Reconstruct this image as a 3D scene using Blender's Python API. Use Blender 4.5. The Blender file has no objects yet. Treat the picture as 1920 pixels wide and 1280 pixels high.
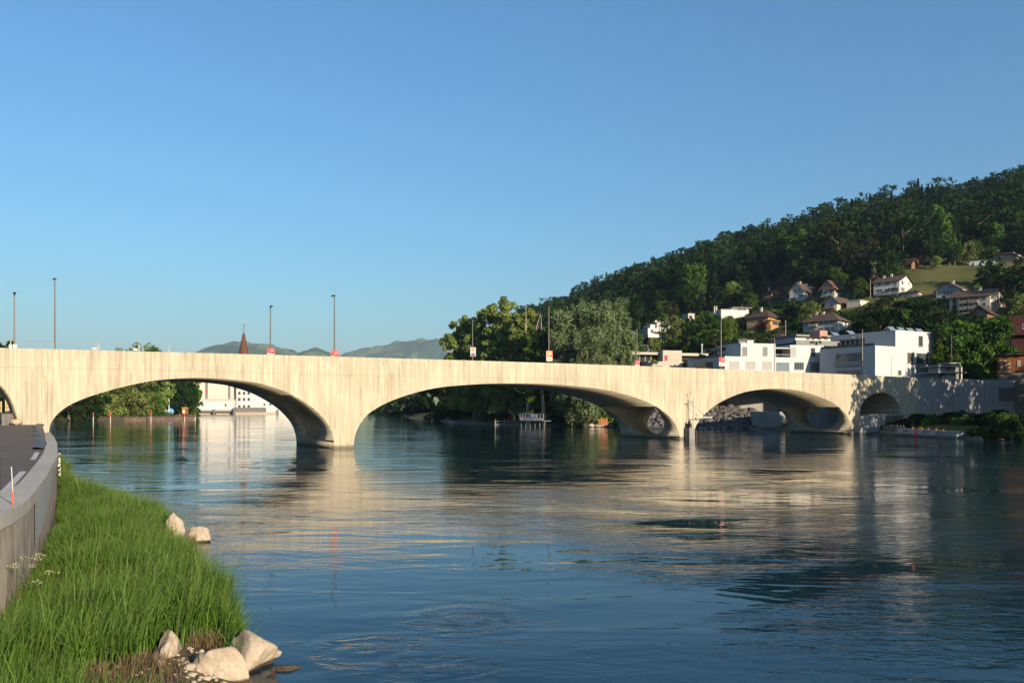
import bpy, bmesh, math, random
import numpy as np
from math import sin, cos, pi, radians, sqrt, atan2, exp
from mathutils import Vector, Matrix

# ------------------------------------------------------------------ camera, sky, sun, exposure
C = bpy.context.scene.collection
SC = bpy.context.scene
H = 4.4            # camera height above the water
F = 1600.0         # focal length in photo pixels (1920 wide)
HY = 762.0         # horizon row of the photo
cam_d = bpy.data.cameras.new('camera'); cam = bpy.data.objects.new('camera', cam_d); C.objects.link(cam)
cam.location = (0, 0, H); cam.rotation_euler = (radians(90), 0, 0)
cam_d.sensor_width = 36; cam_d.lens = 30.0; cam_d.shift_y = (HY-640)/1920
cam_d.clip_start = 0.1; cam_d.clip_end = 30000
SC.camera = cam

SUN_EL = radians(17)
SUN_DIR = Vector((.595, -.803, 0)).normalized()      # horizontal direction towards the sun
sun_d = bpy.data.lights.new('sun', 'SUN'); sun = bpy.data.objects.new('sun', sun_d); C.objects.link(sun)
sun_d.energy = 4.7; sun_d.angle = radians(.55); sun_d.color = (1.0, .83, .61)
sv = Vector((SUN_DIR.x*cos(SUN_EL), SUN_DIR.y*cos(SUN_EL), sin(SUN_EL)))
sun.rotation_euler = sv.to_track_quat('Z', 'Y').to_euler()
sun.location = sv*100

world = bpy.data.worlds.new('World'); SC.world = world; world.use_nodes = True
wn = world.node_tree; wn.nodes.clear()
sky = wn.nodes.new('ShaderNodeTexSky'); sky.sky_type = 'NISHITA'; sky.sun_disc = False
sky.sun_elevation = SUN_EL; sky.sun_rotation = atan2(SUN_DIR.x, SUN_DIR.y)
sky.altitude = 300; sky.air_density = 1.5; sky.dust_density = 2.0; sky.ozone_density = 6.5
bg = wn.nodes.new('ShaderNodeBackground'); bg.inputs['Strength'].default_value = .07
wo = wn.nodes.new('ShaderNodeOutputWorld')
tint = wn.nodes.new('ShaderNodeMix'); tint.data_type = 'RGBA'; tint.blend_type = 'MULTIPLY'; tint.inputs[0].default_value = 1; tint.inputs[7].default_value = (.84, 1.02, 1.06, 1)   # clear alpine air
wn.links.new(sky.outputs[0], tint.inputs[6]); wn.links.new(tint.outputs[2], bg.inputs[0]); wn.links.new(bg.outputs[0], wo.inputs[0])
SC.view_settings.view_transform = 'Standard'; SC.view_settings.look = 'None'
SC.view_settings.exposure = 1.2; SC.view_settings.gamma = 1
SC.cycles.max_bounces = 7; SC.cycles.diffuse_bounces = 3; SC.cycles.glossy_bounces = 4
SC.cycles.transparent_max_bounces = 8; SC.cycles.volume_bounces = 0
SC.cycles.use_denoising = True
SC.cycles.sample_clamp_indirect = 6

rnd = random.Random(7); npr = np.random.default_rng(11)

# ------------------------------------------------------------------ helpers: measure a place seen in the photo
def P(x, y, Y): return Vector(((x-960)/F*Y, Y, H+(HY-y)/F*Y))
def G(x, y, z=0.0):                       # point of the level z seen at x, y
    Y = F*(H-z)/(y-HY); return Vector(((x-960)/F*Y, Y, z))

def tag(o, label=None, cat=None, group=None, kind=None):
    if label: o['label'] = label
    if cat: o['category'] = cat
    if group: o['group'] = group
    if kind: o['kind'] = kind
    return o
def empty(name, loc=(0, 0, 0), rz=0, label=None, cat=None, group=None):
    o = bpy.data.objects.new(name, None); C.objects.link(o); o.location = loc; o.rotation_euler = (0, 0, rz)
    o.empty_display_size = .3
    return tag(o, label, cat, group)

class MB:
    def __init__(s): s.v = []; s.f = []; s.m = []
    def add(s, vs, fs, mi=0):
        n = len(s.v); s.v += [tuple(p) for p in vs]; s.f += [tuple(i+n for i in f) for f in fs]; s.m += [mi]*len(fs); return s
    def box(s, x0, y0, z0, x1, y1, z1, mi=0):
        if x0 > x1: x0, x1 = x1, x0
        if y0 > y1: y0, y1 = y1, y0
        if z0 > z1: z0, z1 = z1, z0
        return s.add([(x0,y0,z0),(x1,y0,z0),(x1,y1,z0),(x0,y1,z0),(x0,y0,z1),(x1,y0,z1),(x1,y1,z1),(x0,y1,z1)],
                     [(0,3,2,1),(4,5,6,7),(0,1,5,4),(1,2,6,5),(2,3,7,6),(3,0,4,7)], mi)
    def prism(s, poly, z0, z1, mi=0):      # poly ccw in xy
        n = len(poly)
        return s.add([(x,y,z0) for x,y in poly]+[(x,y,z1) for x,y in poly],
                     [tuple(range(n-1,-1,-1)), tuple(range(n,2*n))]+[(i,(i+1)%n,n+(i+1)%n,n+i) for i in range(n)], mi)
    def slab(s, top, th, mi=0):            # top: 3d polygon ccw seen from above; thickness downwards
        n = len(top)
        return s.add([(p[0],p[1],p[2]-th) for p in top]+list(top),
                     [tuple(range(n-1,-1,-1)), tuple(range(n,2*n))]+[(i,(i+1)%n,n+(i+1)%n,n+i) for i in range(n)], mi)
    def tube(s, p0, p1, r0, r1=None, n=8, mi=0, cap=True):
        r1 = r0 if r1 is None else r1
        p0 = Vector(p0); p1 = Vector(p1); d = (p1-p0)
        if d.length < 1e-6: return s
        d.normalize(); a = d.orthogonal().normalized(); b = d.cross(a)
        vs = []
        for p, r in ((p0,r0),(p1,r1)):
            for i in range(n):
                t = 2*pi*i/n; vs.append(p+a*(cos(t)*r)+b*(sin(t)*r))
        fs = [(i,(i+1)%n,n+(i+1)%n,n+i) for i in range(n)]
        if cap: fs += [tuple(range(n-1,-1,-1)), tuple(range(n,2*n))]
        return s.add(vs, fs, mi)
    def path(s, pts, rs, n=7, mi=0):
        for i in range(len(pts)-1):
            s.tube(pts[i], pts[i+1], rs[i], rs[i+1], n, mi)
        return s
    def build(s, name, mats, parent=None, smooth=False, loc=None, rz=None):
        me = bpy.data.meshes.new(name); me.from_pydata(s.v, [], s.f); me.update()
        for m in (mats if isinstance(mats, (list, tuple)) else [mats]): me.materials.append(m)
        if max(s.m or [0]) > 0: me.polygons.foreach_set('material_index', s.m)
        if smooth: me.polygons.foreach_set('use_smooth', [True]*len(me.polygons))
        o = bpy.data.objects.new(name, me); C.objects.link(o)
        if parent: o.parent = parent
        if loc is not None: o.location = loc
        if rz is not None: o.rotation_euler = (0, 0, rz)
        return o

def np_mesh(name, V, Q, mats, parent=None, smooth=False, attr=None, link=True):
    """V (n,3), Q (m,k) faces of one size"""
    me = bpy.data.meshes.new(name); k = Q.shape[1]
    me.vertices.add(len(V)); me.vertices.foreach_set('co', V.astype(np.float32).ravel())
    me.loops.add(Q.size); me.loops.foreach_set('vertex_index', Q.astype(np.int32).ravel())
    me.polygons.add(len(Q)); me.polygons.foreach_set('loop_start', np.arange(0, Q.size, k, dtype=np.int32))
    me.polygons.foreach_set('loop_total', np.full(len(Q), k, dtype=np.int32))
    if smooth: me.polygons.foreach_set('use_smooth', np.ones(len(Q), dtype=bool))
    for m in (mats if isinstance(mats, (list, tuple)) else [mats]): me.materials.append(m)
    me.update(calc_edges=True)
    if attr is not None:
        for an, av in attr.items():
            a = me.attributes.new(an, 'FLOAT', 'POINT'); a.data.foreach_set('value', av.astype(np.float32))
    if not link: return me
    o = bpy.data.objects.new(name, me); C.objects.link(o)
    if parent: o.parent = parent
    return o

# ------------------------------------------------------------------ helpers: materials
class NT:
    def __init__(s, name):
        s.m = bpy.data.materials.new(name); s.m.use_nodes = True; s.t = s.m.node_tree; s.t.nodes.clear()
        s.out = s.n('ShaderNodeOutputMaterial')
    def n(s, ty, **kw):
        x = s.t.nodes.new(ty)
        for k, v in kw.items():
            if k in x.inputs.keys(): x.inputs[k].default_value = v
            else: setattr(x, k, v)
        return x
    def l(s, a, b): s.t.links.new(a, b)
    def ramp(s, fac, stops):
        r = s.n('ShaderNodeValToRGB'); e = r.color_ramp.elements
        while len(e) < len(stops): e.new(.5)
        for i, (p, c) in enumerate(stops):
            e[i].position = p; e[i].color = (c[0], c[1], c[2], 1) if not isinstance(c, (int, float)) else (c, c, c, 1)
        s.l(fac, r.inputs[0]); return r.outputs[0]
    def mix(s, fac, a, b, mode='MIX'):
        m = s.n('ShaderNodeMix', data_type='RGBA', blend_type=mode)
        for i, v in ((0, fac), (6, a), (7, b)):
            if hasattr(v, 'is_linked'): s.l(v, m.inputs[i])
            else: m.inputs[i].default_value = v if i == 0 else (v[0], v[1], v[2], 1)
        return m.outputs[2]
    def math(s, op, a, b=0.0, c=None):
        m = s.n('ShaderNodeMath', operation=op)
        for i, v in enumerate((a, b) if c is None else (a, b, c)):
            if hasattr(v, 'is_linked'): s.l(v, m.inputs[i])
            else: m.inputs[i].default_value = v
        return m.outputs[0]
    def coord(s, scale=(1,1,1), kind='Object', rot=(0,0,0), obj=None):
        tc = s.n('ShaderNodeTexCoord'); mp = s.n('ShaderNodeMapping'); mp.inputs['Scale'].default_value = scale; mp.inputs['Rotation'].default_value = rot
        s.l(tc.outputs[kind], mp.inputs[0]); return mp.outputs[0]
    def pos(s, scale=(1,1,1), rot=(0,0,0)):
        g = s.n('ShaderNodeNewGeometry'); mp = s.n('ShaderNodeMapping'); mp.inputs['Scale'].default_value = scale; mp.inputs['Rotation'].default_value = rot
        s.l(g.outputs['Position'], mp.inputs[0]); return mp.outputs[0]
    def noise(s, vec, scale, detail=4, rough=.55, dist=0, out=0):
        x = s.n('ShaderNodeTexNoise'); x.inputs['Scale'].default_value = scale; x.inputs['Detail'].default_value = detail
        x.inputs['Roughness'].default_value = rough; x.inputs['Distortion'].default_value = dist; s.l(vec, x.inputs[0]); return x.outputs[out]
    def bsdf(s, color, rough=.8, bump=None, bstr=.3, bdist=.05, spec=.3, metal=0, **kw):
        b = s.n('ShaderNodeBsdfPrincipled'); b.inputs['Roughness'].default_value = .8
        for nm, v in (('Base Color', color), ('Roughness', rough), ('Metallic', metal)):
            if hasattr(v, 'is_linked'): s.l(v, b.inputs[nm])
            else: b.inputs[nm].default_value = (v[0], v[1], v[2], 1) if nm == 'Base Color' else v
        b.inputs['Specular IOR Level'].default_value = spec
        for k, v in kw.items(): b.inputs[k].default_value = v
        if bump is not None:
            bp = s.n('ShaderNodeBump'); bp.inputs['Strength'].default_value = bstr; bp.inputs['Distance'].default_value = bdist
            s.l(bump, bp.inputs['Height']); s.l(bp.outputs[0], b.inputs['Normal'])
        s.l(b.outputs[0], s.out.inputs[0]); return b

_mc = {}
def plain(name, col, rough=.7, var=.12, scale=1.2, metal=0, spec=.3, bump=.0):
    """painted / rendered surface: base colour with gentle dirt variation"""
    if name in _mc: return _mc[name]
    t = NT(name); co = t.coord(kind='Object'); n1 = t.noise(co, scale, 5, .6); n2 = t.noise(co, scale*9, 3)
    f = t.math('ADD', t.math('MULTIPLY', n1, .7), t.math('MULTIPLY', n2, .3))
    dk = tuple(c*(1-var*2) for c in col); lt = tuple(min(1, c*(1+var*.8)) for c in col)
    c = t.ramp(f, [(.3, dk), (.62, lt)])
    t.bsdf(c, rough, metal=metal, spec=spec, bump=(n2 if bump else None), bstr=bump or .1, bdist=.02)
    _mc[name] = t.m; return t.m

def concrete(name, c_lo, c_hi, vertical=True, board=.17, dark=(.16,.14,.11), line=.55, stain=.5):
    """board-marked concrete: planks along one axis, streaks, horizontal pour joints"""
    t = NT(name); tc = t.n('ShaderNodeTexCoord'); sx = t.n('ShaderNodeSeparateXYZ'); t.l(tc.outputs['Object'], sx.inputs[0])
    a = sx.outputs[0] if vertical else sx.outputs[2]
    b = sx.outputs[2] if vertical else sx.outputs[0]
    k = t.math('DIVIDE', a, board); fl = t.math('FLOOR', k); fr = t.math('SUBTRACT', k, fl)
    wn_ = t.n('ShaderNodeTexWhiteNoise', noise_dimensions='1D'); t.l(fl, wn_.inputs['W'])
    fl2 = t.math('FLOOR', t.math('DIVIDE', t.math('ADD', b, t.math('MULTIPLY', wn_.outputs[0], 7.0)), 3.4))
    cb = t.n('ShaderNodeCombineXYZ'); t.l(fl, cb.inputs[0]); t.l(fl2, cb.inputs[1])
    w2 = t.n('ShaderNodeTexWhiteNoise', noise_dimensions='2D'); t.l(cb.outputs[0], w2.inputs['Vector'])
    st = t.coord((2.2, 2.2, .22) if vertical else (.25, .25, 2.5)); streak = t.noise(st, 1.5, 6, .65)
    st2 = t.coord((9, 9, .5) if vertical else (.5, .5, 9)); fine = t.noise(st2, 1.2, 5, .7)
    big = t.noise(t.coord(), .16, 4, .5)
    lvl = t.math('ADD', t.math('ADD', t.math('MULTIPLY', w2.outputs[0], .15), t.math('MULTIPLY', streak, .42)),
                 t.math('ADD', t.math('MULTIPLY', fine, .28), t.math('MULTIPLY', big, .31)))
    col = t.ramp(lvl, [(.36, c_lo), (.52, tuple((x+y)/2 for x, y in zip(c_lo, c_hi))), (.72, c_hi)])
    # joint lines between boards, some darker than others
    e = t.math('ABSOLUTE', t.math('SUBTRACT', fr, .5)); ln = t.math('GREATER_THAN', e, .42)
    w3 = t.n('ShaderNodeTexWhiteNoise', noise_dimensions='1D'); t.l(t.math('FLOOR', t.math('ADD', k, .5)), w3.inputs['W'])
    amt = t.math('MULTIPLY', t.math('MULTIPLY', ln, t.math('POWER', w3.outputs[0], 1.6)), line)
    dirt = t.ramp(t.noise(t.coord((.9,.9,.12)), 1.0, 5, .6), [(.5, 0.0), (.75, stain)])
    col = t.mix(amt, col, dark)
    col = t.mix(dirt, col, tuple(x*.62 for x in c_lo))
    if vertical:                           # pour joints
        jn = t.math('LESS_THAN', t.math('ABSOLUTE', t.math('SUBTRACT', t.math('ADD', sx.outputs[2], t.math('MULTIPLY', t.noise(t.coord((.04,.04,.04)), 1.0, 2), .5)), 8.05)), .035)
        col = t.mix(t.math('MULTIPLY', jn, .35), col, dark)
    # knots and pores
    vo = t.n('ShaderNodeTexVoronoi'); vo.inputs['Scale'].default_value = 2.4; t.l(t.coord((1,1,.6)), vo.inputs['Vector'])
    kn = t.math('MULTIPLY', t.math('LESS_THAN', vo.outputs['Distance'], .07), .45)
    col = t.mix(kn, col, dark)
    if vertical:                           # algae and damp just above the river
        g5 = t.n('ShaderNodeNewGeometry'); s5 = t.n('ShaderNodeSeparateXYZ'); t.l(g5.outputs['Position'], s5.inputs[0])
        tide = t.ramp(t.math('ADD', s5.outputs[2], t.math('MULTIPLY', streak, .25)), [(.30, .8), (.55, 0.0)]); col = t.mix(tide, col, (.07,.065,.045))
    hgt = t.math('ADD', t.math('MULTIPLY', w2.outputs[0], .5), t.math('SUBTRACT', fine, ln))
    t.bsdf(col, .85, bump=hgt, bstr=.5, bdist=.02, spec=.2)
    return t.m
# ------------------------------------------------------------------ terrain: river basin, banks, wooded ridge
RIVER = [(-2.5,6),(-3.7,11),(-4.6,14),(-5.2,16.1),(-6.7,19.1),(-9.2,23.6),(-12,29.6),(-15.6,34.7),(-20,39.5),(-24.5,46),(-27.3,51),
         (-34,62),(-42,75),(-52,88),(-88,140),(-128,205),(-141,262),(-138,285),(-126,306),(-123,335),(-140,385),(-172,450),(-200,520),(-215,700),
         (-150,900),(-90,860),(-75,640),(-64,500),(-40,330),(-14,227),(0,205),(21,187),(27,178),(46,171.5),(55,167),(58.5,150),(58.5,138),(58,133.5),(61,117),(65,106),
         (73,80),(85,40),(95,0),(100,-80),(2,-80),(-1,-20)]
RV = np.array(RIVER, float)
def river_sd(X, Y):
    """distance to the river's edge, negative in the water"""
    X = np.asarray(X, float); Y = np.asarray(Y, float)
    d = np.full(X.shape, 1e9); ins = np.zeros(X.shape, bool)
    n = len(RV)
    for i in range(n):
        ax, ay = RV[i]; bx, by = RV[(i+1) % n]
        ex, ey = bx-ax, by-ay; t = np.clip(((X-ax)*ex+(Y-ay)*ey)/(ex*ex+ey*ey), 0, 1)
        d = np.minimum(d, np.hypot(X-ax-t*ex, Y-ay-t*ey))
        c = ((ay > Y) != (by > Y)) & (X < (bx-ax)*(Y-ay)/((by-ay) if by != ay else 1e-9)+ax)
        ins ^= c
    return np.where(ins, -d, d)
# ridge line: direction, row of the tree tops, distance of ridge and foot, level at the foot
RT = np.array([600,700,800,860,920,975,1060,1120,1200,1300,1400,1500,1600,1700,1800,1920,2200,2600,3200,4200], float)
RY = np.array([758,756,752,715,640,570,543,528,492,460,434,400,368,344,329,312,280,272,325,450], float)
RD = np.array([1100,1100,1050,1000,960,920,880,840,780,740,720,700,680,660,640,620,560,500,420,350], float)
RF = np.array([560,540,500,420,320,240,215,205,196,190,188,186,184,182,180,178,168,150,130,110], float)
def vnoise(X, Y, s, seed=0):
    X = np.asarray(X, float)/s+seed*17.3; Y = np.asarray(Y, float)/s-seed*9.1
    xi = np.floor(X); yi = np.floor(Y); fx = X-xi; fy = Y-yi
    fx = fx*fx*(3-2*fx); fy = fy*fy*(3-2*fy)
    def h(a, b): 
        v = np.sin(a*127.1+b*311.7+seed*74.7)*43758.5453; return v-np.floor(v)
    return (h(xi,yi)*(1-fx)+h(xi+1,yi)*fx)*(1-fy)+(h(xi,yi+1)*(1-fx)+h(xi+1,yi+1)*fx)*fy
def hill(X, Y):
    px = 960+F*np.asarray(X, float)/np.maximum(Y, 1.0)
    px = np.where(np.asarray(Y) < 20, 6000, px)
    yt = np.interp(px, RT, RY); rd = np.interp(px, RT, RD); rf = np.interp(px, RT, RF)
    zr = np.maximum(H+(HY-yt)/F*rd-28, 0)
    u = (Y-rf)/(rd-rf)
    up = np.clip(u, 0, 1); p = np.where(up < .06, up*up/.12+0*up, up-.03)/.97
    over = np.maximum(u-1, 0)
    z = zr*p*np.exp(-(over*1.2)**2)
    far = np.clip(1-np.maximum(u-1.0, 0)*.3, .2, 1)
    return np.where(u > 0, z*far, 0)
def terrain(X, Y):
    X = np.asarray(X, float); Y = np.asarray(Y, float)
    d = river_sd(X, Y)
    # level of the land: right abutment higher than the rest
    s = (X+44)*.843+(Y-73.3)*.538; t = -(X+44)*.538+(Y-73.3)*.843
    hi = 1/(1+np.exp(-(X-62)/2.5))*1/(1+np.exp(-(t-9)/1.2))
    base = 2.7*(1-np.exp(-np.maximum(d, 0)/5))+hi*5.4*(1-np.exp(-np.maximum(d, 0)/3))
    inw = np.maximum(-2.2, -.05+d*.35)
    z = np.where(d > 0, base, inw)
    hz = hill(X, Y)
    z = z+np.where(d > 0, hz*(1-np.exp(-np.maximum(d, 0)/10)), 0)
    z = z+np.where(d > 20, (vnoise(X, Y, 60, 1)-.5)*np.clip(hz, 0, 60)*.12, 0)
    z = z+np.where((d > 8) & (hz > 2), (vnoise(X, Y, 14, 2)-.5)*1.2, 0)
    # left of the retaining wall the road sheet is the ground
    L = (Y < 79) & (X < -1) & (d > -1)
    z = np.where(L, np.where(d < 16, -.9, np.minimum(z, 1.3)), z)
    rr = np.hypot(X, Y)
    z = np.where((rr > 1500) & (d > 0), np.minimum(z, 3)+0*z, z)
    return z
def terr(x, y): return float(terrain(np.array([x]), np.array([y]))[0])
_hitc = {}
def hit(x, y, Y0=100, Y1=1200):
    """where the sight line through x, y of the photo meets the land"""
    Ys = np.linspace(Y0, Y1, 2200); Xs = (x-960)/F*Ys; Zs = H+(HY-y)/F*Ys
    T = terrain(Xs, Ys); k = np.where(T >= Zs)[0]
    if not len(k): return None
    i = k[0]; return Vector((Xs[i], Ys[i], T[i]))

def warp(n, a, b, near, p=3.2):
    t = np.linspace(-1, 1, n); w = np.sign(t)*np.abs(t)**p
    return np.where(w < 0, near+(near-a)*w, near+(b-near)*w)
gx = np.unique(np.concatenate([np.arange(-260, 520, 3.0), warp(60, -9000, 9000, 100)]))
gy = np.unique(np.concatenate([np.arange(-90, 980, 3.0), np.linspace(-1500, -95, 14), np.linspace(1000, 10500, 70)]))
GX, GY = np.meshgrid(gx, gy); GZ = terrain(GX.ravel(), GY.ravel()).reshape(GX.shape)
V = np.stack([GX.ravel(), GY.ravel(), GZ.ravel()], 1)
nx, ny = len(gx), len(gy); I = (np.arange(ny-1)[:, None]*nx+np.arange(nx-1)[None, :]).ravel()
Q = np.stack([I, I+1, I+nx+1, I+nx], 1)
t = NT('meadow_and_soil'); co = t.pos()
n1 = t.noise(co, .05, 5); n2 = t.noise(co, .7, 5, .7)
g = t.ramp(n1, [(.35, (.055,.060,.018)), (.6, (.105,.105,.036))]); g = t.mix(t.math('MULTIPLY', n2, .5), g, (.035,.045,.015))
sep = t.n('ShaderNodeSeparateXYZ'); gg = t.n('ShaderNodeNewGeometry'); t.l(gg.outputs['Position'], sep.inputs[0])
low = t.ramp(t.math('ADD', sep.outputs[2], t.math('MULTIPLY', n2, .5)), [(.3, (.16,.12,.08)), (.95, (0,0,0))])
fac = t.ramp(t.math('ADD', sep.outputs[2], t.math('MULTIPLY', n2, .6)), [(.45, 1.0), (1.0, 0.0)])
col = t.mix(fac, g, (.15,.115,.08)); t.bsdf(col, .95, bump=n2, bstr=.6, bdist=.3, spec=.1)
ground_mat = t.m
tag(np_mesh('ground', V, Q, ground_mat, smooth=True), kind='structure')

# ------------------------------------------------------------------ far ridges across the valley
t = NT('distant_woodland'); co = t.pos(); n1 = t.noise(co, .0024, 5, .6); n2 = t.noise(co, .012, 4, .6)
c = t.ramp(n1, [(.48, (.035,.060,.025)), (.56, (.13,.15,.06))]); c = t.mix(t.math('MULTIPLY', n2, .6), c, (.03,.055,.025))
t.bsdf(c, .95, spec=.05, bump=n2, bstr=1, bdist=20); wood_far = t.m
def ridge(name, pts, Y, depth, seed):
    xs = np.array([p[0] for p in pts], float); ys = np.array([p[1] for p in pts], float)
    n = 260; px = np.linspace(xs[0], xs[-1], n); top = np.interp(px, xs, ys)
    m = 26; rows = []
    for j in range(m):
        u = j/(m-1); yy = Y+(u-.5)*depth; sh = sin(pi*u)**.8
        X = (px-960)/F*Y; z = ((HY-top)/F*Y)*sh
        z = z*(1-.10*vnoise(px*9, np.full(n, yy), 130, seed)*(1-abs(2*u-1)))+(vnoise(px*9, np.full(n, yy*.6), 22, seed+3)-.5)*9*sh-2
        rows.append(np.stack([X, np.full(n, yy)+(vnoise(px*5, px*0+j, 60, seed)-.5)*60, z], 1))
    V = np.concatenate(rows); I = (np.arange(m-1)[:, None]*n+np.arange(n-1)[None, :]).ravel()
    Q = np.stack([I, I+1, I+n+1, I+n], 1)
    return tag(np_mesh(name, V, Q, wood_far, smooth=True), kind='structure')
ridge('hills', [(150,756),(250,705),(330,671),(372,660),(400,650),(440,637),(470,634),(505,639),(520,646),(560,655),(600,664),(700,690),(800,720),(950,752)], 6200, 2200, 1)
ridge('hills', [(480,740),(540,690),(565,659),(585,648),(598,645),(615,651),(640,664),(700,700),(760,745)], 5600, 1300, 2)
ridge('hills', [(560,720),(620,668),(650,659),(690,648),(730,639),(775,632),(805,630),(840,634),(900,648),(1000,690),(1150,750)], 7800, 2600, 4)
ridge('hills', [(560,745),(640,672),(700,666),(760,664),(800,668),(850,674),(900,690),(1000,740)], 4400, 900, 6)

# ------------------------------------------------------------------ water
def wgrid():
    xs = np.unique(np.concatenate([np.linspace(-700, 400, 60), np.linspace(-60, 100, 60)]))
    ys = np.unique(np.concatenate([np.linspace(-90, 960, 80), np.linspace(0, 120, 60)]))
    A, B = np.meshgrid(xs, ys); V = np.stack([A.ravel(), B.ravel(), np.zeros(A.size)], 1)
    n = len(xs); I = (np.arange(len(ys)-1)[:, None]*n+np.arange(n-1)[None, :]).ravel()
    return V, np.stack([I, I+1, I+n+1, I+n], 1)
t = NT('river_water')
R0 = (0, 0, radians(28))
big = t.noise(t.pos((.05,.10,1), R0), 1.0, 4, .55, 1.2)
patch = t.ramp(big, [(.42, .07), (.60, 1.6)])
w1 = t.noise(t.pos((.16,.42,1), R0), 1.0, 3, .5, .8)           # long swell of the current
w2 = t.noise(t.pos((.9,1.9,1), (0,0,radians(12))), 1.0, 4, .55, 1.4)
w3 = t.noise(t.pos((3.4,6.5,1), (0,0,radians(18))), 1.0, 3, .5, .6)
h = t.math('ADD', t.math('MULTIPLY', w1, .046), t.math('MULTIPLY', t.math('MULTIPLY', w2, .0135), patch))
h = t.math('ADD', h, t.math('MULTIPLY', t.math('MULTIPLY', w3, .0042), patch))
# eddies over the sunken stones in front
for cx, cy, R in ((-2.6, 15.4, 2.0), (-1.2, 14.2, 1.6), (-1.0, 17.5, 2.4)):
    g = t.n('ShaderNodeNewGeometry'); vm = t.n('ShaderNodeVectorMath', operation='DISTANCE'); t.l(g.outputs['Position'], vm.inputs[0]); vm.inputs[1].default_value = (cx, cy, 0)
    r = t.math('ADD', vm.outputs['Value'], t.math('MULTIPLY', t.math('SUBTRACT', w2, .5), 1.2))
    amp = t.math('MAXIMUM', t.math('SUBTRACT', 1.0, t.math('DIVIDE', vm.outputs['Value'], R)), 0.0)
    h = t.math('ADD', h, t.math('MULTIPLY', t.math('MULTIPLY', t.math('SINE', t.math('MULTIPLY', r, 7.0)), amp), .007))
wb = t.bsdf((.004,.019,.030), .025, bump=h, bstr=1.0, bdist=1.0, spec=.5, IOR=1.333)
water_mat = t.m
V, Q = wgrid()
tag(np_mesh('water', V, Q, water_mat, smooth=True), kind='structure')
# ------------------------------------------------------------------ the bridge
def bb(x): return 96-.0277*x
def front(x, y):
    Y = F*H/bb(x); return P(x, y, Y)
A0 = front(0, HY); A1 = front(1720, HY)
U = (A1-A0).normalized(); VV = Vector((-U.y, U.x, 0)); BANG = atan2(U.y, U.x)
BO = Vector((A0.x, A0.y, 0)); BW = 12.3
def sz(x, y):
    p = front(x, y); return ((p-A0).dot(U), p.z)
def S(x): return sz(x, HY)[0]
def bpt(s, t, z): q = BO+U*s+VV*t; return Vector((q.x, q.y, z))
top = [(-30, 653-.8),(0,653),(120,655.3),(240,658),(320,660),(480,664),(645,667.3),(820,673.5),(1000,679.3),(1200,686.8),(1300,690.3),(1450,695.5),(1540,699),(1640,703.8),(1720,708)]
TOP = [sz(*p) for p in top]; TOP[0] = (-26, TOP[1][1]-.12)
tops, topz = np.array([p[0] for p in TOP]), np.array([p[1] for p in TOP])
pf = np.polyfit(tops, topz, 4)
def ztop(s): return float(np.polyval(pf, s)) if -5 < s < 133 else float(np.interp(s, tops, topz))
arcA = [(33,799),(33,793),(31.5,782),(29,771),(25,761),(19,750),(12,739),(5,727),(0,721)]
arcB = [(92,815),(92.5,805),(96,792),(107,777),(125,762.5),(150,750),(187,737),(225,726.5),(275,715.5),(325,709.5),(375,708),(425,710.5),(475,716),(500,722),(540,736),(580,759.5),(605,782),(619,802),(625.5,822),(627.5,841)]
arcC = [(662.5,841),(666,815),(675,795),(690,776.5),(715,760),(750,745),(790,733),(832,725),(895,720),(945,718.3),(1020,719.3),(1095,725),(1145,732.7),(1195,746),(1232,763),(1257,782),(1270,802),(1275,823)]
arcD = [(1297.5,823),(1301,808),(1311,788),(1329,769),(1354,752),(1386,738),(1417,731),(1457,728.3),(1495,731.5),(1532,742),(1564,756.5),(1586,776),(1595,796),(1598.5,815)]
arcE = [(1612,778),(1615,761),(1623,748),(1636,739),(1651,735.3),(1667,739),(1679,749),(1687,763),(1690,779)]
def smooth_arc(pts, n=40):
    q = [sz(*p) for p in pts]
    # arc-length spline (Catmull-Rom)
    out = []
    for i in range(len(q)-1):
        p0 = q[max(i-1, 0)]; p1 = q[i]; p2 = q[i+1]; p3 = q[min(i+2, len(q)-1)]
        m = 6
        for k in range(m):
            u = k/m
            out.append(tuple(.5*((2*p1[c])+(-p0[c]+p2[c])*u+(2*p0[c]-5*p1[c]+4*p2[c]-p3[c])*u*u+(-p0[c]+3*p1[c]-3*p2[c]+p3[c])*u**3) for c in (0,1)))
    out.append(q[-1]); return out
sc_ = S(-62); a_ = S(33)-sc_; zb_ = sz(33, 799)[1]; z1_ = sz(0, 721)[1]; u_ = (S(0)-sc_)/a_
nexp = 2.0; zc_ = zb_+(z1_-zb_)/(1-u_**nexp)**(1/nexp)          # arch over the road
A_full = [(sc_+a_*sin(q), zb_+(zc_-zb_)*max(0, cos(q))) for q in [(-1+2*i/48)*pi/2 for i in range(49)]]
ZB = -1.8
bot = [(A_full[0][0]-14, ZB)]
for arc, zb0 in ((A_full, None), (smooth_arc(arcB), None), (smooth_arc(arcC), None), (smooth_arc(arcD), None), (smooth_arc(arcE), 3.0)):
    a = list(arc)
    bot.append((a[0][0], ZB)); bot += [p for p in a if p[1] > ZB+.05]; bot.append((a[-1][0], ZB))
SEND = S(1722)
bot.append((SEND, ZB))
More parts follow.
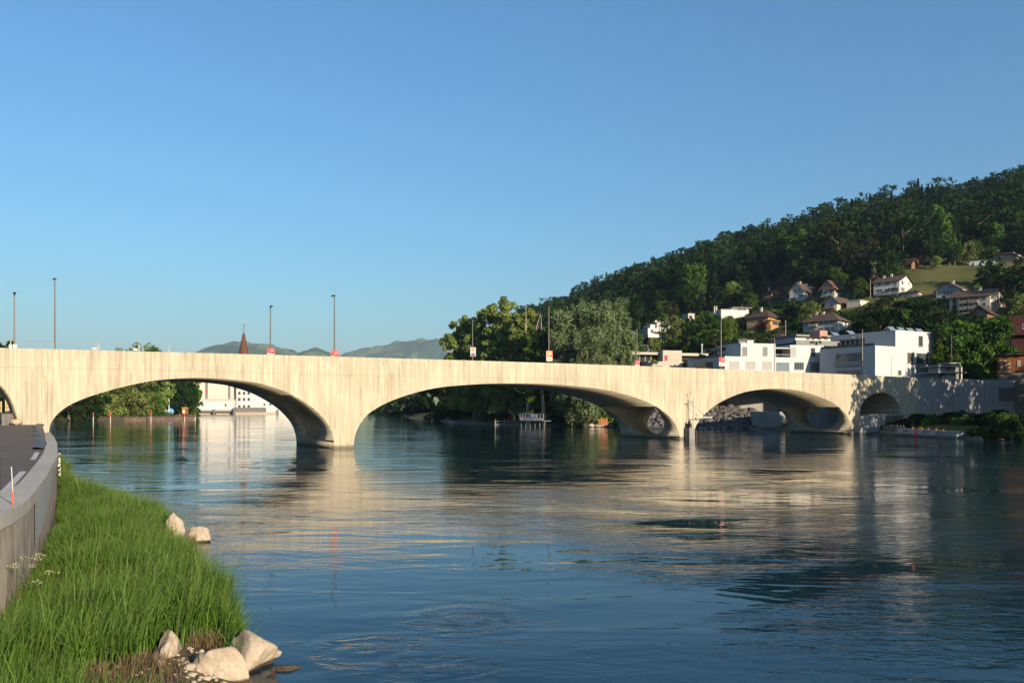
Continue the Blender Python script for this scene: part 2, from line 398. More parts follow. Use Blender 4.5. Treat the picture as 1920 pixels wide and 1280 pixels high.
# monotone in s
clean = [bot[0]]
for p in bot[1:]:
    s_ = max(p[0], clean[-1][0]+1e-4); clean.append((s_, p[1]))
bot = clean
ss = [bot[0][0]]
tp = []
N = 90
for i in range(N+1):
    s_ = bot[0][0]+(bot[-1][0]-bot[0][0])*i/N; tp.append((s_, ztop(s_)))
mb = MB()
for i in range(1):
    nb, nt_ = len(bot), len(tp)
    poly = bot+tp[::-1]
    n = len(poly)
    vs = [(s_, 0, z) for s_, z in poly]+[(s_, BW, z) for s_, z in poly]
    # inner edges of the parapets
    base = len(vs)
    for (s_, z) in tp: vs += [(s_, .38, z), (s_, .38, z-1.15), (s_, BW-.38, z-1.15), (s_, BW-.38, z)]
    fs = [tuple(range(n)), tuple(range(2*n-1, n-1, -1))]
    for i in range(nb-1): fs.append((i+1, i, n+i, n+i+1))
    tf = lambda k: nb+(nt_-1-k)
    for k in range(nt_-1):
        a, b = tf(k), tf(k+1); q = base+4*k; r = q+4
        fs += [(a, b, r, q), (q, r, r+1, q+1), (q+1, r+1, r+2, q+2), (q+2, r+2, r+3, q+3), (q+3, r+3, n+b, n+a)]
    q = base
    fs.append((0, tf(0), q, q+1, q+2, q+3, n+tf(0), n)); q = base+4*(nt_-1)
    fs.append((nb-1, n+nb-1, n+tf(nt_-1), q+3, q+2, q+1, q, tf(nt_-1)))
    mb.add(vs, fs)
conc = concrete('board_marked_concrete', (.215,.180,.130), (.41,.362,.275), True, board=.21, line=.95)
body = mb.build('arch_body', conc)
bm = bmesh.new(); bm.from_mesh(body.data)
bmesh.ops.triangulate(bm, faces=[f for f in bm.faces if len(f.verts) > 8])
bmesh.ops.recalc_face_normals(bm, faces=bm.faces); bm.to_mesh(body.data); bm.free()
# oval eyes through the piers
def horn(sc, tc, zc, a, b, fa, fb, L=7):
    m = MB(); n = 40; k = 17; vs = []
    for j in range(k):
        ds = (j/(k-1)*2-1)*L; aa = a+fa*ds*ds; b_ = b+fb*ds*ds
        for i in range(n):
            t_ = 2*pi*i/n; vs.append((sc+ds, tc+cos(t_)*aa, zc+sin(t_)*b_))
    fs = [(j*n+i, (j+1)*n+i, (j+1)*n+(i+1)%n, j*n+(i+1)%n) for j in range(k-1) for i in range(n)]
    fs += [tuple(range(n)), tuple(range(k*n-1, (k-1)*n-1, -1))]
    m.add(vs, fs); o = m.build('cut', conc)
    b2 = bmesh.new(); b2.from_mesh(o.data); bmesh.ops.recalc_face_normals(b2, faces=b2.faces); b2.to_mesh(o.data); b2.free()
    return o
cuts = [horn(S(645), BW*.5, 2.35, 2.9, 1.55, .10, .075, 5.5), horn(S(1287), BW*.5, 2.5, 3.7, 2.05, .11, .07, 5.5), horn(S(1604), BW*.5, 3.15, 4.1, 2.5, .10, .07, 4.2)]
for c_ in cuts:
    md = body.modifiers.new('b', 'BOOLEAN'); md.operation = 'DIFFERENCE'; md.solver = 'EXACT'; md.object = c_
dg = bpy.context.evaluated_depsgraph_get(); nm = bpy.data.meshes.new_from_object(body.evaluated_get(dg))
body.modifiers.clear(); body.data = nm; nm.name = 'arch_body'
for c_ in cuts: bpy.data.objects.remove(c_, do_unlink=True)
bridge = empty('bridge', (BO.x, BO.y, 0), BANG, 'pale board-marked concrete road bridge with four wide arches crossing the river', 'bridge')
body.parent = bridge
# smooth the soffits but keep the sharp arrises
for p in nm.polygons: p.use_smooth = abs(p.normal.y) < .6 and len(p.vertices) <= 8
m_asph = plain('asphalt', (.062,.058,.056), .9, .15, 3, bump=.3)
d = MB()
for k in range(N):
    s0, z0 = tp[k]; s1, z1 = tp[k+1]
    d.add([(s0,.40,z0-1.12),(s1,.40,z1-1.12),(s1,BW-.40,z1-1.12),(s0,BW-.40,z0-1.12)], [(0,1,2,3)])
d.build('roadway', m_asph, bridge)

# abutment wall right of the bridge, in the shade
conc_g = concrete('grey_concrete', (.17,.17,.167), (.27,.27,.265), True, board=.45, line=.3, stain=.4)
w0 = bpt(SEND+.02, 0, 0); dirw = Vector((25, 13.5, 0)).normalized(); aw = atan2(dirw.y, dirw.x)
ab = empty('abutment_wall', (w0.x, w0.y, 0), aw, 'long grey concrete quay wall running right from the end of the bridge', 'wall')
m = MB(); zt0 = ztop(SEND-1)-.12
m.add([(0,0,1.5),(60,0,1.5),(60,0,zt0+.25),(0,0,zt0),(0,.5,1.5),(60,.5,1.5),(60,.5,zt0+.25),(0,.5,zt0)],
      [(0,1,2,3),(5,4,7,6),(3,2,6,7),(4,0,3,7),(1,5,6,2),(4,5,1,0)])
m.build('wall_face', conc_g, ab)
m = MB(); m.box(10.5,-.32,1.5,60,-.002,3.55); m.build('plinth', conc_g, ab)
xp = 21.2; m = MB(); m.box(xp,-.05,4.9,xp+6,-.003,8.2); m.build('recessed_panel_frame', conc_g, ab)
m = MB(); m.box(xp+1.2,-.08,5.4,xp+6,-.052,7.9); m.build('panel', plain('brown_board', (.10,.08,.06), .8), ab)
# concrete block at the foot of the last wide arch
p0 = S(1600)+.1; p1 = S(1649)
m = MB(); m.box(p0, -1.1, -1.8, p1, .02, 2.95); m.box(p0+2.3,-.9,2.95,p1+6.5,.02,3.2)
b_ = m.build('pier_block', conc_g); b_.parent = None; b_.location = (BO.x, BO.y, 0); b_.rotation_euler = (0,0,BANG)
tag(b_, 'square grey concrete block in the water at the foot of the small dark arch', 'concrete block')
# wall and rubble behind the bridge on the right bank
m = MB(); m.box(0,0,0,42,.6,9.0)
q = P(1262, HY, 187); o = m.build('back_wall', conc_g, loc=(q.x, q.y, 0), rz=radians(-3)); tag(o, 'grey concrete retaining wall seen through the right-hand wide arch', 'wall')
# ------------------------------------------------------------------ trees and plants
LF = {}
def leafmat(name, c1, c2, c3, trans=.25, scale=.35):
    q_ = LF.get(name, 1.0); c1, c2, c3 = [tuple(v*q_ for v in c) for c in (c1, c2, c3)]
    t = NT(name); oi = t.n('ShaderNodeObjectInfo'); at = t.n('ShaderNodeAttribute'); at.attribute_name = 'tint'
    n = t.noise(t.pos(), scale, 3); f = t.math('ADD', t.math('MULTIPLY', at.outputs['Fac'], .55), t.math('MULTIPLY', n, .45))
    c = t.ramp(f, [(.22, c1), (.5, c2), (.8, c3)])
    hs = t.n('ShaderNodeHueSaturation'); t.l(c, hs.inputs['Color'])
    t.l(t.math('ADD', .496, t.math('MULTIPLY', oi.outputs['Random'], .02)), hs.inputs['Hue']); t.l(t.math('ADD', .78, t.math('MULTIPLY', oi.outputs['Random'], .5)), hs.inputs['Value'])
    d = t.n('ShaderNodeBsdfDiffuse'); t.l(hs.outputs[0], d.inputs[0]); tr = t.n('ShaderNodeBsdfTranslucent'); t.l(hs.outputs[0], tr.inputs[0])
    mx = t.n('ShaderNodeMixShader'); mx.inputs[0].default_value = trans; t.l(d.outputs[0], mx.inputs[1]); t.l(tr.outputs[0], mx.inputs[2])
    t.l(mx.outputs[0], t.out.inputs[0]); return t.m
LM = {'forest': leafmat('forest_leaves', (.005,.012,.004), (.011,.026,.007), (.028,.050,.013)),
      'green': leafmat('broad_leaves', (.020,.042,.008), (.046,.086,.014), (.092,.138,.026)),
      'olive': leafmat('olive_leaves', (.070,.095,.024), (.135,.175,.045), (.200,.240,.070)),
      'silver': leafmat('silvery_leaves', (.065,.088,.036), (.115,.145,.065), (.185,.215,.115)),
      'dark': leafmat('dark_leaves', (.008,.018,.005), (.016,.030,.008), (.030,.045,.012)),
      'fir': leafmat('needles', (.006,.014,.006), (.011,.023,.009), (.019,.034,.012)),
      'lime': leafmat('lime_leaves', (.040,.070,.007), (.085,.125,.014), (.14,.18,.028)),
      'copper': leafmat('copper_leaves', (.022,.007,.007), (.045,.014,.012), (.07,.024,.02)),
      'blossom': leafmat('blossom_leaves', (.07,.095,.035), (.14,.155,.08), (.27,.27,.19)),
      'pink': leafmat('pink_blossom', (.10,.06,.055), (.20,.13,.12), (.32,.23,.21)),
      'brown': leafmat('brownish_leaves', (.016,.022,.008), (.032,.038,.014), (.055,.058,.022))}
bark = plain('bark', (.12,.095,.07), .95, .3, 2, bump=.6)
barkp = plain('pale_bark', (.26,.22,.17), .95, .3, 2, bump=.6)

def cards(cen, nrm, size, rng, asp=.62, up=.0):
    """one quad per centre, its normal near nrm"""
    n = len(cen); r = rng.normal(size=(n, 3)); a = np.cross(nrm, r); a /= np.linalg.norm(a, axis=1)[:, None]+1e-9
    b = np.cross(nrm, a); s = (size*rng.uniform(.55, 1.35, n))[:, None]
    a = a*s; b = b*s*asp
    V = np.stack([cen-a, cen-b*.9+a*.15, cen+a, cen+b*.9-a*.1], 1).reshape(-1, 3)
    return V, np.arange(4*n).reshape(n, 4)
def crown_pts(blobs, n, rng, jit=.55, droop=0, fill=.25):
    """leaf positions around the skins of many small clumps"""
    w = np.array([b[3]**2 for b in blobs]); w /= w.sum(); k = rng.choice(len(blobs), n, p=w)
    B = np.array(blobs)[k]; d = rng.normal(size=(n, 3)); d[:, 2] += .35; d /= np.linalg.norm(d, axis=1)[:, None]
    rr = B[:, 3]*np.where(rng.random(n) < fill, rng.uniform(.2, .8, n), rng.uniform(.82, 1.18, n))
    sq = B[:, 4] if B.shape[1] > 4 else 1.0
    c = B[:, :3]+d*rr[:, None]*np.stack([np.ones(n), np.ones(n), np.full(n, 1)*sq], 1)
    nr = d+rng.normal(size=(n, 3))*jit; nr /= np.linalg.norm(nr, axis=1)[:, None]
    if droop: c[:, 2] -= rng.random(n)**2*droop
    tint = np.clip(.5+rng.normal(size=n)*.10+(rng.random(len(blobs))[k]-.5)*.6, 0, 1)
    return c, nr, tint
def broad_blobs(rng, h, w, n=34, base=.22, top=.0, lean=0):
    """clumps of a broadleaf crown of height h, width w"""
    out = []
    for i in range(n):
        u = rng.random(); z = h*(base+(1-base)*u**.85)
        prof = sqrt(max(0.02, 1-((u-.42)/.62)**2)) if not top else (1-u*.8)
        a = rng.random()*2*pi; q = sqrt(rng.random())*.92
        r = w*.5*prof*q; br = w*(.055+.085*rng.random())*(1.25-.5*u)
        out.append((cos(a)*r+lean*z, sin(a)*r, min(z, h-br*.6), br, .8+rng.random()*.25))
    return out
def lobed_blobs(rng, h, w, n, base=.12, lobes=7):
    """irregular crown: several leaning masses of different height, each made of clumps"""
    out = []; L = []
    for i in range(lobes):
        a = i*2.4+rng.random()*1.2; q = .06+.30*rng.random(); L.append((cos(a)*q*w, sin(a)*q*w, w*(.22+.11*rng.random()), h*(.76+.22*rng.random()) if i else h))
    for i in range(n):
        x0, y0, lw, lh = L[i % lobes]; u = rng.random()**.8; z = lh*(base+(1-base)*u); pr = (.55+.75*u) if u < .55 else (1.0-.78*(u-.55)/.45*.75)
        a = rng.random()*2*pi; q = sqrt(rng.random()); br = lw*(.18+.22*rng.random())*(1.15-.35*u)
        out.append((x0*(.8+.5*u)+cos(a)*lw*pr*q, y0*(.8+.5*u)+sin(a)*lw*pr*q, min(z, lh-br*.5), br, .75+rng.random()*.4))
    return out
def trunk(name_mat, rng, h, r, limbs=7, crown_w=6, base=.25, parent=None, lean=0):
    m = MB(); pts = [Vector((lean*z+sin(z*.4+r)*.03*h*.3, cos(z*.3)*.01*h, z)) for z in np.linspace(-.6, h*.82, 7)]
    rs = [r*(1.25-.17*i) for i in range(7)]; m.path(pts, rs, 7)
    for i in range(limbs):
        z = h*(base+.5*i/limbs); a = i*2.4+rng.random(); p = Vector((lean*z, 0, z)); L = crown_w*.42*(.6+.4*rng.random())
        q = p+Vector((cos(a)*L*.55, sin(a)*L*.55, h*.10)); q2 = q+Vector((cos(a)*L*.5, sin(a)*L*.5, h*.13))
        m.path([p, q, q2], [r*.5, r*.3, r*.1], 5)
    me = m.build('trunk', name_mat, smooth=True)
    d = me.data; bpy.data.objects.remove(me); return d
def mk(kind, h, w, n, size, leaf, seed, **kw):
    rng = np.random.default_rng(seed)
    if kind == 'broad': bl = broad_blobs(rng, h, w, kw.get('blobs', 62), kw.get('base', .22)); c, nr, ti = crown_pts(bl, n, rng, .75, 0, .3)
    elif kind == 'willow':
        bl = broad_blobs(rng, h, w, kw.get('blobs', 30), .35); c, nr, ti = crown_pts(bl, n, rng, .5, h*.35, .2); nr[:, 2] *= .3
    elif kind == 'fir':
        u = rng.random(n)**.75; z = h*(.06+.94*(1-u)); tier = np.floor(z/(h*.062)); rmax = w*.5*(1-z/h)*(.72+.28*((z/(h*.062))-tier)*-1+.28)
        a = rng.random(n)*2*pi; arm = np.cos(a*9+tier*2.1)*.12+1; q = rng.random(n)**.45; r = rmax*q*arm
        c = np.stack([np.cos(a)*r, np.sin(a)*r, z-q*rmax*.22], 1); nr = np.stack([np.cos(a)*.5, np.sin(a)*.5, np.full(n, .9)], 1)+rng.normal(size=(n, 3))*.35
        nr /= np.linalg.norm(nr, axis=1)[:, None]; ti = np.clip(.45+rng.normal(size=n)*.2, 0, 1)
    elif kind == 'column':
        bl = [(rng.normal()*w*.08, rng.normal()*w*.08, h*(.12+.83*i/22), w*(.34-.22*abs(i/22-.35)), 1.5) for i in range(22)]; c, nr, ti = crown_pts(bl, n, rng, .5, 0, .2)
    elif kind == 'bush':
        bl = []
        for i in range(kw.get('blobs', 14)):
            a = rng.random()*2*pi; q = sqrt(rng.random()); zz = h*(.12+.62*rng.random())*(1-.5*q); bl.append((cos(a)*q*w*.4, sin(a)*q*w*.4, zz, w*(.12+.10*rng.random()), .9))
        c, nr, ti = crown_pts(bl, n, rng, .6, 0, .2)
    V, Q = cards(c, nr, size, rng)
    return np_mesh('crown', V, Q, LM[leaf], attr={'tint': np.repeat(ti, 4)}, link=False), V, Q, ti
PROTO = {}
def proto(key, *a, tr=None, **kw):
    me, V, Q, ti = mk(*a, **kw); t_ = None
    if tr:
        rng = np.random.default_rng(5+len(PROTO)); t_ = trunk(tr[0], rng, a[1], tr[1], tr[2], a[2], tr[3])
    PROTO[key] = (me, t_, a[1], V, Q, ti, a[2])
for s_ in range(3):
    proto('broad%d' % s_, 'broad', 14, 11, 2300, .42, 'green', 20+s_, tr=(bark, .30, 6, .2))
    proto('forest%d' % s_, 'broad', 17, 11.5, 2300, .50, 'forest', 30+s_, tr=(bark, .32, 5, .3), blobs=55)
proto('olive0', 'broad', 12, 11, 1700, .45, 'olive', 41, tr=(bark, .3, 6, .2))
proto('fir0', 'fir', 19, 8, 1700, .55, 'fir', 51, tr=(bark, .28, 0, .2))
proto('fir1', 'fir', 15, 5.5, 1300, .45, 'fir', 52, tr=(bark, .22, 0, .2))
proto('column0', 'column', 12, 3.4, 1100, .34, 'fir', 61, tr=(bark, .15, 0, .2))
proto('willow0', 'willow', 12, 10.5, 3000, .30, 'lime', 71, tr=(bark, .3, 6, .3))
proto('copper0', 'broad', 9, 9, 1300, .36, 'copper', 81, tr=(bark, .2, 4, .25))
proto('blossom0', 'broad', 8, 7, 1200, .30, 'blossom', 91, tr=(bark, .16, 4, .25))
proto('brown0', 'broad', 15, 10, 1500, .5, 'brown', 95, tr=(bark, .3, 6, .25))
proto('bush0', 'bush', 3, 4.6, 900, .26, 'green', 101)
proto('bush1', 'bush', 3, 4.6, 900, .26, 'olive', 102)
proto('bush2', 'bush', 3, 4.6, 900, .26, 'dark', 103)
proto('pinkbush', 'bush', 3, 4.2, 900, .20, 'pink', 104)
def tree(key, loc, h=None, w=None, name='tree', label=None, cat='tree', group=None, rz=None):
    me, tm, ph, *_r = PROTO[key]; pw = _r[3]
    e = empty(name, loc, rnd.random()*6.28 if rz is None else rz, label, cat, group)
    sh = (h or ph)/ph; sw = (w/pw) if w else sh; e.scale = (sw, sw, sh)
    o = bpy.data.objects.new('crown', me); C.objects.link(o); o.parent = e
    if tm is not None and not tm == None:
        o2 = bpy.data.objects.new('trunk', tm); C.objects.link(o2); o2.parent = e
    return e
HOUSES = []        # image boxes kept clear of nearer trees (x0, y0, x1, y1, depth)
def clear_of(x, y, ptop, halfw, Y, pad=2):
    for x0, y0, x1, y1, Yh in HOUSES:
        if Y < Yh+9 and x+halfw > x0-pad and x-halfw < x1+pad and ptop < y1-3 and y > y0: return False
    return True
# ------------------------------------------------------------------ houses
glass = NT('window_glass'); glass.bsdf((.035,.045,.055), .08, spec=.6); glass = glass.m
white = plain('white_render', (.40,.40,.395), .85, .05, .3)
cream = plain('cream_render', (.38,.355,.30), .85, .06, .3)
beige = plain('beige_render', (.33,.305,.25), .85, .06, .3)
greyc = plain('grey_balustrade', (.17,.165,.155), .85, .08, .4)
peach = plain('apricot_render', (.33,.18,.085), .85, .06, .3)
woodb = plain('brown_timber', (.16,.085,.05), .85, .2, 1)
woodo = plain('orange_timber', (.17,.06,.02), .8, .18, 1)
redb = plain('dark_red_timber', (.045,.010,.009), .85, .15, 1)
framew = plain('white_frame', (.34,.34,.335), .5, .04, 2)
frameg = plain('grey_frame', (.22,.23,.24), .5, .05, 2)
shut = plain('shutter_grey', (.13,.128,.125), .6, .08, 6)
shutl = plain('shutter_pale', (.26,.245,.23), .6, .06, 6)
shutr = plain('shutter_red', (.25,.05,.035), .7, .1, 3)
shutd = plain('shutter_dark', (.06,.05,.045), .7, .1, 3)
darkshade = plain('dark_parts_and_recess_shade', (.02,.02,.02), .9, .05)  # near-black for dark parts, and for shade put into recesses as colour
metal = plain('galvanised_metal', (.42,.42,.42), .45, .08, 3, metal=.7)
poleg = plain('pole_grey', (.16,.15,.14), .5, .1, 2, metal=.4)
solar = plain('solar_panel', (.25,.32,.40), .25, .05, 2)
redcloth = plain('red_cloth', (.35,.02,.03), .8, .1)
def tilemat(name, c):
    t = NT(name); n = t.noise(t.coord(), .8, 5, .7); w = t.n('ShaderNodeTexWave', wave_type='BANDS', bands_direction='Z'); w.inputs['Scale'].default_value = 1.6; w.inputs['Distortion'].default_value = 1.0
    t.l(t.coord(), w.inputs[0]); f = t.math('ADD', t.math('MULTIPLY', n, .75), t.math('MULTIPLY', w.outputs[0], .25))
    col = t.ramp(f, [(.3, tuple(x*.6 for x in c)), (.7, tuple(min(1, x*1.35) for x in c))]); t.bsdf(col, .9, bump=w.outputs[0], bstr=.5, bdist=.05, spec=.15); return t.m
tile_b = tilemat('brown_tiles', (.075,.052,.042)); tile_r = tilemat('red_tiles', (.12,.065,.042)); tile_d = tilemat('dark_tiles', (.055,.037,.031))
flatroof = plain('gravel_roof', (.30,.29,.27), .95, .15, 2)

class Bld:
    """a building read off the photo: near corner xc at depth Y, right face along angle th, left face behind it"""
    def __init__(s, name, xc, Y, th, xl=None, xr=None, label=None, cat='house', group=None):
        s.th = radians(th); s.c, s.s = cos(s.th), sin(s.th); s.X0 = (xc-960)/F*Y; s.Y0 = Y
        s.w = s.lx(xr) if xr is not None else 8.0
        s.d = s.ly(xl) if xl is not None else 8.0
        s.e = empty(name, (s.X0, Y, 0), s.th, label, cat, group)
    def lx(s, x, y0=0.0):                # local x on the plane local y = y0 (right-hand faces)
        t = (x-960)/F; X0 = s.X0-s.s*y0; Y0 = s.Y0+s.c*y0; return (t*Y0-X0)/(s.c-t*s.s)
    def ly(s, x, x0=0.0):                # local y on the plane local x = x0 (left-hand faces)
        t = (x-960)/F; X0 = s.X0+s.c*x0; Y0 = s.Y0+s.s*x0; return (X0-t*Y0)/(s.s+t*s.c)
    def z(s, y, lx=0.0, ly=0.0): return H+(HY-y)/F*(s.Y0+s.s*lx+s.c*ly)
    def part(s, name, m, mat): return m.build(name, mat, s.e)
    def R(s, x0, x1, ya, yb, y0=0.0):    # a rectangle on a right-hand face: lx0, lx1, zbottom, ztop
        a, b = s.lx(x0, y0), s.lx(x1, y0); mid = (a+b)/2; return a, b, s.z(yb, mid, y0), s.z(ya, mid, y0)
    def L(s, x0, x1, ya, yb, x_=0.0):
        a, b = s.ly(x1, x_), s.ly(x0, x_); mid = (a+b)/2; return a, b, s.z(yb, x_, mid), s.z(ya, x_, mid)
    def win(s, face, x0, x1, ya, yb, off=0.0, pane=None, fr=None, mull=1, name='window', shutters=None, label=None, parent=None):
        a, b, z0, z1 = (s.R if face == 'R' else s.L)(x0, x1, ya, yb, off)
        s.win_m(face, a, b, z0, z1, off, pane, fr, mull, name, shutters, label)
    def win_m(s, face, a, b, z0, z1, off=0.0, pane=None, fr=None, mull=1, name='window', shutters=None, label=None):
        fr = fr or framew; pane = pane or glass; t = .07
        def bx(m, p0, p1, q0, q1, d0, d1):
            if face == 'R': m.box(p0, off-d1, q0, p1, off-d0, q1)
            else: m.box(off-d1, p0, q0, off-d0, p1, q1)
        m = MB(); bx(m, a+t, b-t, z0+t, z1-t, .004, .02); g = m.build(name, pane, s.e)
        if label: g['label'] = label
        m = MB(); bx(m, a, a+t, z0, z1, .004, .06); bx(m, b-t, b, z0, z1, .004, .06); bx(m, a+t, b-t, z1-t, z1, .004, .06); bx(m, a+t, b-t, z0, z0+t, .004, .06)
        for i in range(1, mull+1):
            q = a+(b-a)*i/(mull+1); bx(m, q-.03, q+.03, z0+t, z1-t, .022, .06)
        bx(m, a-.06, b+.06, z0-.08, z0-.003, .004, .14)
        m.build('frame', fr, g)
        if shutters:
            w_ = min(.5, (b-a)*.5)
            for q0, q1 in ((a-w_-.02, a-.02), (b+.02, b+w_+.02)):
                m = MB(); bx(m, q0, q1, z0, z1, .004, .06); m.build('shutter', shutters, g)
    def block(s, name, x0, y0, z0, x1, y1, z1, mat): m = MB(); m.box(x0, y0, z0, x1, y1, z1); return s.part(name, m, mat)
    def gable(s, zb, ze, zr, wallmat, roofmat, ridge='y', over=.5, th=.22, x0=0, x1=None, y0=0, y1=None, base=None, chim=None, hip=0.0):
        x1 = s.w if x1 is None else x1; y1 = s.d if y1 is None else y1
        m = MB(); zb_ = zb-3.0 if base is None else base
        if ridge == 'y':                  # gable on the right face (plane y = 0)
            xm = (x0+x1)/2; k = (zr-ze)/((x1-x0)/2)
            if hip: m.box(x0, y0, zb_, x1, y1, ze)
            else:
                m.add([(x0,y0,zb_),(x1,y0,zb_),(x1,y0,ze),(xm,y0,zr),(x0,y0,ze),(x0,y1,zb_),(x1,y1,zb_),(x1,y1,ze),(xm,y1,zr),(x0,y1,ze)],
                      [(0,1,2,3,4),(6,5,9,8,7),(0,4,9,5),(1,6,7,2),(4,3,8,9),(3,2,7,8),(0,5,6,1)])
            w = s.part('wall', m, wallmat); r = MB(); g = .03
            for sg in (-1, 1):
                xe = (x0-over) if sg < 0 else (x1+over); zee = ze-over*k+g; zt = zr+g
                q = [(xe,y0-over,zee),(xm,y0-over,zt),(xm,y1+over,zt),(xe,y1+over,zee)]
                if hip: q = [(xe,y0-over,zee),(xm,y0+hip,zt),(xm,y1-hip,zt),(xe,y1+over,zee)]
                if sg > 0: q = q[::-1]
                r.add([(p[0],p[1],p[2]+th) for p in q]+q, [(0,3,2,1) if sg>0 else (0,3,2,1),(4,5,6,7),(0,1,5,4),(1,2,6,5),(2,3,7,6),(3,0,4,7)])
            if hip:
                for yy, yh in ((y0-over, y0+hip), (y1+over, y1-hip)):
                    q = [(x0-over,yy,ze-over*k+g),(x1+over,yy,ze-over*k+g),(xm,yh,zr+g)]
                    r.add([(p[0],p[1],p[2]+th) for p in q]+q, [(0,1,2),(5,4,3),(0,3,4,1),(1,4,5,2),(2,5,3,0)])
        else:                             # ridge along x, gable on the left face
            ym = (y0+y1)/2; k = (zr-ze)/((y1-y0)/2)
            if hip: m.box(x0, y0, zb_, x1, y1, ze)
            else:
                m.add([(x0,y0,zb_),(x0,y1,zb_),(x0,y1,ze),(x0,ym,zr),(x0,y0,ze),(x1,y0,zb_),(x1,y1,zb_),(x1,y1,ze),(x1,ym,zr),(x1,y0,ze)],
                      [(4,3,2,1,0),(5,6,7,8,9),(0,5,9,4),(1,2,7,6),(4,9,8,3),(3,8,7,2),(0,1,6,5)])
            w = s.part('wall', m, wallmat); r = MB(); g = .03
            for sg in (-1, 1):
                ye = (y0-over) if sg < 0 else (y1+over); zee = ze-over*k+g; zt = zr+g
                q = [(x0-over,ye,zee),(x1+over,ye,zee),(x1+over,ym,zt),(x0-over,ym,zt)]
                if hip: q = [(x0-over,ye,zee),(x1+over,ye,zee),(x1-hip,ym,zt),(x0+hip,ym,zt)]
                r.add([(p[0],p[1],p[2]+th) for p in q]+q, [(0,1,2,3),(7,6,5,4),(0,4,5,1),(1,5,6,2),(2,6,7,3),(3,7,4,0)])
            if hip:
                for xx, xh in ((x0-over, x0+hip), (x1+over, x1-hip)):
                    q = [(xx,y0-over,ze-over*k+g),(xx,y1+over,ze-over*k+g),(xh,ym,zr+g)]
                    r.add([(p[0],p[1],p[2]+th) for p in q]+q, [(0,1,2),(5,4,3),(0,3,4,1),(1,4,5,2),(2,5,3,0)])
        ro = s.part('roof', r, roofmat)
        for c_ in (chim or []):
            m = MB(); m.box(c_[0]-.35, c_[1]-.35, c_[2]-1.5, c_[0]+.35, c_[1]+.35, c_[2]); m.box(c_[0]-.45, c_[1]-.45, c_[2]+.003, c_[0]+.45, c_[1]+.45, c_[2]+.12); m.build('chimney', cream, ro)
        return w, ro
    def reserve(s, x0, y0, x1, y1): HOUSES.append((x0, y0, x1, y1, s.Y0))
def depth_at(x, y, dflt=300):
    h_ = hit(x, y, 150, 900); return h_.y if h_ else dflt

# ---- the big white block at the right end of the bridge
b = Bld('apartment_block', 1641, 165, 30, 1537, 1762, 'large white flat-roofed apartment block with a roof terrace, beside the big tree', 'apartment block')
zl = b.z(647.5); x1 = b.lx(1679); zu = b.z(618.5, x1)
b.block('lower_storeys', 0, 0, 8.4, b.w, b.d, zl, white)
up = MB(); up.box(x1, 0, zl+.003, b.w, 7, zu-.5); 
up.box(x1, 0, zu-.5, b.w, 7, zu)
b.part('upper_storey', up, white)
# recessed terrace storey: roof slab on posts along the left face
dl = b.ly(1557.5, x1); zs = b.z(629, x1)
b.block('roof', x1+.005, 7.003, zs, x1+8, dl, zu-.05, white); HOUSES.append((1530, 615, 1765, 705, 165))
b.block('terrace_wall', x1+2.5, 7.003, zl+.01, x1+7.5, dl-.4, zs-.003, darkshade)
for i in range(7):
    y_ = 7.4+i*(dl-8.4)/6; m = MB(); m.box(x1+2.3, y_, zl+.01, x1+2.49, y_+.55, zs-.005); b.part('wall_pier', m, white)
for i in range(6):
    y_ = 8.15+i*(dl-8.4)/6; m = MB(); m.box(x1+2.35, y_, zl+.3, x1+2.47, y_+1.6, zs-.3); b.part('glass_door', m, glass)
m = MB(); m.box(.05, .3, zl+.004, .09, b.d-.2, zl+.5); b.part('glass_balustrade', m, plain('glass_green', (.035,.05,.045), .1, .03))
m = MB(); m.box(x1-1.6, 9, zs+.15, x1-.01, dl-6, zs+.32); b.part('awning', m, shut)
for k, (x0, xx, ya, yb) in enumerate([(1567, 1616, 662, 687), (1568, 1614, 694, 704)]):
    a_, b_, z0, z1 = b.L(x0, xx, ya, yb); b.win_m('L', a_, b_, z0, z1, 0, None, frameg, 5)
    if not k:
        m = MB(); m.box(-.35, a_, z0+.1, -.30, b_, z0+1.0); b.part('balcony_rail', m, frameg)
b.win('R', 1722, 1730, 629.5, 649.5, 0, None, frameg, 0); b.win('R', 1701, 1712, 661, 681, 0, shutd, frameg, 0); b.win('R', 1718, 1740, 662, 682, 0, None, frameg, 1); b.win('R', 1683.5, 1690, 694, 703, 0, shutd, frameg, 0)
b.block('door_panel', b.lx(1718), -.03, b.z(700), b.lx(1740), -.004, b.z(683.5), plain('grey_panel', (.22,.24,.27), .7))
for i in range(4):
    m = MB(); xx = x1+1.5+i*3.0; m.add([(xx,2,zu+.01),(xx+1.8,2,zu+.01),(xx+1.8,2.9,zu+1.0),(xx,2.9,zu+1.0)], [(0,1,2,3),(3,2,1,0)]); m.box(xx, 2.92, zu+.01, xx+1.8, 3.0, zu+.98); b.part('solar_collector', m, solar)
for i in range(3):
    m = MB(); yy = 12+i*4.0; m.add([(x1+2,yy,zu+.01),(x1+4,yy,zu+.01),(x1+4,yy+1.2,zu+1.0),(x1+2,yy+1.2,zu+1.0)], [(0,1,2,3),(3,2,1,0)]); b.part('solar_collector', m, solar)
b.block('plant_room', x1+1.4, 19.5, zu-.04, x1+3.8, 22.3, zu+1.5, plain('pink_render', (.36,.18,.14), .85))

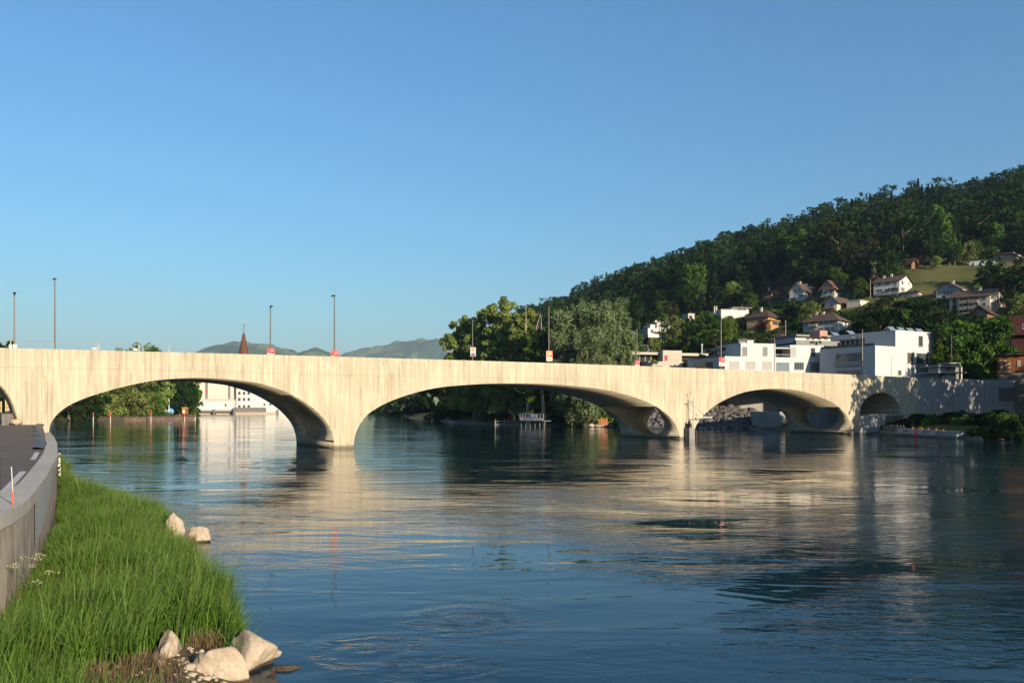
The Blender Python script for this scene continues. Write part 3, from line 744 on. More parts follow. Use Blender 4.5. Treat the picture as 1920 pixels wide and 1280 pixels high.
# ---- the white twin block in the middle
b = Bld('apartment_block', 1359, 172, 17, 1289, 1545, 'long white apartment block with grey shutters and a dark recessed loggia', 'apartment block')
zl = b.z(667.5); x1 = b.lx(1389); zu = b.z(642.8, x1); xa, xb = b.lx(1454), b.lx(1481.5)
b.block('lower_storey', 0, 0, 8.4, b.w, b.d, zl, white)
m = MB(); m.box(x1, 0, zl+.003, xa, 9, zu); m.box(xb, 0, zl+.003, b.w, 9, zu-.15); m.box(xa+.003, 3, zl+.003, xb-.003, 9, zu-.5); b.part('upper_storey', m, white)
b.block('loggia', xa+.003, 2.8, zl+.01, xb-.003, 2.99, zu-1.0, darkshade); b.block('loggia_roof', xa+.003, .05, zu-.95, xb-.003, 2.79, zu-.75, white)  # loggia back coloured near-black to stand for the shade in the recess
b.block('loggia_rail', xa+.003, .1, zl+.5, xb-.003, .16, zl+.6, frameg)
dl = b.ly(1318, x1); b.block('roof', x1+.005, 9.003, zu-1.05, x1+7, dl, zu-.35, plain('blue_grey', (.2,.215,.23), .8))  # roof slab in an even blue-grey, unlike the white storeys
b.block('terrace_wall', x1+2.2, 9.003, zl+.01, x1+7, dl-.3, zu-1.06, darkshade)
for i in range(5):
    y_ = 9.5+i*(dl-10)/5; m = MB(); m.box(x1+2.05, y_, zl+.01, x1+2.19, y_+.5, zu-1.07); b.part('wall_pier', m, white)
b.block('glass_balustrade', .1, .3, zl+.004, .14, b.d-.2, zl+.5, _mc['glass_green'])
for x0, xx in ((1391.5,1401), (1430,1439)): b.win('R', x0, xx, 650, 667, 0, shut, frameg, 0)
b.win('R', 1481.8, 1492, 651, 668, 0, shutl, framew, 0); b.win('R', 1520, 1528.5, 652, 668, 0, None, frameg, 0)
for x0, xx in ((1367,1386), (1398,1416.5), (1429,1447)): b.win('R', x0, xx, 677, 693, 0, shutl, framew, 0)
b.win('R', 1455, 1480, 679, 696, 0, plain('door_blue', (.08,.12,.15), .5), frameg, 0, 'door'); b.win('R', 1489, 1507, 679, 693, 0, None, frameg, 3); b.win('R', 1519, 1536, 679, 695, 0, shut, frameg, 0)
b.win('L', 1304, 1337, 679, 694, 0, None, frameg, 5); b.reserve(1289, 640, 1545, 700)
m = MB(); p_ = (b.ly(1316, 6)); m.tube((6, p_, zl), (6, p_, zu+.9), .18); m.tube((6, p_, zu+.9), (6, p_, zu+1.3), .26); b.part('flue', m, metal)

# ---- beige terraced block left of it
b = Bld('apartment_block', 1214, 188, 14, 1178, 1290, 'low beige apartment block with a planted terrace and one red window', 'apartment block')
zl = b.z(677); x1 = b.lx(1243); x2 = b.lx(1278.5); zu = b.z(656.5, x1)
b.block('lower_storey', 0, 0, 8.4, b.w, b.d, zl, beige); b.block('upper_storey', x1, 0, zl+.003, x2, 8, zu, beige)
b.block('roof', b.lx(1189), 1.5, zu-.9, x1-.004, 8, zu-.35, beige); b.block('terrace_wall', b.lx(1189)+.5, 3, zl+.01, x1-.004, 8, zu-.91, darkshade)
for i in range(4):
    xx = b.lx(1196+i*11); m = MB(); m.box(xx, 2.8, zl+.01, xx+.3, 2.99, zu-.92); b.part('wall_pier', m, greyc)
b.block('side_roof', x2+.004, 2, zu-1.0, b.w+6, 8, zu-.4, beige); b.block('side_wall', x2+.004, 3, zl+.01, b.w+6, 8, zu-1.01, darkshade)
b.win('R', 1245.5, 1251.5, 665.5, 676, 0, redcloth, shutl, 0); b.win('R', 1228, 1242, 685, 690, 0, shut, frameg, 0); b.win('R', 1255, 1270, 685, 690, 0, shut, frameg, 0); b.reserve(1190, 655, 1290, 690)

# ---- grey terrace houses behind the big white block
Yt = 205
b = Bld('terraced_house', 1493, Yt, 18, 1480, 1575, 'grey concrete terraced house with two planted balcony tiers above the long white block', 'house')
z0 = b.z(656); zm = b.z(637.5); zt = b.z(624.5)
b.block('wall', 0, 1.2, 2, b.w, 12, zm-.5, darkshade); b.block('balcony', 0, 0, zm-1.2, b.w, 1.19, zm, greyc); b.block('upper_wall', b.lx(1508), 3.5, zm-.49, b.w, 12, zt-.5, white)
b.block('roof', b.lx(1506), 2.6, zt-.48, b.w+.5, 12.2, zt, greyc)
for x0, xx in ((1511,1518), (1521,1528), (1532,1540), (1544,1552)): b.win('R', x0, xx, 629, 637, 3.5, None, framew, 0)
b.block('lower_balcony', -1.5, -1.6, zm-4.2, b.w, -.02, zm-3.2, greyc); b.reserve(1493, 622, 1560, 658)

# ---- apricot house
Y = depth_at(1435, 619); 
b = Bld('house', 1440, Y, 46, 1400, 1464.5, 'apricot two-storey house with a dark hipped roof and red shutters on the hillside', 'house')
zb, ze, zr = b.z(618), b.z(592.5), b.z(582.5, 4, 6)
b.gable(zb, ze, zr, peach, tile_d, 'y', .7, hip=3.2, chim=[(3.2, b.d-4, zr+.9)])
b.win('R', 1453, 1460, 594.5, 600.5, 0, None, framew, 1, shutters=shutr); b.win('R', 1457, 1462, 605, 609, 0, None, frameg, 1)
for x0, x_, ya, yb in ((1404,1409.5,596.5,602),(1412.5,1416.5,596,602),(1419,1423,595.5,601.5),(1428,1435,594,600.5),(1402.5,1406.5,608.5,614),(1408,1412,608,614)): b.win('L', x0, x_, ya, yb, 0, None, framew, 1, shutters=(shutr if x0 == 1428 else None))
a_, b_, z0, z1 = b.R(1437, 1451, 601.5, 612); m = MB(); m.box(-2.2, -2.2, zb-3, b_, -.004, z0+.2); m.box(-1.6, -1.6, z0+.2, b_-.3, -.004, z1-.15); m.box(-2.4, -2.4, z1-.15, b_+.2, -.004, z1+.1); b.part('bay', m, peach)
m = MB(); m.box(.3, -1.63, z0+.5, b_-.6, -1.603, z1-.5); b.part('window', m, glass); b.reserve(1398, 580, 1466, 618)

# ---- long white house with hipped roof
Y = depth_at(1560, 624)
b = Bld('house', 1571, Y, 46, 1506, 1590.5, 'long white two-storey house under a low brown hipped roof', 'house')
zb, ze, zr = b.z(622), b.z(598.5), b.z(589.5, 4, 8)
b.gable(zb, ze, zr, white, tile_b, 'y', .7, hip=3.4, chim=[(3.5, b.d*.55, zr+.6), (3.5, b.d*.75, zr+.6)])
for x0, x_, ya, yb in ((1509,1514,604.5,610),(1536.5,1543,601.5,607.5),(1547,1553.5,601,607),(1557,1564.5,600.5,606.5),(1536.5,1543.5,614,620),(1549,1555,613.5,619.5),(1557.5,1563.5,612.5,618.5)): b.win('L', x0, x_, ya, yb, 0, None, framew, 1)
b.win('R', 1583, 1588, 599.5, 607, 0, None, framew, 0)
a_, b_, z0, z1 = b.L(1519, 1533, 602, 612); b.block('balcony', -1.3, a_, z0-.2, -.004, b_, z0+.8, greyc); b.block('loggia', -.03, a_, z0+.8, -.005, b_, z1, darkshade); b.reserve(1506, 588, 1591, 619)  # loggia is a flat sheet with its shade put into the colour

# ---- small bungalow with red roof
Y = depth_at(1470, 646)
b = Bld('bungalow', 1471, Y, 46, 1447, 1488, 'small white bungalow with a hipped red roof, below the apricot house', 'bungalow')
zb, ze, zr = b.z(646), b.z(634.5), b.z(625.5, 3, 4); b.gable(zb, ze, zr, white, tile_r, 'y', .6, hip=3.0)
b.win('R', 1478.5, 1482.5, 636, 639.5, 0, None, frameg, 0); b.win('L', 1449, 1455, 637, 643, 0, None, framew, 0); b.reserve(1447, 625, 1488, 643)

# ---- row of houses under the wood
Y = depth_at(1450, 562)
b = Bld('house', 1446, Y, 46, 1430, 1477, 'brown timber-clad house with a low dark gable, leftmost of the upper row of houses', 'house')
zb, ze, zr = b.z(560), b.z(549), b.z(541, 4); b.gable(zb, ze, zr, plain('clay_render', (.24,.13,.08), .85), tile_d, 'y', .9, chim=[(2, b.d*.5, zr+.5)])
b.win('R', 1464, 1468.5, 543.5, 549.5, 0, shutl, framew, 0); b.block('balcony', b.lx(1456), -1.6, b.z(566), b.lx(1480), -.004, b.z(560.5), greyc); b.reserve(1428, 540, 1478, 560)
Y = depth_at(1507, 563)
b = Bld('house', 1507, Y, 46, 1480.5, 1534, 'white gabled house with a brown roof and a small white dormer', 'house')
zb, ze, zr = b.z(562), b.z(545), b.z(531.5, 0, 6); w, ro = b.gable(zb, ze, zr, white, tile_b, 'x', .6, chim=[(3, b.d*.5, zr+.7), (8, b.d*.42, zr+.3)])
a_, b_, z0, z1 = b.R(1520, 1528, 539.5, 545, .4); m = MB(); m.box(a_, .4, z0, b_, 3.4, z1+.2); m.box(a_-.2, .2, z1+.203, b_+.2, 3.6, z1+.35); dm = m.build('dormer', white, ro)
m = MB(); m.box(a_+.4, .37, z0+.35, b_-.4, .397, z1-.1); m.build('window', glass, dm)
for x0, x_, ya, yb in ((1489,1492.5,542,549),(1497,1499.5,541.5,546),(1489.5,1492,552.5,557.5),(1498,1505,551.5,557)): b.win('L', x0, x_, ya, yb, 0, None, frameg, 0)
b.win('R', 1514.5, 1517.5, 551, 555.5, 0, None, frameg, 0); b.win('R', 1525, 1528, 551.5, 554, 0, None, frameg, 0)
a_, b_, z0, z1 = b.L(1484, 1505, 558, 562); b.block('balcony', -1.2, 0, z0-.6, -.004, b.d, z0+.5, framew); b.reserve(1480, 530, 1534, 560)
Y = depth_at(1565, 560)
b = Bld('house', 1565, Y, 46, 1541, 1591, 'white gabled house with a dark timber balcony and a reddish roof', 'house')
zb, ze, zr = b.z(560), b.z(538), b.z(527.5, 0, 5); b.gable(zb, ze, zr, white, tile_r, 'x', 1.1)
for x0, x_, ya, yb in ((1548,1551,535.5,541),(1543.5,1551,546.5,551),(1556,1561.5,545,550),(1553,1561,534,539)): b.win('L', x0, x_, ya, yb, 0, None, frameg, 1)
a_, b_, z0, z1 = b.L(1551.5, 1566, 539, 543); b.block('balcony', -1.3, a_, z0, -.004, b_, z1+.2, woodb); b.block('balcony', -1.3, .4, b.z(556), -.004, b.d, b.z(552.5), greyc)
b.win('R', 1567.5, 1572, 544.5, 549, 0, None, framew, 0, shutters=shutd); b.win('R', 1584.5, 1587, 545, 547.5, 0, None, frameg, 0); b.reserve(1541, 527, 1591, 557)
Y = depth_at(1565, 584)
b = Bld('house', 1569, Y, 46, 1546, 1601, 'cream house with a round-arched window below the upper row', 'house')
zb, ze, zr = b.z(583), b.z(564.5), b.z(557, 4); b.gable(zb, ze, zr+.3, cream, tile_b, 'x', .9, chim=[(1.2, 1.5, zr+1.2)])
a_, b_, z0, z1 = b.L(1556.5, 1567, 560, 571); m = MB(); r_ = (b_-a_)/2; m.add([(-.05, a_+r_+r_*cos(q*pi/12), z0+1.2+r_*sin(q*pi/12)) for q in range(13)]+[(-.05,a_,z0),(-.05,b_,z0)], [tuple(range(13))+(13,14)]); b.part('arched_window', m, solar)
b.block('balcony', -1.4, .5, b.z(579), -.004, b.d, b.z(575), woodb); b.win('L', 1557, 1562, 569, 575, 0, None, frameg, 0); b.win('L', 1552, 1557, 583.5, 590, 0, None, framew, 0); b.reserve(1548, 557, 1600, 580)
Y = depth_at(1618, 574)
b = Bld('garage', 1613, Y, 46, 1602, 1636, 'low cream flat-roofed annexe between the arched-window house and the dark pines', 'annexe')
b.block('wall', 0, 0, b.z(585), b.w, 5, b.z(562.5), cream); b.block('roof', -.2, -.2, b.z(562.5)+.003, b.w+.2, 5.2, b.z(561.5), white); b.reserve(1602, 560, 1636, 571)
# ---- white house beside the meadow
Y = depth_at(1690, 555)
b = Bld('house', 1686.5, Y, 46, 1638, 1710, 'white two-storey house with a dark gabled roof at the left edge of the meadow', 'house')
zb, ze, zr = b.z(552), b.z(525.5), b.z(515.5, 5); b.gable(zb, ze, zr, white, tile_b, 'y', .7, chim=[(b.w*.45, 5, zr+.9), (b.w*.4, b.d*.8, zr+.4)])
b.win('R', 1690.5, 1693.5, 526.5, 533, 0, None, frameg, 0); b.win('R', 1703, 1706, 527.5, 534, 0, shutl, framew, 0); b.win('R', 1689, 1696, 539, 546, 0, shut, framew, 0)
for x0, x_, ya, yb in ((1645,1652,530.5,536.5),(1660,1667.5,529,534.5),(1676.5,1681.5,527.5,536.5),(1643,1655,542,547),(1659.5,1668,541,548),(1671,1684,540.5,548)): b.win('L', x0, x_, ya, yb, 0, None, framew, 1)
a_, b_, z0, z1 = b.L(1669, 1686, 537, 541); b.block('balcony', -1.6, a_, z0, -.004, b_, z0+.25, greyc); m = MB()
for i in range(2):
    for j in range(9): q = a_+(b_-a_)*j/8; m.tube((-1.55, q, z0-3.4*i+.25), (-1.55, q, z0-3.4*i+1.1), .025, n=4)
m.box(-1.6, a_, z0+1.1, -1.52, b_, z0+1.16); b.part('balcony_rail', m, frameg); b.block('terrace', -1.8, 0, b.z(552), -.004, b_+4, b.z(549), greyc); b.reserve(1637, 515, 1711, 551)
# ---- pair of low sheds
Y = depth_at(1725, 556)
b = Bld('garden_house', 1722, Y, 46, 1708, 1741, 'low garden house with a terracotta eave, between the meadow house and the blue gable', 'garden house')
b.block('wall', 0, 0, b.z(560), b.w, 6, b.z(547), shutl); b.block('roof', -.6, -.6, b.z(547)+.003, b.w+.6, 6.4, b.z(545), tile_r); b.win('R', 1729, 1738, 549, 554.5, 0, darkshade, frameg, 0); b.reserve(1712, 543, 1740, 555)
Y = depth_at(1722, 548)+14
b = Bld('cabin', 1712, Y, 46, 1706, 1733, 'small cream cabin with a dark mono-pitch roof behind the garden house', 'cabin')
b.block('wall', 0, 0, b.z(552), b.w, 5, b.z(538.5), cream); m = MB(); m.slab([(-.8,-.8,b.z(539)),(b.w+.6,-.8,b.z(536.5)),(b.w+.6,5.6,b.z(535.5)),(-.8,5.6,b.z(538))], .25); b.part('roof', m, tile_d)
# ---- blue-white glazed gable
Y = depth_at(1785, 560)
b = Bld('house', 1801, Y, 46, 1755, 1828, 'house with a broad blue-white glazed gable left of the cream apartment house', 'house')
zb, ze, zr = b.z(556), b.z(541.5), b.z(530.5, 0, 6.5); pw = plain('bluish_shade_wall', (.30,.34,.38), .8, .05); w, ro = b.gable(zb, ze, zr, pw, tile_b, 'x', .9, chim=[(4, b.d*.45, zr+.9)])  # wall colour carries the bluish shade of the gable
for x0, x_, ya, yb in ((1758,1766,546,552),(1768,1774.5,544.5,552.5),(1776,1781,543.5,552.5),(1782,1787,544,552),(1788,1795,544,552),(1777,1780.5,535.5,541),(1782,1787,538,541.5)): b.win('L', x0, x_, ya, yb, 0, None, framew, 0)
b.block('eave_board', -.9, -.95, ze-.5, b.w+.9, -.85, ze-.18, framew); b.reserve(1752, 530, 1830, 553)
# ---- cream apartment house
Y = depth_at(1856, 590)
b = Bld('apartment_house', 1856, Y, 46, 1780, 1885, 'cream three-storey apartment house with balconies and a brown gabled roof', 'apartment house')
zb, ze, zr = b.z(588), b.z(553), b.z(538.5, 5); b.gable(zb, ze, zr, cream, tile_b, 'y', .9, chim=[(b.w*.4, b.d*.4, zr+.6)])
for x0, x_ in ((1869,1872), (1875,1878.5)): b.win('R', x0, x_, 560, 567, 0, None, frameg, 0)
b.win('R', 1866, 1868, 567, 573, 0, None, frameg, 0)
for r_ in range(3):
    dy = r_*11.5
    for x0, x_, y_ in ((1784,1789,560.5), (1790.5,1795,560), (1841.5,1849,555.5)): b.win('L', x0, x_, y_+dy, y_+7+dy, 0, None, framew, 0)
    for x0, x_, y_ in ((1800,1814,558.5), (1818,1834,557)):
        a_, b_, z0, z1 = b.L(x0, x_, y_+dy, y_+9.5+dy); b.block('loggia', -.03, a_, z0, -.005, b_, z1, darkshade if r_ != 9 else glass)  # no real recess here: near-black sheet painted as loggia shade
        o = b.block('balcony', -1.3, a_-.1, z0-.3, -.035, b_+.1, z0+.75, greyc)
    b.win('L', 1803, 1808, 558.5+dy, 566+dy, -.03, None, framew, 0); b.win('L', 1822, 1828, 557+dy, 565+dy, -.03, None, framew, 0)
b.reserve(1779, 538, 1886, 584)
# ---- brown chalet in front of it
Y = depth_at(1842, 596)-4
b = Bld('chalet', 1850, Y, 46, 1822, 1864, 'small dark brown chalet with a steep gable in front of the cream apartment house', 'chalet')
zb, ze, zr = b.z(594), b.z(583), b.z(574, 0, 4); b.gable(zb, ze, zr, woodb, tile_d, 'x', .8); b.win('L', 1832, 1838, 583, 590, 0, None, framew, 1); b.win('L', 1840, 1846, 583, 590, 0, None, framew, 1); b.block('balcony', -1.2, .2, b.z(594), -.004, b.d, b.z(590.5), woodb); b.reserve(1822, 573, 1864, 592)
# ---- meadow shed and the houses at the upper right edge
Y = depth_at(1709, 505)
b = Bld('shed', 1709, Y, 28, 1703, 1716, 'small wooden field shed with a reddish roof at the top of the meadow', 'shed')
zt = b.z(488); b.gable(b.z(504), b.z(491), b.z(486, 1), woodb, tile_r, 'y', 1.1); m = MB()
for q in range(2): m.tube((b.w+1.5+q*1.4, 0, b.z(506)), (b.w+1.5+q*1.4, 0, b.z(497)), .12)
m.box(b.w+.6, -.3, b.z(497)+.003, b.w+4.4, .3, b.z(496)+.2); b.part('lean_to', m, woodo); b.reserve(1700, 485, 1718, 503)
Y = depth_at(1905, 492)
b = Bld('house', 1897, Y, 46, 1873, 1921, 'long low white house half hidden by trees at the upper right edge', 'house')
b.block('wall', 0, 0, b.z(500), b.w+6, 8, b.z(476), shut); b.block('roof', -.8, -.8, b.z(476)+.003, b.w+6, 8.5, b.z(472.5), tile_d); b.block('parapet', -.9, -.95, b.z(476), b.w+6, -.81, b.z(473.8), framew)
for x0, x_ in ((1900,1905), (1908,1913)): b.win('R', x0, x_, 479, 484, 0, None, framew, 0)
b.win('L', 1876, 1882, 477, 484, 0, framew, framew, 0); b.reserve(1873, 471, 1921, 486)
Y = depth_at(1850, 502)
for k, (xx, w_) in enumerate(((1838, 9), (1852, 7), (1866, 6))):
    p = hit(xx, 497, 200, 900); m = MB()
    n_ = 9; vs = []
    for j in range(2):
        for i in range(n_): q = pi*i/(n_-1); vs.append((cos(q)*1.6, j*5.0, sin(q)*1.9))
    m.add(vs, [(i, i+1, n_+i+1, n_+i) for i in range(n_-1)]+[tuple(range(n_-1, -1, -1)), tuple(range(n_, 2*n_))])
    o = m.build('polytunnel', plain('pale_foil', (.3,.32,.35), .5), loc=(p.x, p.y, p.z-.1), rz=radians(60)); tag(o, ['whitish polytunnel, leftmost of three by the top hedge of the meadow','whitish polytunnel, middle one of three by the top hedge of the meadow','whitish polytunnel, rightmost of three by the top hedge of the meadow'][k], 'polytunnel', 'polytunnels above the meadow')
# ---- white modern villas on the left of the slope
Y = depth_at(1236, 642)
b = Bld('villa', 1216, Y, 20, 1210, 1262, 'stepped white modern villa with curved terraces among dark trees, far left on the slope', 'villa')
za = b.z(640); z1_ = b.z(614.5); z2_ = b.z(603)
b.block('lower_storey', 0, 0, b.z(662), b.w, 7, b.z(628), darkshade); b.block('terrace', -1, -1.5, b.z(633), b.w*.8, 7, b.z(627.5), white); b.block('middle_storey', 0, .5, b.z(627.5)+.01, b.w, 8, z1_, white)
m = MB()
for i in range(10):
    q0, q1 = i/10, (i+1)/10; f_ = lambda q: (b.w*.15+q*b.w*.8, -1.8*sin(pi*q)-.3)
    x0_, y0_ = f_(q0); x1_, y1_ = f_(q1); m.add([(x0_,y0_,b.z(622)),(x1_,y1_,b.z(622)),(x1_,y1_,b.z(619)),(x0_,y0_,b.z(619)),(x0_,.5,b.z(619)),(x1_,.5,b.z(619)),(x0_,.5,b.z(622)),(x1_,.5,b.z(622))], [(0,1,2,3),(3,2,5,4),(0,6,7,1)])
b.part('curved_terrace', m, white)
xm = b.lx(1234); b.block('upper_storey', xm, 1, z1_+.003, b.w, 9, z2_, cream); b.block('side_turret', b.lx(1224), 2, z1_+.003, xm-.003, 8, b.z(607), white)
m = MB(); q = b.w-xm; m.add([(xm-.4,.6,z2_+.01),(b.w+.4,.6,z2_+.01),(b.w+.4,9.4,z2_+.01),(xm-.4,9.4,z2_+.01),(xm+q/2,5,b.z(598.5))], [(0,1,4),(1,2,4),(2,3,4),(3,0,4),(3,2,1,0)]); b.part('roof', m, solar); b.block('chimney', xm+.3, 3, z2_, xm+1.3, 4, b.z(598.5), cream)
b.win('R', 1238, 1243, 608, 613, 1, None, frameg, 0); b.win('R', 1220, 1230, 618, 622, .5, None, frameg, 1); b.win('R', 1222, 1240, 634, 640, 0, None, frameg, 3); b.reserve(1208, 598, 1250, 636)
Y = depth_at(1290, 604)
b = Bld('villa', 1290.5, Y, 20, 1280, 1302, 'small white pavilion peeping out above dark trees, left of the tall oak', 'pavilion')
b.block('wall', 0, 0, b.z(612), b.w, 5, b.z(588.5), cream); b.block('roof', -.2, -.2, b.z(588.5)+.003, b.w+.2, 5.2, b.z(587.5), white); b.win('R', 1292, 1298, 591, 598, 0, darkshade, framew, 0); b.reserve(1280, 587, 1302, 597)
Y = depth_at(1375, 600)
b = Bld('villa', 1352, Y, 14, 1346, 1404, 'white flat-roofed villa with two pale flues and solar panels, above the weeping willow', 'villa')
b.block('wall', 0, 0, b.z(606), b.w, 8, b.z(580.5), white); b.block('roof', -.2, -.2, b.z(580.5)+.003, b.w*.55, 8, b.z(579.5), cream); b.block('upper_storey', b.lx(1376), 2, b.z(580.5)+.004, b.w+1, 8, b.z(575.5), white)
b.block('roof', b.lx(1375), 1, b.z(575.5)+.006, b.w+2, 8.5, b.z(574), greyc)
for i in range(2): m = MB(); m.tube((-1.4+i*.9, 3, b.z(586)), (-1.4+i*.9, 3, b.z(572.5)), .3); b.part('flue', m, cream)
for i in range(4): m = MB(); xx = b.lx(1378+i*6); m.add([(xx,1,b.z(580)),(xx+1.1,1,b.z(580)),(xx+1.1,1.8,b.z(577.5)),(xx,1.8,b.z(577.5))], [(0,1,2,3),(3,2,1,0)]); b.part('solar_panel', m, solar)
b.win('R', 1385, 1391, 577, 582, 1.99, None, frameg, 0); b.win('R', 1394, 1399, 577, 582, 1.99, None, frameg, 0); b.reserve(1350, 574, 1404, 588)
Y = depth_at(1205, 664)
b = Bld('pavilion', 1214, Y-18, 14, 1196, 1224, 'low pale pavilion with dark glazing just above the beige block', 'pavilion')
b.block('wall', 0, 0, 2, b.w, 5, b.z(646), cream); b.block('side_wall', -6, .3, 2, -.004, 5, b.z(648), darkshade); b.block('roof', -6.4, -.1, b.z(648)+.003, -.004, 5.3, b.z(646.5), greyc)
Y = 195
b = Bld('roof_pavilion', 1401, Y, 14, 1392, 1413, 'small white roof pavilion showing over the long white block', 'pavilion')
b.block('wall', 0, 0, 2, b.w, 4, b.z(637.5), white); b.block('roof', -2.5, -.2, b.z(637.5)+.003, b.w+.2, 4.2, b.z(636.3), greyc); b.block('side_wall', -2, .2, 2, -.004, 4, b.z(639), shut)

# ---- timber houses at the right edge
b = Bld('boathouse', 1871.5, 160, -29, None, 1925, 'orange timber hut on a rough stone base at the right edge above the quay wall', 'hut')
zb = b.z(711); zm = b.z(697); zt = b.z(666); b.block('base', 0, 0, 3, b.w, 5, zm-.25, plain('rough_stone', (.17,.14,.10), .95, .3, 1.5, bump=.5)); b.block('wall', 0, -.3, zm+.003, b.lx(1902), 5, zt, woodo); b.block('side_wall', b.lx(1902)+.003, .3, zm+.003, b.w, 5, zt-.3, woodo)
b.block('beam', -.1, -.42, zm-.24, b.lx(1903), -.31, zm, woodb); b.block('roof', -.5, -.9, zt+.003, b.w, 5.5, zt+.25, tile_d); 
b.block('door', b.lx(1875), -.34, zm+.05, b.lx(1895), -.304, b.z(675), plain('plywood', (.34,.2,.1), .8)); b.block('door_gap', b.lx(1881.5), -.37, zm+.3, b.lx(1884), -.343, b.z(678), darkshade); b.block('window', b.lx(1907), .22, b.z(688), b.lx(1914.5), .295, b.z(676), shutl)
b = Bld('tower_house', 1896, 172, -28, None, 1960, 'dark red timber house with a rounded pale roof at the right edge', 'house')
b.block('wall', 0, 0, 3, b.w, 7, b.z(596), redb); b.block('bay', -.4, -1, b.z(629), b.w, -.004, b.z(594), redb); m = MB()
for i in range(8):
    q0, q1 = i/8*pi/2, (i+1)/8*pi/2; m.add([(6-6.4*cos(q0),-1.2,b.z(594)+.02+sin(q0)*1.2),(6-6.4*cos(q1),-1.2,b.z(594)+.02+sin(q1)*1.2),(6-6.4*cos(q1),7.2,b.z(594)+.02+sin(q1)*1.2),(6-6.4*cos(q0),7.2,b.z(594)+.02+sin(q0)*1.2)], [(0,1,2,3)])
b.part('roof', m, solar)
b.win('R', 1906, 1911, 612, 621, -1, darkshade, woodb, 0); b.win('R', 1917, 1923, 607, 616, -1, None, framew, 0); m = MB(); m.tube((-.45,-1.05,b.z(622)), (-.45,-1.05,b.z(603)), .14); b.part('downpipe', m, shutl)
# ---- pavilion on the quay wall
b = Bld('kiosk', 1776, 151, 12, 1762, 1797, 'small concrete lookout kiosk with stacked flat roofs standing on the quay wall', 'kiosk')
z0 = 3.0; b.block('base', b.lx(1762), .3, z0, b.lx(1795), 4, b.z(700.5), greyc); b.block('pale_panel', b.lx(1774.5), -.02, z0+5.5, b.lx(1791), .297, b.z(700.5), cream)
b.block('lower_roof', b.lx(1753), -.9, b.z(699.7), b.lx(1806), 4.6, b.z(697.3), shutl); b.block('cabin', b.lx(1766), .4, b.z(697.3)+.003, b.lx(1795), 3.6, b.z(688), shutl)
for x0 in (1774, 1779, 1786): b.win('R', x0, x0+4, 688.8, 696.2, .4, plain('brown_curtain', (.12,.05,.035), .8), shutl, 0)
b.block('middle_roof', b.lx(1757), -.5, b.z(687.2), b.lx(1799), 4.4, b.z(684.5), shutl); b.block('upper_slab', b.lx(1783), .5, b.z(680.8), b.lx(1805), 3.4, b.z(679), shutl)
m = MB(); m.tube((b.lx(1794.5), 1.8, b.z(684.4)), (b.lx(1794.5), 1.8, b.z(680.9)), .12); b.part('post', m, framew); m = MB(); m.tube((b.lx(1755),-.7,b.z(697.2)), (b.lx(1755),-.7,b.z(681.5)), .14); b.part('post', m, framew)
b.block('side_panel', b.lx(1796), 1.6, z0, b.lx(1813), 1.9, b.z(687.5), shut); b.block('edge_post', b.lx(1811.5), 1.2, z0, b.lx(1813.5), 1.597, b.z(687), cream); HOUSES.append((1750, 676, 1816, 712, 151))
# ------------------------------------------------------------------ trees of the hillside
def inpoly(x, y, poly):
    c = False; n = len(poly)
    for i in range(n):
        x1, y1 = poly[i]; x2, y2 = poly[(i+1) % n]
        if (y1 > y) != (y2 > y) and x < (x2-x1)*(y-y1)/(y2-y1)+x1: c = not c
    return c
MEADOW = [(1688,537),(1698,515),(1712,508),(1790,503),(1885,492),(1900,494),(1860,512),(1828,520),(1820,536),(1750,548),(1716,541)]
GARDENS = [(1190,690),(1205,600),(1300,586),(1420,548),(1600,532),(1640,520),(1700,508),(1760,500),(1895,486),(1935,500),(1935,690)]
HOUSES += [(1700, 508, 1790, 533, 420), (1785, 500, 1880, 516, 420), (1770, 512, 1822, 528, 420)]
def proj(p): return 960+F*p[0]/p[1], HY-F*(p[2]-H)/p[1]
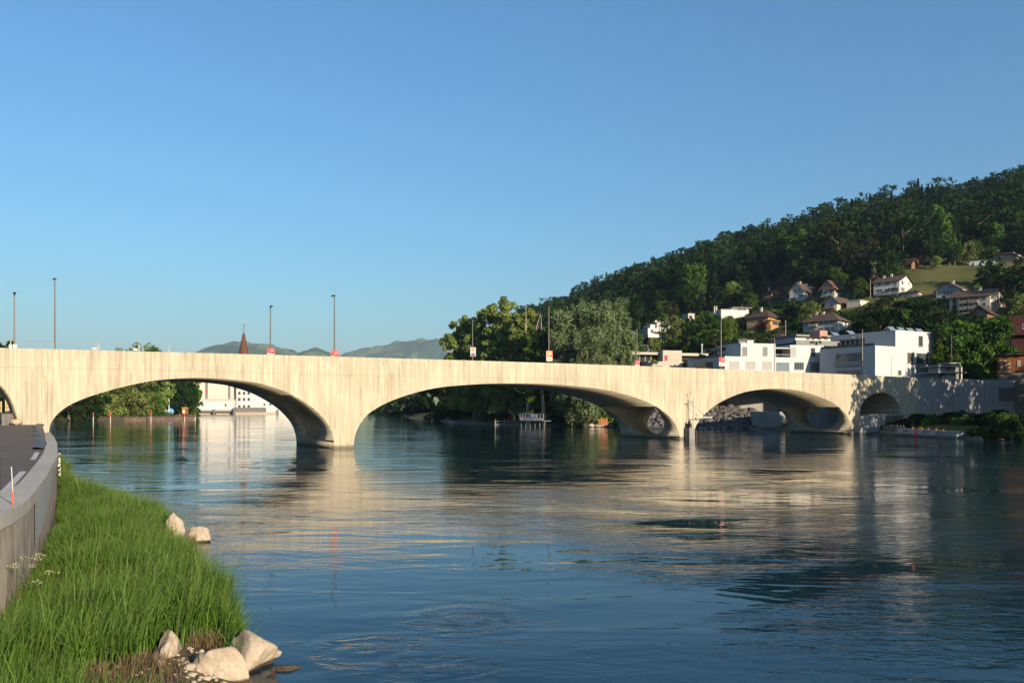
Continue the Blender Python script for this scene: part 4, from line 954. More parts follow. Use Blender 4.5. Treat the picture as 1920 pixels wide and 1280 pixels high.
# special trees placed one by one: key, foot x, foot y, height px, width px, label
SP = [('broad0',1304,586,92,52,'oak','tall mid-green oak standing out in front of the dark wood, left of the houses'),
 ('olive0',1262,655,62,54,'tree','round yellow-green tree right of the stepped white villa'),
 ('broad1',1322,655,70,52,'tree','dark green round tree behind the planted terrace of the long white block'),
 ('willow0',1370,650,58,40,'weeping_willow','bright yellow-green weeping willow left of the apricot house'),
 ('copper0',1428,624,24,28,'copper_beech','dark red copper beech in front of the apricot house'),
 ('blossom0',1644,548,58,26,'tree','tree with whitish blossom between the third house and the meadow house'),
 ('forest0',1663,545,68,44,'tree','leafy dark green tree directly left behind the meadow house'),
 ('broad2',1720,492,58,62,'tree','grey-green broad tree above the field shed'),
 ('broad0',1790,498,50,42,'tree','round green tree at the top hedge of the meadow, left one of two'),
 ('broad1',1822,496,46,36,'tree','round green tree at the top hedge of the meadow, right one of two'),
 ('brown0',1658,632,75,46,'pine','dark brownish pine below the meadow house'),
 ('brown0',1634,628,60,40,'pine','dark brownish pine left below the meadow house'),
 ('broad0',1690,640,66,50,'tree','mid-green tree right below the meadow house'),
 ('column0',1742,620,52,14,'cypress','slim dark columnar cypress left of the garden house slope'),
 ('column0',1752,622,44,12,'cypress','second slim dark cypress, just right of the taller one'),
 ('fir0',1772,612,56,22,'fir_tree','blue-green fir left of the cream apartment house'),
 ('fir1',1790,612,56,20,'fir_tree','green spruce growing in front of the left corner of the cream apartment house'),
 ('blossom0',1527,612,26,30,'bush','cream-blossoming bush above the long hipped house'),
 ('pinkbush',1466,626,11,13,'bush','pink blossoming bush above the red-roofed bungalow'),
 ('copper0',1546,556,12,12,'bush','dark red bush at the left corner of the third house'),
 ('broad1',1893,566,44,40,'tree','dark green tree crowding the right side of the cream apartment house'),
 ('forest2',1850,540,62,60,'tree','dark green tree behind the cream apartment house'),
 ('forest1',1915,590,44,40,'tree','very dark tree at the right edge above the red house')]
for i, (key, x, y, hp, wp, nm_, lab) in enumerate(SP):
    p = hit(x, y, 150, 1000)
    if p is None: continue
    tree(key, (p.x, p.y, p.z-.2), hp/F*p.y, wp/F*p.y, nm_, lab, 'bush' if 'bush' in nm_ else 'tree')
# gardens: trees and bushes between the houses
n_ind = 0; tries = 0; gl = {'broad': 'mid-green broadleaf tree between the hillside houses', 'olive': 'yellow-green tree between the hillside houses', 'forest': 'dark green broadleaf tree between the hillside houses', 'fir': 'dark conical fir between the hillside houses', 'brown': 'brownish dark tree between the hillside houses'}
keys = ['broad0','broad1','broad2','forest0','forest1','olive0','fir1','brown0','forest2']
placed = []
while n_ind < 330 and tries < 16000:
    tries += 1
    x = rnd.uniform(1195, 1935); y = rnd.uniform(498, 690)
    if not inpoly(x, y, GARDENS) or inpoly(x, y-3, MEADOW): continue
    p = hit(x, y, 150, 700)
    if p is None: continue
    k = rnd.choice(keys); hm = rnd.uniform(5, 11) if k[0] != 'f' else rnd.uniform(8, 15); hp = hm*F/p.y; wm = hm*rnd.uniform(.7, .95) if 'fir' not in k else hm*.4
    if not clear_of(x, y, y-hp, wm*.5*F/p.y, p.y) or inpoly(x, y-hp*.6, MEADOW): 
        # low growth where a tree would hide a house
        hm = rnd.uniform(1.6, 3.2); hp = hm*F/p.y; wm = hm*1.4
        if not clear_of(x, y, y-hp, wm*.5*F/p.y, p.y, 0): continue
        k = rnd.choice(['bush0', 'bush1', 'bush2'])
    if any(abs(q[0]-p.x) < 2.6 and abs(q[1]-p.y) < 2.6 for q in placed): continue
    placed.append((p.x, p.y)); n_ind += 1
    if k.startswith('bush'):
        i_ = int(k[4]); tree(k, (p.x, p.y, p.z-.2), hm, wm, 'bush', ['mid-green rounded garden bush on the slope','yellow-green rounded garden bush on the slope','dark green rounded garden bush on the slope'][i_], 'bush', ['mid-green garden bushes','yellow-green garden bushes','dark garden bushes'][i_])
    else:
        kk = k.rstrip('012'); tree(k, (p.x, p.y, p.z-.3), hm, wm, 'fir_tree' if kk == 'fir' else 'tree', gl[kk], 'tree', kk+' trees among the hillside houses' if kk != 'brown' else 'brownish trees among the hillside houses')
# the wood: the nearest trees one by one, the rest as one mass
spots = []
xs_, ys_ = [], []
for Y in np.arange(190, 1000, 11):
    for X in np.arange(-110, 720, 11):
        xs_.append(X+rnd.uniform(-3.6, 3.6)); ys_.append(Y+rnd.uniform(-3.6, 3.6))
xs_, ys_ = np.array(xs_), np.array(ys_); zz = terrain(xs_, ys_); sd = river_sd(xs_, ys_)
pxx = 960+F*xs_/ys_; pyy = HY-F*(zz-H)/ys_; hh = hill(xs_, ys_); rd_ = np.interp(pxx, RT, RD)
for X, Y, Z, px_, py_, h_, s_, r_ in zip(xs_, ys_, zz, pxx, pyy, hh, sd, rd_):
    if s_ < 6 or px_ > 2500 or px_ < 780 or Y > r_+45: continue
    if inpoly(px_, py_, GARDENS) or inpoly(px_, py_, MEADOW): continue
    if 1925 < px_ < 2600 and Y < 350: continue
    if h_ < 3 or (px_ > 1190 and py_ > 640): continue
    hm = rnd.choice((rnd.uniform(11, 17), rnd.uniform(16, 24))); 
    if any(py_-hm*F/Y < y1-2 and py_ > y0 and Y < Yh+8 and x0-8 < px_ < x1+8 for x0, y0, x1, y1, Yh in HOUSES): continue
    spots.append((Y, X, Z, px_, py_, hm))
spots.sort()
near = [s for s in spots if s[3] < 1960][:110]; rest = [s for s in spots if s not in set(near)]
fl = {'forest': ('dark green broadleaf tree at the lower edge of the wood', 'broadleaf trees at the edge of the wood'), 'fir': ('dark fir at the lower edge of the wood', 'firs at the edge of the wood'), 'broad': ('fresher green tree at the lower edge of the wood', 'fresh green trees at the edge of the wood'), 'brown': ('brownish green tree at the lower edge of the wood', 'brownish trees at the edge of the wood')}
for (Y, X, Z, px_, py_, hm) in near:
    k = rnd.choice(['forest0','forest1','forest2','forest0','fir0','broad1','brown0']); kk = k.rstrip('012')
    tree(k, (X, Y, Z-.4), hm*1.05, hm*(.42 if kk == 'fir' else .72), 'fir_tree' if kk == 'fir' else 'tree', fl[kk][0], 'tree', fl[kk][1])
Vs, Qs, Ts = [], [], []; off = 0; rng = np.random.default_rng(3)
SUB = {k: (PROTO[k][3], PROTO[k][5]) for k in ('forest0','forest1','forest2','fir0','broad0')}
for (Y, X, Z, px_, py_, hm) in rest:
    k = rnd.choices(['forest0','forest1','forest2','fir0','broad0'], [3,3,3,3.6,1])[0]; Vp, ti = SUB[k]; n = len(ti); m_ = 900 if Y < 520 else 620
    if px_ > 2000: m_ = 90
    idx = rng.choice(n, m_, replace=False); q = Vp.reshape(n, 4, 3)[idx]; cen = q.mean(1, keepdims=True); q = cen+(q-cen)*(1.45 if m_ > 100 else 3.2)
    s_ = hm*1.05/PROTO[k][2]; a = rng.random()*6.28; ca, sa = cos(a), sin(a)
    v = q.reshape(-1, 3)*s_; v = np.stack([v[:, 0]*ca-v[:, 1]*sa+X, v[:, 0]*sa+v[:, 1]*ca+Y, v[:, 2]+Z-.4], 1)
    Vs.append(v); Ts.append(np.clip(np.repeat(ti[idx], 4)+rng.normal()*.30+(float(vnoise(X, Y, 70, 12))-.5)*.35+(-.12 if k[0:3] == 'fir' else 0), 0, 1))
V = np.concatenate(Vs); Q = np.arange(len(V)).reshape(-1, 4)
o = np_mesh('woodland', V, Q, LM['forest'], attr={'tint': np.concatenate(Ts)})
tag(o, 'dark mixed wood covering the ridge above the houses', 'wood', None, 'stuff')
print('WOOD', len(rest), len(V)//4, 'garden', n_ind)

# low shrubbery filling the gardens between the houses
Vs, Ts = [], []; rng = np.random.default_rng(8); B0 = [(PROTO[k][3], PROTO[k][5]) for k in ('bush0', 'bush2')]; cnt = 0; tr_ = 0
while cnt < 2600 and tr_ < 30000:
    tr_ += 1; x = rnd.uniform(1190, 1940); y = rnd.uniform(505, 690)
    if not inpoly(x, y, GARDENS) or inpoly(x, y, MEADOW) or inpoly(x, y-4, MEADOW): continue
    p = hit(x, y, 150, 700)
    if p is None: continue
    hm = rnd.uniform(1.0, 3.4)
    if not clear_of(x, y, y-hm*F/p.y, hm*.7*F/p.y, p.y, 0):
        hm = .9
        if not clear_of(x, y, y-hm*F/p.y, hm*.7*F/p.y, p.y, 0): continue
    Vp, ti = B0[cnt % 2]; n = len(ti); idx = rng.choice(n, 75, replace=False); q = Vp.reshape(n, 4, 3)[idx]; cen = q.mean(1, keepdims=True); q = (cen+(q-cen)*2.0).reshape(-1, 3)*(hm/3*np.array([1.1, 1.1, 1.0])); a = rng.random()*6.28
    Vs.append(np.stack([q[:, 0]*cos(a)-q[:, 1]*sin(a)+p.x, q[:, 0]*sin(a)+q[:, 1]*cos(a)+p.y, q[:, 2]+p.z-.25], 1)); Ts.append(np.clip(np.repeat(ti[idx], 4)+rng.normal()*.22-.05, 0, 1)); cnt += 1
V = np.concatenate(Vs); tag(np_mesh('undergrowth', V, np.arange(len(V)).reshape(-1, 4), LM['forest'], attr={'tint': np.concatenate(Ts)}), 'dark green shrubbery filling the gardens between the hillside houses', 'shrubbery', None, 'stuff')
# ------------------------------------------------------------------ left bank: quay wall, road, grass, stones
ZW = 2.24
OUT = [(-8.6,3),(-9.1,9),(-9.6,14)]+[tuple(G(x, y, ZW).xy) for x, y in ((0,969),(31,957),(48,937),(64,921),(75,905),(87,890),(98,868),(107,854),(106,830),(100,818),(93,809.5))]
INN = [(-10.0,3),(-10.6,9),(-11.2,14),(-11.9,18)]+[tuple(G(x, y, ZW).xy) for x, y in ((0,927),(27,916),(44,896),(67,869),(78,854),(87,838),(88,822),(83.5,811))]
def resample(pts, n):
    p = np.array(pts); d = np.concatenate([[0], np.cumsum(np.hypot(*np.diff(p, axis=0).T))]); t = np.linspace(0, d[-1], 400)
    q = np.stack([np.interp(t, d, p[:, 0]), np.interp(t, d, p[:, 1])], 1)
    for _ in range(3): q[8:-8] = np.stack([np.convolve(q[:, i], np.ones(17)/17, 'valid') for i in (0, 1)], 1)
    d = np.concatenate([[0], np.cumsum(np.hypot(*np.diff(q, axis=0).T))]); t = np.linspace(0, d[-1], n)
    return np.stack([np.interp(t, d, q[:, 0]), np.interp(t, d, q[:, 1])], 1)
NW = 120; O_ = resample(OUT, NW); I_ = resample(INN, NW)
# pair the inner edge with the outer edge: closest points in order
def nearest_on(p, pts):
    a = pts[:-1]; b = pts[1:]; e = b-a; t = np.clip(((p-a)*e).sum(1)/(e*e).sum(1), 0, 1); q = a+e*t[:, None]; d = np.hypot(*(q-p).T); k = d.argmin(); return q[k], d[k]
Ii = np.array([nearest_on(p, I_)[0] for p in O_])
w_mat = NT('stained_quay_wall'); t = w_mat; st = t.noise(t.coord((1.2,1.2,.35)), 1.6, 6, .7); st2 = t.noise(t.coord((7,7,.8)), 1.5, 5, .7); lo = t.noise(t.coord(), .5, 4)
sx = t.n('ShaderNodeSeparateXYZ'); t.l(t.coord(), sx.inputs[0])
c = t.ramp(t.math('ADD', t.math('MULTIPLY', st, .78), t.math('MULTIPLY', st2, .22)), [(.36, (.14,.115,.09)), (.5, (.26,.22,.18)), (.66, (.38,.34,.29))])
c = t.mix(t.ramp(t.math('ADD', sx.outputs[2], t.math('MULTIPLY', lo, .8)), [(.0, .55), (.99, 0.0)]), c, (.07,.065,.04))
t.bsdf(c, .9, bump=t.math('ADD', st, st2), bstr=.6, bdist=.03); wall_st = t.m
smooth_c = concrete('smooth_coping_concrete', (.27,.25,.225), (.36,.34,.31), True, board=1.1, line=.15, stain=.12)
fresh_c = concrete('fresh_concrete', (.24,.25,.24), (.32,.33,.32), True, board=.8, line=.1, stain=.2)
qw = empty('quay_wall', (O_[0][0], O_[0][1], 0), 0, 'curved concrete river wall with a smooth coping running from the left edge to the bridge', 'wall')
def rel(p): return (p[0]-O_[0][0], p[1]-O_[0][1])
m = MB(); n = NW
vs = [(*rel(O_[i]), ZW-.28) for i in range(n)]+[(*rel(O_[i]), -.9) for i in range(n)]
m.add(vs, [(i, n+i, n+i+1, i+1) for i in range(n-1)]); m.build('river_face', wall_st, qw)
# coping slabs with open joints
seg0 = 0; m = MB(); cuts_ = [0, 9, 18, 27, 34, 40, 46, 52, 58, 64, 70, 76, 82, 88, 94, 100, 106, 112, 119]
for a_, b_ in zip(cuts_[:-1], cuts_[1:]):
    ids = list(range(a_, b_+1)); k = len(ids); vs = []
    for j, i in enumerate(ids):
        g = .012 if j == 0 else (-.012 if j == k-1 else 0)
        tdir = (O_[min(i+1, n-1)]-O_[max(i-1, 0)]); tdir = tdir/np.hypot(*tdir)
        nrm = O_[i]-Ii[i]; nrm = nrm/max(np.hypot(*nrm), .01)
        o = O_[i]+tdir*g+nrm*.03; q = Ii[i]+tdir*g
        if np.hypot(*(O_[i]-Ii[i])) < .5: q = O_[i]-nrm*.55
        vs += [(*rel(o), ZW), (*rel(q), ZW), (*rel(q), ZW-.55), (*rel(o), ZW-.30)]
    fs = []
    for j in range(k-1):
        p = 4*j; fs += [(p, p+4, p+5, p+1), (p+1, p+5, p+6, p+2), (p+2, p+6, p+7, p+3), (p+3, p+7, p+4, p)]
    fs += [(0, 1, 2, 3), (4*k-1, 4*k-2, 4*k-3, 4*k-4)]; m.add(vs, fs)
m.build('coping', smooth_c, qw)
# smoother facing panel set on the wall below the coping
m = MB(); Yp = O_[:, 1]; ids = [i for i in range(n) if 21.9 < Yp[i] < 33.5]; k = len(ids); vs = []
for j, i in enumerate(ids):
    nrm = O_[i]-Ii[i]; nrm = nrm/max(np.hypot(*nrm), .01); o = O_[i]+nrm*.02; f_ = j/(k-1); zl_ = .75+.95*f_**1.2
    vs += [(*rel(o), ZW-.004), (*rel(o), zl_)]
m.add(vs, [(2*j, 2*j+1, 2*j+3, 2*j+2) for j in range(k-1)]); m.build('facing_panel', fresh_c, qw)
# road on the quay
def zroad(Y): 
    u = np.clip((np.asarray(Y)-38)/36, 0, 1); return 1.98+.86*(u*u*(3-2*u))
m = MB(); rows = [(Ii[i] if np.hypot(*(O_[i]-Ii[i])) > .5 else O_[i]-np.array([.6,.1])) for i in range(n)]
rows = rows+[np.array([-48.5, 84.0])]+[np.array([-60., 112.]), np.array([-78., 140.])]
vs = []; fr = [.0, .01, .05, .15, .35, 1.0]
for r in rows:
    zz_ = float(zroad(r[1]))
    for f_ in fr: vs.append((r[0]*(1-f_)+(-170)*f_, r[1]*(1-f_)+(r[1]*1.1)*f_, zz_))
k = len(fr); m.add(vs, [(i*k+j, (i+1)*k+j, (i+1)*k+j+1, i*k+j+1) for i in range(len(rows)-1) for j in range(k-1)])
tr_ = NT('quay_asphalt'); t = tr_; co = t.pos(); a1 = t.noise(co, 22, 3, .7); a2 = t.noise(co, .35, 4, .6); a3 = t.noise(co, 3, 4, .6)
c = t.ramp(t.math('ADD', t.math('MULTIPLY', a1, .35), t.math('ADD', t.math('MULTIPLY', a2, .4), t.math('MULTIPLY', a3, .25))), [(.3, (.075,.066,.060)), (.7, (.125,.11,.10))])
t.bsdf(c, .9, bump=a1, bstr=.5, bdist=.01, spec=.15); tag(m.build('road', t.m), kind='structure')
# edge marking
white_paint = plain('road_paint', (.38,.37,.36), .8, .12, 6)
m = MB()
for ya, yb in ((15, 32.2), (38.5, 44.5)):
    ids = [i for i in range(n) if ya < rows[i][1] < yb]
    vs = []
    for i in ids:
        tdir = rows[i+1]-rows[i-1]; tdir = tdir/np.hypot(*tdir); nr = np.array([-tdir[1], tdir[0]]); zz_ = float(zroad(rows[i][1]))+.005
        for w_ in (.28, .50): q = rows[i]+nr*w_; vs.append((q[0], q[1], zz_))
    m.add(vs, [(2*j, 2*j+2, 2*j+3, 2*j+1) for j in range(len(ids)-1)])
tag(m.build('road_marking', white_paint), kind='structure')
# dark rumpled liner along the road edge before the bridge
ids = [i for i in range(n) if 46 < rows[i][1] < 72]; m = MB(); rs_ = random.Random(4)
vs = []; NS = 7
for j, i in enumerate(ids):
    tdir = rows[i+1]-rows[i-1]; tdir = tdir/np.hypot(*tdir); nr = np.array([-tdir[1], tdir[0]]); w_ = .42+.12*sin(j*.7)+rs_.random()*.12; zz_ = float(zroad(rows[i][1]))
    for q in range(NS):
        a_ = pi*q/(NS-1); p = rows[i]+nr*(.05+w_*(1-cos(a_))*.6); vs.append((p[0], p[1], zz_-.02+sin(a_)*(.13+rs_.random()*.12)))
m.add(vs, [(a*NS+b, (a+1)*NS+b, (a+1)*NS+b+1, a*NS+b+1) for a in range(len(ids)-1) for b in range(NS-1)])
tag(m.build('ground_sheet', plain('dark_foil', (.035,.038,.05), .45, .2, 4), smooth=True), 'long rumpled dark foil bundle lying along the road edge towards the bridge', 'foil bundle')

# bank slope between wall and water
WL = np.array([(-2.5,6),(-3.7,11),(-4.6,14),(-5.2,16.1),(-6.7,19.1),(-9.2,23.6),(-12,29.6),(-15.6,34.7),(-20,39.5),(-24.2,46),(-26.6,50)], float)
def bank_rows(n=90, k=26):
    d = np.concatenate([[0], np.cumsum(np.hypot(*np.diff(WL, axis=0).T))]); t = np.linspace(0, d[-1], n)
    w = np.stack([np.interp(t, d, WL[:, 0]), np.interp(t, d, WL[:, 1])], 1); o = O_[np.linspace(3, np.argmin(abs(O_[:, 1]-50.5)), n).astype(int)]
    return w, o
wl, ol = bank_rows(); nb_, kb = len(wl), 26; vs = []
def bankz(f, x, y):
    return -.28+1.0*np.clip(f, 0, .45)**.55-.75*np.clip(f-.45, 0, 1)+(.18*(vnoise(x, y, 1.1, 5)-.5)+.25*(vnoise(x, y, 3, 6)-.5))*np.clip(f*4, 0, 1)
BV = []
for i in range(nb_):
    for j in range(kb):
        f_ = j/(kb-1); e_ = -.12+1.12*f_; p = wl[i]*(1-e_)+ol[i]*e_; BV.append((p[0], p[1], float(bankz(f_, p[0], p[1]))))
BV = np.array(BV); I = (np.arange(nb_-1)[:, None]*kb+np.arange(kb-1)[None, :]).ravel()
soil = NT('bank_soil'); t = soil; a1 = t.noise(t.pos(), 3, 6, .7); c = t.ramp(a1, [(.35, (.035,.03,.018)), (.6, (.13,.10,.065))]); t.bsdf(c, .95, bump=a1, bstr=1, bdist=.08, spec=.1)
tag(np_mesh('river_bank', BV, np.stack([I, I+kb, I+kb+1, I+1], 1), soil.m, smooth=True), kind='structure')
# tall grass
def grassmat(name, c1, c2, c3, tip):
    t = NT(name); at = t.n('ShaderNodeAttribute'); at.attribute_name = 'tint'; hh_ = t.n('ShaderNodeAttribute'); hh_.attribute_name = 'up'
    f = t.math('ADD', t.math('MULTIPLY', at.outputs['Fac'], .6), t.math('MULTIPLY', t.noise(t.pos(), .8, 3), .4)); c = t.ramp(f, [(.22, c1), (.5, c2), (.75, c3)])
    c = t.mix(t.math('MULTIPLY', t.math('POWER', hh_.outputs['Fac'], 3.0), .4), c, tip)
    d = t.bsdf(c, .55, spec=.25); tr = t.n('ShaderNodeBsdfTranslucent'); t.l(c, tr.inputs[0]); mx = t.n('ShaderNodeMixShader'); mx.inputs[0].default_value = .3
    t.l(d.outputs[0], mx.inputs[1]); t.l(tr.outputs[0], mx.inputs[2]); t.l(mx.outputs[0], t.out.inputs[0]); return t.m
gm = grassmat('grass_blades', (.016,.045,.006), (.055,.125,.013), (.105,.185,.022), (.13,.18,.04)); dm_ = grassmat('dry_blades', (.07,.045,.022), (.15,.10,.05), (.24,.18,.095), (.28,.22,.13))
def blades(name, base, hts, wid, mat, label, cat, lean=.45, seed=1, wind=(.12,.05)):
    rng = np.random.default_rng(seed); n = len(base); a = rng.random(n)*2*pi; dirv = np.stack([np.cos(a), np.sin(a)], 1)*(rng.random(n)**1.4*lean)[:, None]+np.array(wind)
    ang = rng.random(n)*pi; sd_ = np.stack([np.cos(ang), np.sin(ang)], 1); K = 5; V = np.zeros((n, K*2, 3)); up = np.zeros((n, K*2))
    for k in range(K):
        u = k/(K-1); off = dirv*(hts*(u**2.0))[:, None]; z = hts*(u-.22*np.hypot(*dirv.T)*u**3*1.6); w = wid*(1-u**1.7)*.5+.0008
        for s_, sg in ((0, -1), (1, 1)):
            V[:, 2*k+s_, :2] = base[:, :2]+off+sd_*w[:, None]*sg; V[:, 2*k+s_, 2] = base[:, 2]+z; up[:, 2*k+s_] = u
    Q = np.array([[2*k, 2*k+1, 2*k+3, 2*k+2] for k in range(K-1)]); Q = (np.arange(n)[:, None, None]*K*2+Q[None]).reshape(-1, 4)
    ti = np.clip(.5+rng.normal(size=n)*.2, 0, 1); o = np_mesh(name, V.reshape(-1, 3), Q, mat, attr={'tint': np.repeat(ti, K*2), 'up': up.ravel()})
    return tag(o, label, cat, None, 'stuff')
rng = np.random.default_rng(9); NB = 135000
ii = rng.random(NB)**1.55*(nb_-2); ff = rng.random(NB)*.93+.045; i0 = ii.astype(int); fi = (ii-i0)[:, None]
w_ = wl[i0]*(1-fi)+wl[i0+1]*fi; o_ = ol[i0]*(1-fi)+ol[i0+1]*fi; e_ = (-.12+1.12*ff)[:, None]; bp = w_*(1-e_)+o_*e_
z_ = bankz(ff, bp[:, 0], bp[:, 1]); cl = vnoise(bp[:, 0], bp[:, 1], .55, 8); cl2 = vnoise(bp[:, 0], bp[:, 1], 2.2, 9)
keep = (z_ > -.02) & (cl*1.15+rng.random(NB)*.45 > .55)
# bare patch and stones near the water in front
def inell(x, y, cx, cy, rx, ry): return ((x-cx)/rx)**2+((y-cy)/ry)**2 < 1
bare = inell(bp[:, 0], bp[:, 1], -5.25, 14.35, .42, .55) | inell(bp[:, 0], bp[:, 1], -4.75, 13.7, .75, .6) | inell(bp[:, 0], bp[:, 1], -5.75, 13.9, .32, .6) | inell(bp[:, 0], bp[:, 1], -5.0, 12.6, 1.4, .95)
keep &= ~bare
bp, z_, cl, cl2, ff = bp[keep], z_[keep], cl[keep], cl2[keep], ff[keep]; nk = len(bp)
hts = (.46+.50*cl2+.30*rng.random(nk)**2)*(.65+.6*cl)*np.clip(.5+ff*4, .5, 1)*np.where(rng.random(nk) < .05, 1.35, 1)*np.clip(1.25-.75*np.clip((ff-.55)/.4, 0, 1), .5, 1)*1.08
blades('grass', np.column_stack([bp, z_-.03]), hts, (.013+.017*rng.random(nk)**2), gm, 'tall lush green grass covering the bank below the quay wall', 'grass', .95, 2)
sel = rng.choice(nk, 900, replace=False)
blades('grass_stalks', np.column_stack([bp[sel], z_[sel]-.02]), hts[sel]*1.28+.08, np.full(900, .009), grassmat('seed_stalks', (.09,.085,.03), (.14,.125,.05), (.20,.17,.08), (.20,.16,.09)), 'thin pale seed stalks standing above the tall grass', 'grass', .45, 77)
def patch_pts(cx, cy, rx, ry, n, seed):
    r = np.random.default_rng(seed); a = r.random(n)*2*pi; q = np.sqrt(r.random(n)); x = cx+cos_(a)*q*rx; y = cy+sin_(a)*q*ry; return x, y
cos_, sin_ = np.cos, np.sin
def bank_z_at(x, y):
    out = np.zeros(len(x)); P2 = BV[:, :2]
    for s_ in range(0, len(x), 400):
        d = (x[s_:s_+400, None]-P2[None, :, 0])**2+(y[s_:s_+400, None]-P2[None, :, 1])**2; out[s_:s_+400] = BV[d.argmin(1), 2]
    return out
for k, (cx, cy, rx, ry, n_, h_, lab) in enumerate(((-5.35, 15.0, .62, .28, 1100, .36, 'dry straw-coloured grass above the front boulders'), (-10.6, 26.4, .7, .8, 650, .65, 'dry reed-like stems around the pointed stone at the water'), (-6.3, 13.0, 1.3, .8, 1500, .26, 'dry matted grass at the lower edge of the picture'), (-10.45, 27.4, .3, .4, 260, .45, 'dry tuft between the pointed stone and the low stone'), (-9.6, 15.5, .5, 3.0, 700, .5, 'yellowish dry stems along the foot of the quay wall'))):
    x, y = patch_pts(cx, cy, rx, ry, n_, 60+k); z_ = np.maximum(bank_z_at(x, y), -.02); blades('dry_grass', np.column_stack([x, y, z_-.02]), h_*np.random.default_rng(k).uniform(.4, 1.15, n_), np.full(n_, .009), dm_, lab, 'dry grass', .95, 30+k)
# stones
rock_m = NT('bank_stone'); t = rock_m; a1 = t.noise(t.coord(), 2.2, 8, .7); a2 = t.noise(t.coord(), 14, 5, .7); sp = t.n('ShaderNodeSeparateXYZ'); gg = t.n('ShaderNodeNewGeometry'); t.l(gg.outputs['Position'], sp.inputs[0])
c = t.ramp(t.math('ADD', t.math('MULTIPLY', a1, .65), t.math('MULTIPLY', a2, .35)), [(.32, (.17,.13,.095)), (.5, (.30,.245,.185)), (.68, (.41,.345,.27))])
wet = t.ramp(t.math('ADD', sp.outputs[2], t.math('MULTIPLY', t.noise(t.pos(), 4, 3), .10)), [(.10, 1.0), (.135, 0.0)]); c = t.mix(wet, c, (.045,.033,.02))
t.bsdf(c, .85, bump=t.math('ADD', a1, t.math('MULTIPLY', a2, .5)), bstr=.8, bdist=.05, spec=.25); rock_m = t.m
def rock(loc, size, seed, rz=0, sharp=.5, flat=0.0, sub=5, taper=0.0):
    bm = bmesh.new(); bmesh.ops.create_icosphere(bm, subdivisions=sub, radius=1); r = random.Random(seed)
    planes = [(Vector((r.gauss(0,1), r.gauss(0,1), r.gauss(0,.8))).normalized(), r.uniform(.46, .84)) for _ in range(10)]
    for v in bm.verts:
        p = v.co.normalized(); d = 1.0
        for nn, dd in planes:
            k = p.dot(nn)
            if k > .05: d = min(d, dd/k)
        q = p*(d*sharp+(1-sharp)*.85)
        nz = float(vnoise(q.x*3+seed+q.z*2, q.y*3-q.z, .8, 3))-.5; n2 = float(vnoise(q.x*11+seed+q.z*5, q.y*11-q.z*7, .9, 4))-.5
        q = q*(1+nz*.16+n2*.035); tp_ = 1-taper*max(0, q.z); q.x *= tp_; q.y *= tp_; v.co = Vector((q.x*size[0], q.y*size[1], q.z*size[2]))
    me = bpy.data.meshes.new('boulder'); bm.to_mesh(me); bm.free(); me.materials.append(rock_m)
    for p in me.polygons: p.use_smooth = True
    o = bpy.data.objects.new('boulder', me); C.objects.link(o); o.location = loc; o.rotation_euler = (0, flat, rz); return o
for loc, size, seed, rz, lab, flat in (
    ((-4.66, 13.70, .14), (.48, .46, .46), 3, .3, 'large rounded pale boulder with a wet brown foot, frontmost in the water', 0),
    ((-4.50, 14.60, .14), (.66, .52, .46), 11, -.25, 'broad slanting pale boulder right behind the rounded one', .12),
    ((-5.74, 14.30, .22), (.25, .50, .44), 17, .15, 'tall narrow grey boulder partly covered by grass', 0),
    ((-5.12, 13.45, .08), (.34, .34, .28), 23, .6, 'smaller pale boulder at the lower edge, left of the rounded one', 0),
    ((-5.85, 13.35, .14), (.40, .30, .20), 29, 0, 'flat pale boulder in dry grass at the lower edge', 0),
    ((-3.76, 14.35, -.02), (.22, .15, .12), 31, .5, 'small dark brown wet stone rising from the water', 0),
    ((-3.92, 13.9, -.05), (.15, .14, .09), 37, .5, 'tiny wet stone just breaking the surface beside the boulders', 0),
    ((-10.75, 27.2, .38), (.44, .42, .62), 47, .2, 'pointed pale stone standing in the grass at the water edge', -.15),
    ((-10.25, 27.9, .06), (.52, .40, .42), 43, .1, 'low wedge-shaped pale stone lying in the water beside the pointed stone', .2)):
    tag(rock(loc, size, seed, rz, .97, flat, 5, .5 if 'pointed' in lab and 'wedge' not in lab else 0), lab, 'boulder')
# white flowering plant by the wall
e = empty('flowering_plant', (-10.2, 17.6, .15), 0, 'whitish flowering weed beside the quay wall', 'plant'); m = MB(); r = random.Random(2); tips = []
for i in range(9):
    p = Vector((r.uniform(-.35,.45), r.uniform(-.35,.35), 0)); q = p+Vector((r.uniform(-.15,.25), r.uniform(-.1,.1), r.uniform(.65,1.15))); m.tube(p, q, .008, .005, 5); tips.append(q)
m.build('stems', LM['olive'], e)
c_ = np.concatenate([np.random.default_rng(i).normal(size=(26,3))*[.05,.05,.03]+np.array(t_) for i, t_ in enumerate(tips)]); V_, Q_ = cards(c_, np.random.default_rng(1).normal(size=c_.shape), .016, rng); np_mesh('flowers', V_, Q_, plain('cream_petals', (.30,.28,.17), .8), e)['kind'] = 'stuff'
# survey stake on the coping
p = G(24, 946, ZW); e = empty('survey_stake', (p.x, p.y, ZW), 0, 'thin survey stake, grey above and orange-red below, standing on the coping', 'stake')
m = MB(); m.tube((0,0,.30), (-.03,0,.84), .014, .013, 8); m.build('upper_rod', metal, e); m = MB(); m.tube((.012,0,0), (0,0,.30), .017, .016, 8); m.build('lower_rod', plain('orange_paint', (.55,.09,.03), .5), e)
p = G(-1.5, 925, ZW); m = MB(); m.box(-.012, -.02, -.1, .012, .02, .9); tag(m.build('post', plain('black_paint', (.01,.01,.01), .5), loc=(p.x, p.y, ZW)), 'thin black post cut by the left picture edge', 'post')
